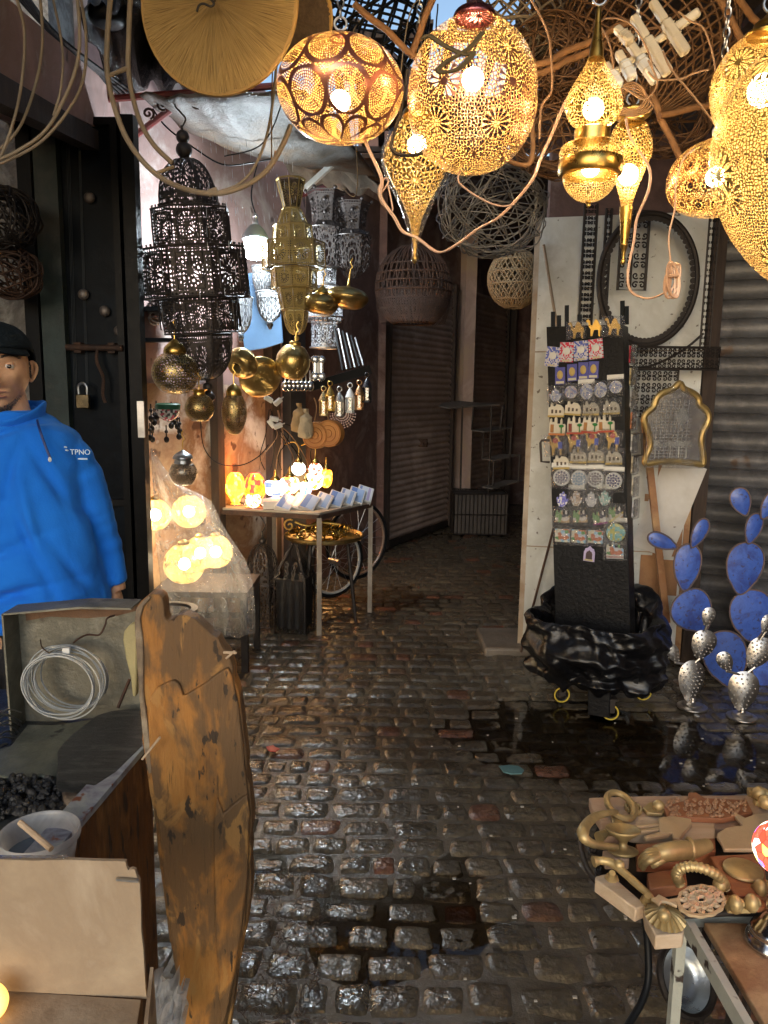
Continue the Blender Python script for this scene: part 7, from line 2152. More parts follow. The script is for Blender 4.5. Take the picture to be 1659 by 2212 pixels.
n1 = noise_n(nt, vec, 3.2, 9, .65, .6); n2 = noise_n(nt, coord(nt, 'Object', (3.0, 3, 1.2)), 2.6, 6, .6, .4); n3 = noise_n(nt, coord(nt, 'Object', (40, 40, 3.0)), 3.0, 6, .7)
c1 = ramp(nt, n1.outputs['Fac'], [(.30, (.23, .095, .022)), (.5, (.38, .165, .038)), (.72, (.48, .235, .06))])
mx = node(nt, 'ShaderNodeMix', data_type='RGBA'); nt.links.new(ramp(nt, n2.outputs['Fac'], [(.46, (0, 0, 0)), (.52, (1, 1, 1))]).outputs[0], mx.inputs[0])
nt.links.new(c1.outputs[0], mx.inputs[6]); mx.inputs[7].default_value = (.15, .082, .034, 1)
mx2 = node(nt, 'ShaderNodeMix', data_type='RGBA'); nt.links.new(ramp(nt, n3.outputs['Fac'], [(.60, (0, 0, 0)), (.68, (.75, .75, .75))]).outputs[0], mx2.inputs[0])
nt.links.new(mx.outputs[2], mx2.inputs[6]); mx2.inputs[7].default_value = (.07, .04, .018, 1)
n5 = noise_n(nt, coord(nt, 'Object', (5, 5, 2.2)), 3.4, 5, .55, .8)
mx3 = node(nt, 'ShaderNodeMix', data_type='RGBA'); nt.links.new(ramp(nt, n5.outputs['Fac'], [(.57, (0, 0, 0)), (.61, (.8, .8, .8))]).outputs[0], mx3.inputs[0])
nt.links.new(mx2.outputs[2], mx3.inputs[6]); mx3.inputs[7].default_value = (.40, .205, .06, 1)
n6 = noise_n(nt, coord(nt, 'Object', (14, 14, 5)), 4.0, 4, .5)
mx4 = node(nt, 'ShaderNodeMix', data_type='RGBA'); nt.links.new(ramp(nt, n6.outputs['Fac'], [(.64, (0, 0, 0)), (.67, (1, 1, 1))]).outputs[0], mx4.inputs[0])
nt.links.new(mx3.outputs[2], mx4.inputs[6]); mx4.inputs[7].default_value = (.045, .028, .016, 1)
nt.links.new(mx4.outputs[2], b.inputs['Base Color']); b.inputs['Roughness'].default_value = .55
hh_ = X(n3.outputs['Fac'])*.5+X(n2.outputs['Fac'])*.7+X(n1.outputs['Fac'])*.3
bump(nt, hh_.k, b, .9, .012)
pq = P(420, 1700, PY)
t = T('wooden_plank', 'weathered orange brown plank with a broken top standing upright at lower left', 'plank', (pq.x, PY, 0)); q0 = Vector(t.location)
tilt = 0
def plankpts(pts, y=PY):
    o_ = []
    for u, v in pts:
        p = P(u, v, y); o_.append((p.x-q0.x, max(p.z, .002)))
    return o_
mb = MB(); mb.prism(wavy(plankpts(OUT), .003, 60), .034)
mb.build('board', m_plank, t, smooth=30, bevel=.004)
LOW = [A1(*p) for p in [(893, 680), (905, 645), (945, 605), (1000, 575), (1045, 560), (1068, 585), (1085, 625), (1098, 655), (1150, 620), (1230, 572), (1300, 520), (1362, 485), (1382, 540), (1395, 610), (1420, 700), (1432, 800), (1445, 920), (1460, 1060), (1468, 1190), (1480, 1330)]]+[B1(*p) for p in [(1478, 250), (1478, 500), (1455, 800), (1425, 960), (1395, 1120), (1365, 1300), (1350, 1406), (1330, 1560), (1316, 1880), (1165, 1880), (1125, 1560), (1100, 1406), (1080, 1200), (1040, 1000), (1015, 800), (990, 600), (965, 350), (940, 150)]]+[A1(*p) for p in [(905, 1100), (895, 950), (890, 800)]]
mb = MB(); mb.prism(wavy(plankpts(LOW), .003, 70), .012, TR(0, -.010, 0)); mb.build('front_layer', m_plank, t, smooth=30, bevel=.003)
L3 = [A1(*p) for p in [(1340, 1330), (1390, 1285), (1440, 1245), (1474, 1222), (1484, 1340)]]+[B1(*p) for p in [(1478, 250), (1474, 500), (1448, 800), (1400, 1050), (1352, 1300), (1330, 1406), (1290, 900), (1278, 500), (1282, 220), (1300, 30)]]
mb = MB(); mb.prism(wavy(plankpts(L3), .003, 60), .010, TR(0, -.017, 0)); mb.build('split_layer', m_plank, t, smooth=30, bevel=.003)
EDGE = [A1(*p) for p in [(800, 210), (815, 140), (850, 90), (890, 65), (900, 80), (855, 130), (838, 200), (850, 330), (858, 480), (858, 640), (880, 820), (905, 1000), (920, 1100), (885, 1120), (862, 1000), (842, 830), (826, 600), (815, 400)]]
mb = MB(); mb.prism(wavy(plankpts(EDGE), .002, 60), .010, TR(0, -.0055, 0)); mb.build('bare_edge', W('grey_wood_edge', (.34, .28, .20), (.22, .16, .10), (.14, .10, .07), scale=18, rough=.8, bs=.6), t, smooth=30, bevel=.002)
for a, b_ in (((845, 1040), (950, 910)), ((1345, 440), (1390, 400)), ((1330, 405), (1400, 408))):
    pa_, pb_ = P(*A1(*a), PY-.03), P(*A1(*b_), PY-.05); MB().tube([pa_-q0, pb_-q0], .0022, 5).build('splinter', m_palewood, t)
# cart
CZ = .80
def CT(u, v, z=0.0): return G(u, v, CZ+z)
e0, e1 = CT(318, 1600), CT(82, 1875)
t = T('metal_cart', 'blackened metal cart with a rusty side wall behind the plank', 'cart', (e0.x, e0.y, 0)); q0 = Vector(t.location)
m_cartrust = W('rust_streaked_steel', (.22, .09, .022), (.13, .055, .018), (.30, .14, .04), scale=6, rough=.55, metal=.2, bs=.4, stretch=(3, 3, .8), spots=(.05, .03, .02), spot_scale=16, spot_amt=.6)
dn = (e1-e0); dn.z = 0
e2 = e0+dn*1.12
mb = MB(); 
for a, b_, th in ((e0, e2, .012),):
    mid = Vector((0, 0, 0))
    mb.bar(Vector((a.x, a.y, CZ/2+.04))-q0, Vector((b_.x, b_.y, CZ/2+.04))-q0, th, CZ-.10)
mb.build('side_wall', m_cartrust, t, smooth=0)
mb = MB(); mb.bar(e0-q0+Vector((-.012, 0, .001)), e2-q0+Vector((-.012, 0, .001)), .045, .012); mb.build('top_edge', W('chipped_blue_white', (.42, .46, .42), (.30, .32, .36), (.12, .10, .14), scale=14, rough=.5, bs=.4, spots=(.22, .07, .03), spot_scale=30, spot_amt=.62), t)
m_soot = W('sooty_metal', (.045, .05, .05), (.022, .024, .026), (.075, .08, .078), scale=6, rough=.35, bs=.7, bscale=24, bd=.02)
wN = e0-q0
mb = MB(); mb.box((-.50, -.30, CZ-.055), (.94, 1.3, .03)); mb.build('bed', m_soot, t)
m_grtray = W('greenish_tin', (.20, .21, .16), (.12, .125, .10), (.27, .27, .22), scale=7, rough=.4, metal=.25, bs=.5, bscale=30, spots=(.03, .03, .03), spot_scale=18, spot_amt=.60)
def cplate(name, lab, pts, z0, z1, mat, cat, bevel=.003, wav=.003):
    mb = MB(); pts = [(p.x, p.y) for p in (CT(u, v, z1) for u, v in pts)]
    pts = [(x+wav*noise.noise((x*50, y*50, 1)), y+wav*noise.noise((x*50, y*50, 9))) for x, y in pts]
    n = len(pts)
    vs = [Vector((x, y, CZ+z1)) for x, y in pts]+[Vector((x, y, CZ+z0)) for x, y in pts]
    mb.add(vs, [tuple(range(n)), tuple(reversed(range(n, 2*n)))]+[(i, (i+1) % n, (i+1) % n+n, i+n) for i in range(n)])
    return tag(mb.build(name, mat, smooth=30, bevel=bevel), lab, cat)


cplate('tin_sheet', 'greenish dirty tin sheet lying at the left of the cart', [A1(*p) for p in [(160, 832), (330, 835), (560, 800), (420, 1080), (330, 1150), (230, 1130), (140, 1165), (0, 1135), (-120, 1120), (-120, 1000), (60, 960)]], -.03, -.022, m_grtray, 'tin sheet')
SL = [A1(*p) for p in [(345, 985), (365, 945), (420, 890), (500, 830), (580, 775), (660, 748), (760, 738), (838, 745), (850, 850), (850, 960), (700, 1110), (560, 1195), (330, 1165), (345, 1060)]]
cplate('wood_slab', 'charred flat wood slab with ragged grain lying on the cart', SL, -.02, .008, W('charred_wood', (.060, .062, .060), (.030, .032, .033), (.10, .10, .095), scale=5, rough=.5, bs=1.0, bscale=26, bd=.03, stretch=(2, 8, 8)), 'wood slab', .004, .006)
cplate('wood_offcut', 'brown wood offcut under the front of the charred slab', [A1(*p) for p in [(350, 1180), (400, 1165), (530, 1190), (560, 1210), (470, 1290), (430, 1310), (370, 1280)]], -.045, -.012, W('wet_brown_wood', (.20, .14, .09), (.10, .07, .05), (.30, .24, .18), scale=9, rough=.35, bs=.6), 'wood offcut', .006)
mb = MB(); rr = random.Random(12)
for i in range(260):
    u, v = rr.uniform(-20, 135), rr.uniform(1695, 1775)
    p = CT(u, v, -.035); r = rr.uniform(.004, .012)
    M = TR(p.x, p.y, p.z+rr.uniform(0, .02)) @ Matrix.Rotation(rr.uniform(0, 6), 4, Vector((rr.random(), rr.random(), 1)))
    mb.ball((0, 0, 0), (r, r*.8, r*.6), 6, 4, 0, M)
o = mb.build('charcoal', W('wet_charcoal', (.03, .03, .03), (.015, .015, .016), rough=.3, bs=.8), smooth=0); tag(o, 'heap of wet charcoal at the left of the cart', 'charcoal', None, 'stuff')
# tin box back
TY = 1.62
t = T('tin_box', 'shallow dirty tin box standing on edge behind the wire coil', 'tin box', (P(180, 1550, TY).x, TY, P(180, 1556, TY).z)); q0 = Vector(t.location)
m_tinb = W('stained_tin', (.22, .21, .16), (.13, .12, .09), (.30, .28, .22), scale=4.5, rough=.45, metal=.3, bs=.5, spots=(.05, .035, .025), spot_scale=9, spot_amt=.63)
cs = [A1(100, 130), A1(540, 92), A1(835, 98), A1(870, 300), A1(845, 780), A1(500, 800), A1(150, 832)]
pts = [(P(u, v, TY)-q0) for u, v in cs]
mb = MB(); mb.prism([(p.x, p.z) for p in pts], .006); mb.build('back', m_tinb, t, smooth=0)
mb = MB()
for a, b_ in ((0, 1), (1, 2)): mb.bar(pts[a]+Vector((0, -.03, 0)), pts[b_]+Vector((0, -.03, 0)), .004, .07, up=(0, 1, 0))
mb.build('top_lip', m_tinb, t)
mb = MB(); mb.bar(pts[0]+Vector((0, -.03, 0)), pts[6]+Vector((0.0, -.03, 0)), .004, .07, up=(0, 1, 0)); mb.build('side_lip', m_tinb, t)
mb = MB(); mb.prism([((P(*A1(x, y), TY)-q0).x, (P(*A1(x, y), TY)-q0).z) for x, y in [(150, 130), (540, 100), (830, 105), (835, 150), (700, 185), (520, 200), (300, 190), (160, 215)]], .003, TR(0, -.0035, 0)); mb.build('rust_band', W('brown_stain', (.16, .075, .03), (.09, .045, .022), rough=.6, bs=.4), t, smooth=0)
q = P(*A1(385, 575), TY-.075); k = S(140, 1470, TY-.075)*.3638
t = T('wire_coil', 'coil of shiny galvanised wire with a white tag hanging on the tin box', 'wire coil', q)
mb = MB()
for i in range(12):
    rr_ = rnd.uniform(.90, 1.04)
    c_ = Vector((rnd.uniform(-30, 30)*k, rnd.uniform(-.025, .025), rnd.uniform(-22, 10)*k))
    mb.ring(c_, 222*k*rr_, .0017, 52, 6, axis='Y', ry=203*k*rr_, M=RZ(rnd.uniform(-6, 6)) @ RX(rnd.uniform(-5, 5)))
mb.build('wire', W('galvanised', (.55, .58, .6), (.42, .45, .47), rough=.35, metal=.6), t)
mb = MB(); mb.box((35*k, -.012, 202*k), (44*k, .010, 34*k)); mb.build('tag', m_white, t, bevel=.001)
cord('wire_hook', 'bent rusty wire hook holding the wire coil', [A1(680, 185)+(TY-.03,), A1(635, 205)+(TY-.05,), A1(625, 240)+(TY-.05,), A1(590, 300)+(TY-.05,), A1(520, 300)+(TY-.06,), A1(465, 325)+(TY-.08,), A1(435, 350)+(TY-.09,)], TY, .003, m_rust, cat='hook')
cord('wire_hook', 'thin wire hook at the left side of the wire coil', [A1(240, 330)+(TY-.04,), A1(250, 375)+(TY-.06,), A1(300, 412)+(TY-.09,), A1(355, 414)+(TY-.09,)], TY, .002, m_rust, cat='hook')
mb = MB(); mb.bar(P(*A1(700, 735), TY-.06), P(*A1(770, 565), TY-.02), .005); tag(mb.build('rod', m_rust), 'short thin rod leaning in the corner of the tin box', 'rod')
mb = MB(); mb.prism([((P(*A1(x, y), 1.45)).x, (P(*A1(x, y), 1.45)).z) for x, y in [(770, 240), (800, 235), (812, 300), (812, 500), (806, 672), (785, 668), (775, 560), (745, 440), (728, 330), (735, 280)]], .02, TR(0, 1.45, 0)); tag(mb.build('foam_pad', W('yellowed_foam', (.42, .36, .18), (.3, .25, .12), rough=.9, bs=.5), bevel=.006), 'yellowed foam strip stuck between the tin box and the plank', 'foam')
# grey wires at far left
mb = MB(); rr = random.Random(2)
for i in range(16):
    v0 = 1530+i*9
    mb.tube(bez([P(-40, v0+rr.uniform(20, 60), 1.45), P(10, v0+rr.uniform(-6, 6), 1.5), P(46, v0+14+rr.uniform(-6, 10), 1.58)]), .0016, 5)
tag(mb.build('wire_bundle', m_steel), 'loose bundle of thin grey wires at the left edge beside the tin box', 'wire')
# bucket
bq = CT(85, 1800, .03); k = S(85, 1800, bq.y)
t = T('plastic_tub', 'translucent white plastic tub on the cart', 'tub', bq)
m_tub = clear('milky_plastic', (.85, .9, .95), .25, .10, .15, 10, .6)
MB().lathe(prof([(.001, -.05), (62*k, -.05), (68*k, -.045), (75*k, -.02), (78*k, 0), (83*k, .004), (84*k, -.006), (80*k, -.010)], 4), 44, 8).build('tub', m_tub, t)
MB().lathe([(.001, -.03), (70*k, -.03)], 40, 4).build('contents', W('grey_water', (.12, .15, .18), (.08, .1, .12), rough=.15), t)
mb = MB(); mb.tube([B1(118, 208)+(0,), ][0:0] or [P(*B1(118, 208), bq.y-.02)-bq, P(*B1(300, 290), bq.y-.06)-bq-Vector((0, 0, .02))], .0045, 8); tag(mb.build('stick', m_palewood), 'short wooden stick lying across the plastic tub', 'stick'); bpy.data.objects['stick'].location = bq
# cardboard box
BY = .84
m_card = W('cardboard', (.42, .32, .21), (.33, .24, .155), (.47, .37, .26), scale=4.5, rough=.85, bs=.25, bscale=50, spots=(.24, .165, .10), spot_scale=11, spot_amt=.64)
t = T('cardboard_box', 'open brown cardboard box with a torn corner at the bottom left', 'box', P(120, 2130, BY)); q0 = Vector(t.location)
cs = [B1(-250, 425), B1(0, 427), B1(190, 436), B1(400, 430), B1(560, 436), B1(745, 440), B1(752, 478), B1(762, 492), B1(782, 484), B1(802, 492), B1(812, 530), B1(828, 556), B1(836, 700), B1(838, 850), B1(850, 960), B1(858, 1080), B1(864, 1200), B1(872, 1256), B1(600, 1240), B1(0, 1207), B1(-250, 1200)]
pts = [(P(u, v, BY)-q0) for u, v in cs]
mb = MB(); mb.prism([(p.x, p.z) for p in pts], .005); mb.build('back_flap', m_card, t, smooth=0)
zf = P(*B1(400, 1230), BY).z
fl_ = [G(*B1(-250, 1200), zf), G(*B1(0, 1207), zf), G(*B1(835, 1262), zf), G(*B1(812, 1406), zf), G(*B1(780, 1700), zf), G(*B1(-250, 1700), zf)]
mb = MB(); mb.add([p-q0 for p in fl_]+[p-q0-Vector((0, 0, .005)) for p in fl_], [tuple(range(6)), tuple(reversed(range(6, 12)))]+[(i, (i+1) % 6, (i+1) % 6+6, i+6) for i in range(6)])
mb.build('floor_flap', m_card, t, smooth=0)
s0, s1 = P(*B1(860, 1240), BY), fl_[4]
mb = MB(); mb.add([s0-q0+Vector((.008, 0, .04)), s1-q0+Vector((.010, 0, .02)), s1-q0+Vector((.012, 0, -.2)), s0-q0+Vector((.012, 0, -.2)), s0-q0+Vector((.012, 0, .04)), s1-q0+Vector((.015, 0, .02)), s1-q0+Vector((.017, 0, -.2)), s0-q0+Vector((.017, 0, -.2))], [(0, 1, 2, 3), (7, 6, 5, 4), (0, 4, 5, 1), (1, 5, 6, 2), (2, 6, 7, 3), (3, 7, 4, 0)]); mb.build('side_flap', m_card, t, smooth=0)
mb = MB(); mb.bar(P(*B1(690, 545), BY-.004)-q0, P(*B1(822, 556), BY-.004)-q0, .003); mb.build('staple', m_steel, t)
mb = MB(); vs = []; fs = []
for i in range(26):
    u = -40+i*7.5
    for j, (dv, dy_) in enumerate(((0, .004), (-9, -.004), (-2, -.012))): vs.append(P(u, B1(0, 427)[1]+dv+4*noise.noise((i*.7, j, 0)), BY+dy_)-q0)
for i in range(25):
    for j in range(2): a = i*3+j; fs.append((a, a+3, a+4, a+1))
mb.add(vs, fs); mb.build('tape', clear('clear_tape', (1, 1, 1), .15, .2, .5, 30), t)
lamp('globe_lamp', 'yellow glowing lamp globe barely showing at the bottom left corner', -18, 2165, .80, [(3, -34), (24, -28), (34, 0), (24, 28), (10, 34)], emit('amber_glass', (1, .50, .08), 1.2), None, 4, (0, .01), 0, cap=[(10, 34), (8, 40), (1, 41)], hook=0)
mb = MB(); vs = []; fs = []
for j in range(13):
    for i in range(13):
        u, v = 322+i*6.5, 2110+j*12
        p = P(u, v, 1.12+.0*i); vs.append(p+Vector((0, .05*noise.noise((i*.5, j*.5, 4)), .02*noise.noise((i*.8, j*.8, 9)))))
for j in range(12):
    for i in range(12): q = j*13+i; fs.append((q, q+1, q+14, q+13))
mb.add(vs, fs); o = mb.build('white_plastic', clear('grey_film', (.8, .85, .9), .25, .12, 1.0, 18, .5), smooth=80); tag(o, 'crumpled whitish plastic between the cardboard box and the plank', 'plastic')
# ---------------------------------------------------------------- the man in the blue fleece
MY = 2.15
hd = P(0, 803, MY)
man = T('person', 'man in blue fleece and dark cap at the left edge, looking at the viewer', 'person', (hd.x, MY, 0))
mo = Vector(man.location)
def ML(u, v, dy_=0): return P(u, v, MY)-mo+Vector((0, dy_, 0))
m_skin, nt, b, out = new_mat('skin')
oc = coord(nt)
n1 = noise_n(nt, oc, 14, 6, .6)
nt.links.new(ramp(nt, n1.outputs['Fac'], [(.3, (.48, .26, .15)), (.7, (.64, .39, .24))]).outputs[0], b.inputs['Base Color'])
b.inputs['Roughness'].default_value = .48
b.inputs['Subsurface Weight'].default_value = .12; b.inputs['Subsurface Radius'].default_value = (.02, .008, .004)
bump(nt, noise_n(nt, coord(nt, 'Object', (1, 1, 1.8)), 60, 6, .7).outputs['Fac'], b, .28, .006)
HC = Vector((0, 0, hd.z))
HR = Matrix.Rotation(math.radians(19), 4, 'Z')
def g2(x, y, sx, sy): return math.exp(-(x/sx)**2-(y/sy)**2)
def sm(a, b_, x):
    t_ = max(0, min(1, (x-a)/(b_-a))); return t_*t_*(3-2*t_)
def headpt(d):
    """d = unit direction, face towards -y; returns the skin point in metres"""
    x, y, z = d.x*.076, d.y*.098, d.z*.120
    lo = sm(0, .12, -z)
    x *= 1-.34*lo
    if y < 0: y *= 1-.10*lo
    else:
        y *= 1-.25*lo
    if y < 0:
        f = sm(0, .06, -y)
        ax = abs(x)
        y -= f*.006*g2(x, z-.042, .05, .012)                    # brow
        y += f*(.012*g2(ax-.032, z-.014, .018, .011)+.003*g2(ax-.030, z+.004, .016, .003))              # eye sockets
        y -= f*(.021*g2(x, z+.030, .012, .016)+.013*g2(x, z+.008, .010, .022)+.007*g2(ax-.013, z+.034, .008, .008))  # nose
        y += f*.006*g2(x, z+.046, .03, .005)
        y -= f*.006*g2(ax-.046, z+.016, .016, .016)              # cheek bones
        y -= f*(.0075*g2(x, z+.0545, .020, .0055)+.008*g2(x, z+.066, .018, .006))   # lips
        y += f*.007*g2(x, z+.060, .022, .0028)                   # mouth line
        y += f*.004*g2(x, z+.077, .022, .006)
        y -= f*.010*g2(x, z+.098, .022, .015)                    # chin
        y += f*(.006*g2(ax-.033-.012*max(0, -z-.03)/.03, z+.052, .0055, .024)+.005*g2(ax-.052, z+.050, .016, .022))              # fold beside the mouth
    return Vector((x, y, z))
mb = MB()
nu, nv = 90, 80
vs = []; fs = []
for j in range(nv+1):
    t_ = PI*j/nv
    for i in range(nu):
        a = TAU*i/nu
        vs.append(HR @ headpt(Vector((math.sin(t_)*math.cos(a), math.sin(t_)*math.sin(a), -math.cos(t_))))+HC)
for j in range(nv):
    for i in range(nu): fs.append((j*nu+i, j*nu+(i+1) % nu, (j+1)*nu+(i+1) % nu, (j+1)*nu+i))
mb.add(vs, fs)
# neck, shoulders and trunk under the clothes, then arms and legs: one skin after the remesh
nk = bez([HC+HR @ Vector((0, .018, -.05)), HC+Vector((0, .03, -.12)), ML(5, 935, .04)], 5)
mb.tube(nk, [.056+.012*i/len(nk) for i in range(len(nk))], 18)
sz = ML(5, 940).z; hz = ML(5, 1340).z
mb.ball((0, .045, sz-.20), (.19, .11, .26), 24, 16)
mb.ball((0, .05, hz+.08), (.175, .115, .22), 24, 16)
armR = [ML(110, 975, .05), ML(158, 1060, .085), ML(182, 1150, .11), ML(200, 1230, .125), ML(220, 1300, .125)]
armL = [Vector((2*ML(0, 900).x-p.x, p.y, p.z)) for p in armR]
for ar in (armR, armL):
    c_ = bez(ar, 6); L = len(c_); mb.tube(c_, [.052-.024*i/(L-1) for i in range(L)], 14)
    h0 = ar[-1]
    mb.ball(h0+Vector((0, -.005, -.035)), (.018, .032, .045), 14, 10)
    for f_ in range(4):
        p = h0+Vector((.002*f_, -.028+.017*f_, -.07))
        mb.tube([p, p+Vector((-.002, -.002, -.035+abs(f_-1.4)*.005)), p+Vector((-.012, -.004, -.062+abs(f_-1.4)*.008))], [.0085, .008, .0065], 8)
    mb.tube([h0+Vector((0, -.03, -.02)), h0+Vector((-.008, -.048, -.05)), h0+Vector((-.012, -.050, -.078))], [.010, .009, .007], 8)
for sx in (-1, 1):
    x = ML(5, 1340).x
    c_ = bez([(x+sx*.09, .05, hz+.02), (x+sx*.10, .04, hz*.55), (x+sx*.10, .06, .10), (x+sx*.10, .05, .05)], 6); L = len(c_)
    mb.tube(c_, [.085-.045*i/(L-1) for i in range(L)], 16)
    mb.ball((x+sx*.10, -.01, .04), (.045, .13, .04), 14, 8)
bd = mb.build('body', m_skin, man, smooth=80)
rm = bd.modifiers.new('remesh', 'REMESH'); rm.mode = 'VOXEL'; rm.voxel_size = .0032; rm.use_smooth_shade = True
# fleece
m_fleece, nt, b, out = new_mat('blue_fleece')
oc = coord(nt)
n1 = noise_n(nt, oc, 5, 5, .6); n2 = noise_n(nt, oc, 220, 3, .6)
nt.links.new(ramp(nt, n1.outputs['Fac'], [(.3, (.010, .135, .62)), (.7, (.016, .185, .74))]).outputs[0], b.inputs['Base Color'])
b.inputs['Roughness'].default_value = .95; b.inputs['Sheen Weight'].default_value = .25; b.inputs['Sheen Tint'].default_value = (.3, .6, 1, 1)
b.inputs['Specular IOR Level'].default_value = .15
n4 = noise_n(nt, coord(nt, 'Object', (5, 5, 2.2)), 1.6, 3, .45, 1.0)
bump(nt, (X(n2.outputs['Fac'])*.06+X(n4.outputs['Fac'])*1.0).k, b, .4, .03)
mb = MB()
rows = [(886, 66, .075, .02), (900, 74, .085, .03), (910, 92, .10, .035), (922, 122, .115, .04), (938, 144, .13, .045), (965, 154, .145, .045), (1010, 158, .155, .045), (1070, 165, .162, .045), (1140, 178, .168, .045), (1200, 192, .175, .042), (1260, 206, .180, .04), (1310, 214, .176, .04), (1338, 206, .168, .04), (1346, 196, .155, .04), (1340, 180, .14, .04)]
rows0 = rows
pp = [[Vector((r[i], 0, 0)) for r in rows] for i in range(4)]
pp = [bez(q, 5) for q in pp]
rows = [tuple(pp[i][j].x for i in range(4)) for j in range(len(pp[0]))]
n = 128; vs = []; fs = []
def folds(x, z, a):
    o_ = 0
    for cx, cz, dx, dz, L, wd_, am in FOLDS:
        px, pz = x-cx, z-cz
        al = px*dx+pz*dz; ac = px*dz-pz*dx
        o_ += 1.7*am*math.exp(-(al/L)**2-(ac/(wd_*.9))**2)
    return o_
FOLDS = []
for u_, v_, ang, L, wd_, am in ((30, 935, 20, .09, .008, -.010), (60, 1010, 75, .10, .012, -.008), (150, 1060, -62, .12, .013, -.012), (160, 1000, -55, .07, .010, .008), (175, 1120, -75, .12, .012, .010), (120, 1200, -70, .14, .014, -.010),
                               (40, 1180, 25, .12, .014, -.010), (80, 1260, 12, .14, .014, -.012), (150, 1285, 18, .10, .012, .010), (20, 1290, 28, .12, .014, -.011), (190, 1240, -60, .10, .012, -.010), (60, 1320, 8, .12, .010, -.008), (10, 1100, 35, .10, .016, -.008), (100, 1110, -80, .16, .016, .009)):
    p_ = ML(u_, v_); a_ = math.radians(ang); FOLDS.append((p_.x, p_.z, math.cos(a_), math.sin(a_), L, wd_, am))
for j, (v, hw, dp, yo) in enumerate(rows):
    for i in range(n):
        a = TAU*i/n
        kx = hw*S(0, v, MY); ca, sa = math.cos(a), math.sin(a)
        e = .80
        x = kx*math.copysign(abs(ca)**e, ca); y = dp*math.copysign(abs(sa)**e, sa)
        c_ = ML(5, v)
        z = c_.z+(.02*sa if 0 < j < 12 else 0)
        w_ = .016*noise.noise((a*1.3, z*7, 3))+.010*noise.noise((x*9+z*16, z*4-x*8, 5)) if j > 12 else .002
        fo = folds(c_.x+x, z, a) if (sa < 0 and j > 10) else 0
        vs.append((c_.x+x*(1+w_*1.6)+fo*ca*.7, yo+y*(1+w_*3)-fo*abs(sa)*1.3, z))
for j in range(len(rows)-1):
    for i in range(n): fs.append((j*n+i, j*n+(i+1) % n, (j+1)*n+(i+1) % n, (j+1)*n+i))
fs.append(tuple(range(n))); fs.append(tuple(reversed(range((len(rows)-1)*n, len(rows)*n))))
mb.add(vs, fs)
slR = [ML(66, 972, .05), ML(122, 990, .055), ML(150, 1035, .075), ML(168, 1090, .09), ML(182, 1150, .11), ML(198, 1215, .125), ML(214, 1285, .125)]
for sl in (slR, [Vector((2*ML(5, 900).x-p.x, p.y, p.z)) for p in slR]):
    c_ = bez(sl, 8); L = len(c_)
    mb.tube(c_, [max(.040, .074-.034*i/(L-1)+.007*noise.noise((i*.33, 0, 3))+.005*abs(noise.noise((i*.7, 2, 3)))) for i in range(L)], 20)
fl = mb.build('fleece', m_fleece, man, smooth=80)
rm = fl.modifiers.new('remesh', 'REMESH'); rm.mode = 'VOXEL'; rm.voxel_size = .0062; rm.use_smooth_shade = True
sm_ = fl.modifiers.new('smooth', 'SMOOTH'); sm_.iterations = 5; sm_.factor = .5
# collar: open stand-up collar, higher at the side and back
mb = MB(); vs = []; fs = []
n = 40
for j, q in enumerate((0, .35, .7, 1.0)):
    for i in range(n+1):
        a = math.radians(-78)+math.radians(336)*i/n     # opening a little right of the front
        R = .078+.012*q
        wing = math.exp(-((i/n-.02)/.12)**2)
        r_ = R+.016*wing*q
        h = .052+.014*math.sin((a+PI/2)/2)-.010*wing
        z = ML(60, 902).z-.018+h*q-.030*max(0, -math.sin(a))
        vs.append((ML(5, 900).x+.003+r_*1.02*math.cos(a), .035+r_*1.0*math.sin(a), z+.004*noise.noise((a*2, q*2, 0))))
for j in range(3):
    for i in range(n): fs.append((j*(n+1)+i, j*(n+1)+i+1, (j+1)*(n+1)+i+1, (j+1)*(n+1)+i))
mb.add(vs, fs); co = mb.build('collar', m_fleece, fl, smooth=80)
so_ = co.modifiers.new('thick', 'SOLIDIFY'); so_.thickness = .009; sb_ = co.modifiers.new('sub', 'SUBSURF'); sb_.render_levels = 2


def front(u, v):
    """point on the chest of the fleece at picture point (u, v)"""
    rows = rows0
    for j in range(len(rows)-1):
        if rows[j][0] <= v <= rows[j+1][0] and rows[j+1][0] > rows[j][0]: break
    f_ = (v-rows[j][0])/(rows[j+1][0]-rows[j][0])
    hw = (rows[j][1]*(1-f_)+rows[j+1][1]*f_); dp = rows[j][2]*(1-f_)+rows[j+1][2]*f_; yo = rows[j][3]
    q = min(.98, abs(u-5)/hw)
    ca = q**(1/.80); sa = math.sqrt(max(0, 1-ca*ca)); y = yo-dp*sa**.80
    return P(u, v, MY+y)-mo, y


mb = MB()
zp = [front(82+29*(i/10)**1.2, 908+84*i/10)[0]+Vector((0, -.004, 0)) for i in range(11)]
mb.tube(zp, .0035, 6); mb.build('zip', W('dark_zip', (.006, .02, .13), (.008, .03, .16), rough=.5), fl)
mb = MB(); mb.ball(zp[-1]+Vector((0, -.006, 0)), (.005, .004, .007), 8, 6); mb.build('zip_pull', m_white, fl)


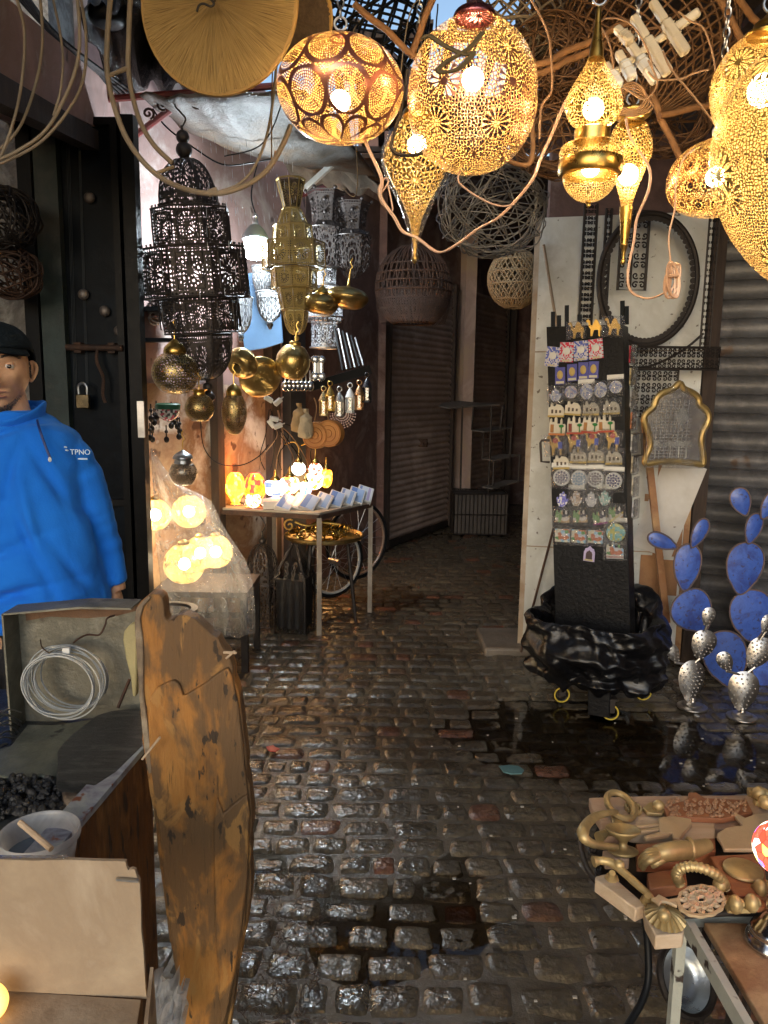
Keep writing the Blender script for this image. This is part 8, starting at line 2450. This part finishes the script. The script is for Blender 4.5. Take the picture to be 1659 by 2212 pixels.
m_thread = W('pale_thread', (.55, .70, .82), (.45, .6, .75), rough=.7)
p0, y0 = front(172, 976)
p1, _ = front(158, 976); p2, _ = front(182, 977)
yw = math.atan2((p2-p1).y, (p2-p1).x)
lg_ = T('embroidery', None, None, p0+Vector((.004, -.016, 0)), None, (0, 0, yw)); lg_.parent = fl
text_mesh('TPNO', .021, m_thread, lg_, (.004, 0, 0), (PI/2, 0, 0))
mb = MB()
for i, (dx, dz, w_) in enumerate(((-.040, .009, .016), (-.036, .001, .017), (-.039, -.007, .013))): MB().ball((dx, -.004, dz), (w_*.55, .007, .0028), 12, 6, 0, RY(8)).build('emblem_stripe', m_thread, lg_)
mb.box((.010, 0, -.018), (.026, .0015, .004)); mb.build('small_line', m_thread, lg_)
# trousers
mb = MB(); x = ML(5, 1340).x
for sx in (-1, 1):
    c_ = bez([(x+sx*.085, .045, hz+.06), (x+sx*.10, .04, hz*.55), (x+sx*.10, .05, .08)], 8); L = len(c_)
    mb.tube(c_, [.118-.045*i/(L-1)+.003*math.sin(i*1.1) for i in range(L)], 20)
mb.ball((x, .045, hz+.05), (.19, .13, .12), 24, 14)
tr_ = mb.build('trousers', W('dark_trousers', (.030, .026, .026), (.018, .016, .017), rough=.85, bs=.4), man, smooth=80)
rm = tr_.modifiers.new('remesh', 'REMESH'); rm.mode = 'VOXEL'; rm.voxel_size = .010; rm.use_smooth_shade = True
mb = MB()
for sx in (-1, 1):
    mb.lathe([(.001, 0), (.05, 0), (.052, .03), (.045, .07), (.04, .09)], 20, 4, M=TR(x+sx*.10, -.005, 0) @ Matrix.Diagonal((1, 2.6, 1, 1)))
    mb.build('shoe', m_black, man); mb = MB()
# face details
def onhead(ax, az, off=0.0):
    """skin point for a direction given by its x and z in metres"""
    dx, dz = ax/.076, az/.120
    dx /= (1-.34*sm(0, .12, -az))
    dy_ = -math.sqrt(max(.02, 1-dx*dx-dz*dz)); p = headpt(Vector((dx, dy_, dz)))
    return HC+HR @ (p+Vector((0, -off, 0)))
for s_ in (-1, 1):
    e = HC+HR @ Vector((s_*.032, -.0735, .014))
    look = (CAM-mo-e).normalized()
    mb = MB(); mb.ball(e, .0128, 22, 16); ey = mb.build('eye', W('eye_white', (.62, .58, .54), (.55, .5, .46), rough=.15, bs=0), man)
    Mx = TR(*(e+look*.0104)) @ look.to_track_quat('Z', 'Y').to_matrix().to_4x4()
    MB().lathe([(.001, .0028), (.0035, .0026), (.0062, .0012), (.0064, .0)], 20, 4, M=Mx).build('iris', W('dark_iris', (.020, .011, .007), (.012, .007, .005), rough=.08, bs=0), ey)
    # upper and lower lids as shells round the ball
    for lid, a0, a1 in (('eyelid', 20, 100), ('eyelid', -100, -28)):
        vs = []; fs = []
        M = TR(*e) @ HR
        for j in range(9):
            el = math.radians(a0+(a1-a0)*j/8)
            for i in range(17):
                az_ = math.radians(-80+160*i/16)
                q = .0137
                v_ = Vector((q*math.sin(az_), -q*math.cos(az_)*math.cos(el), q*math.sin(el)*(.55+.45*math.cos(az_))))
                vs.append(M @ v_)
        for j in range(8):
            for i in range(16): fs.append((j*17+i, j*17+i+1, (j+1)*17+i+1, (j+1)*17+i))
        MB().add(vs, fs).build(lid, m_skin, man, smooth=80)
    mb = MB()
    for i in range(70):
        f_ = i/69; px = s_*(.014+.040*f_); pz = .036+.010*math.sin(f_*2.4)-.006*f_+rnd.uniform(-.0025, .0025)
        p = onhead(px, pz, .0005); mb.tube([p, onhead(px+s_*.006, pz+.0015, .0018)], .0006, 4)
    mb.build('eyebrow', W('dark_hair', (.03, .024, .02), (.05, .04, .035), rough=.6), man)
    # ear
    ec = HC+HR @ Vector((s_*.0715, .012, .002))
    Mx = TR(*ec) @ HR @ RZ(s_*-14) @ RX(-8) @ Matrix.Scale(.84, 4)
    mb = MB()
    ho = [(s_*.004, -.010, -.022), (s_*.006, .002, -.030), (s_*.010, .012, -.018), (s_*.015, .021, 0), (s_*.017, .022, .016), (s_*.014, .012, .030), (s_*.008, -.002, .031), (s_*.003, -.012, .020)]
    mb.tube([Mx @ p for p in bez(ho, 5)], [.0050]*36, 8)
    mb.ball((0, 0, 0), (.005, .018, .028), 14, 10, 0, Mx @ TR(s_*.006, .004, .002) @ RY(s_*8))
    mb.ball((0, 0, 0), (.005, .008, .009), 10, 8, 0, Mx @ TR(s_*.006, -.004, -.026))
    mb.ball((0, 0, 0), (.004, .006, .007), 10, 8, 0, Mx @ TR(s_*.008, -.012, -.006))
    mb.build('ear', m_skin, man, smooth=80)
mb = MB()
lipA = [onhead(-.021+.042*i/12, -.0605+.0016*math.cos((i-6)*.5)+.0016*abs(i-6)/6, -.0005) for i in range(13)]
mb.tube(lipA, [.0012+.0016*math.sin(PI*i/12) for i in range(13)], 6); mb.build('mouth_line', W('mouth_dark', (.07, .022, .018), (.05, .016, .014), rough=.5), man)
mb = MB()
mb.tube([onhead(-.022+.044*i/10, -.0665, .0000) for i in range(11)], [.0020+.0034*math.sin(PI*i/10) for i in range(11)], 8)
mb.tube([onhead(-.022+.044*i/10, -.0545+.001*abs(i-5)/5, -.001) for i in range(11)], [.0014+.0022*math.sin(PI*i/10) for i in range(11)], 8)
mb.build('lips', W('lip_skin', (.30, .14, .10), (.36, .18, .13), rough=.45), man, smooth=80)
# short grey beard under the chin and along the jaw
mb = MB(); rr = random.Random(21)
for i in range(2600):
    ax = rr.uniform(-.062, .062); az = rr.uniform(-.116, -.062)
    lim = -.076-.022*(1-(ax/.062)**2)+.024*(abs(ax)/.062)**2
    if az > lim+rr.uniform(-.008, .010): continue
    dx, dz = ax/.076/(1-.34*sm(0, .12, -az)), az/.120
    if dx*dx+dz*dz > .99: continue
    p = onhead(ax, az, .0); q = p+HR @ Vector((ax*.05, -.004, -.0045))
    mb.tube([p, q], .0007, 3)
mb.build('beard', W('greying_beard', (.06, .055, .055), (.16, .15, .15), rough=.7, bs=0), man)
# cap
mb = MB(); vs = []; fs = []
n = 60
for j in range(15):
    t_ = PI/2*j/14
    for i in range(n):
        a = TAU*i/n
        d = Vector((math.cos(t_)*math.cos(a), math.cos(t_)*math.sin(a), math.sin(t_)))
        lowz = .046 if d.y < 0 else .010
        f_ = sm(-.7, .5, -d.y)
        zb_ = .008*(1-f_)+.061*f_
        vs.append(HC+HR @ Vector((d.x*.086, d.y*.108-.001, zb_+(.128-zb_)*d.z+.002*noise.noise((a*3, t_*3, 1)))))
for j in range(14):
    for i in range(n): fs.append((j*n+i, j*n+(i+1) % n, (j+1)*n+(i+1) % n, (j+1)*n+i))
mb.add(vs, fs)
cp = mb.build('cap', W('navy_wool', (.010, .016, .022), (.006, .010, .014), (.016, .023, .030), scale=14, rough=.95, bs=.6, bscale=160, rvar=0, spec=.15), man, smooth=80)
s2_ = cp.modifiers.new('thick', 'SOLIDIFY'); s2_.thickness = .006; s2_.offset = 1
mb = MB(); vs = []; fs = []
for j in range(5):
    for i in range(21):
        a = math.radians(-150+120*i/20); q = j/4
        vs.append(HC+HR @ Vector((math.cos(a)*(.086+.012*q), math.sin(a)*(.106+.018*q), .064-.011*q-.010*abs(math.cos(a))*q)))
for j in range(4):
    for i in range(20): fs.append((j*21+i, j*21+i+1, (j+1)*21+i+1, (j+1)*21+i))
mb.add(vs, fs); br = mb.build('brim', cp.data.materials[0], cp, smooth=80); s3_ = br.modifiers.new('thick', 'SOLIDIFY'); s3_.thickness = .007
# hair at the temple
for s_ in (-1, 1):
    mb = MB()
    for i in range(160):
        yv = rnd.uniform(-.02, .03); zv = rnd.uniform(-.012, .03)
        p = Vector((s_*(.0765-.02*max(0, -yv)), yv, zv)); mb.tube([HC+HR @ p, HC+HR @ (p+Vector((s_*.002, .002, -.006)))], .0007, 3)
    mb.build('hair', bpy.data.materials['dark_hair'], man)
# ---------------------------------------------------------------- light
w = bpy.data.worlds.new('World'); SC.world = w; w.use_nodes = True
nt = w.node_tree
sky = nt.nodes.new('ShaderNodeTexSky'); sky.sky_type = 'NISHITA'; sky.sun_disc = False
sky.sun_elevation = math.radians(16); sky.sun_rotation = math.radians(200)
nt.links.new(sky.outputs[0], nt.nodes['Background'].inputs[0])
nt.nodes['Background'].inputs[1].default_value = .14
sl = bpy.data.lights.new('sun', 'SUN'); sl.energy = .68; sl.angle = math.radians(40); sl.color = (.88, .94, 1)
so = bpy.data.objects.new('sun', sl); COL.objects.link(so)
so.rotation_euler = (math.radians(74), 0, math.radians(-8))
vs = SC.view_settings
vs.view_transform = 'Standard'; vs.look = 'None'; vs.exposure = 0.7; vs.gamma = 1.0
SC.cycles.use_denoising = True
SC.cycles.transparent_max_bounces = 16
SC.cycles.max_bounces = 6
SC.cycles.diffuse_bounces = 3
SC.cycles.glossy_bounces = 3
SC.cycles.sample_clamp_indirect = 4
SC.cycles.caustics_reflective = False
SC.cycles.caustics_refractive = False
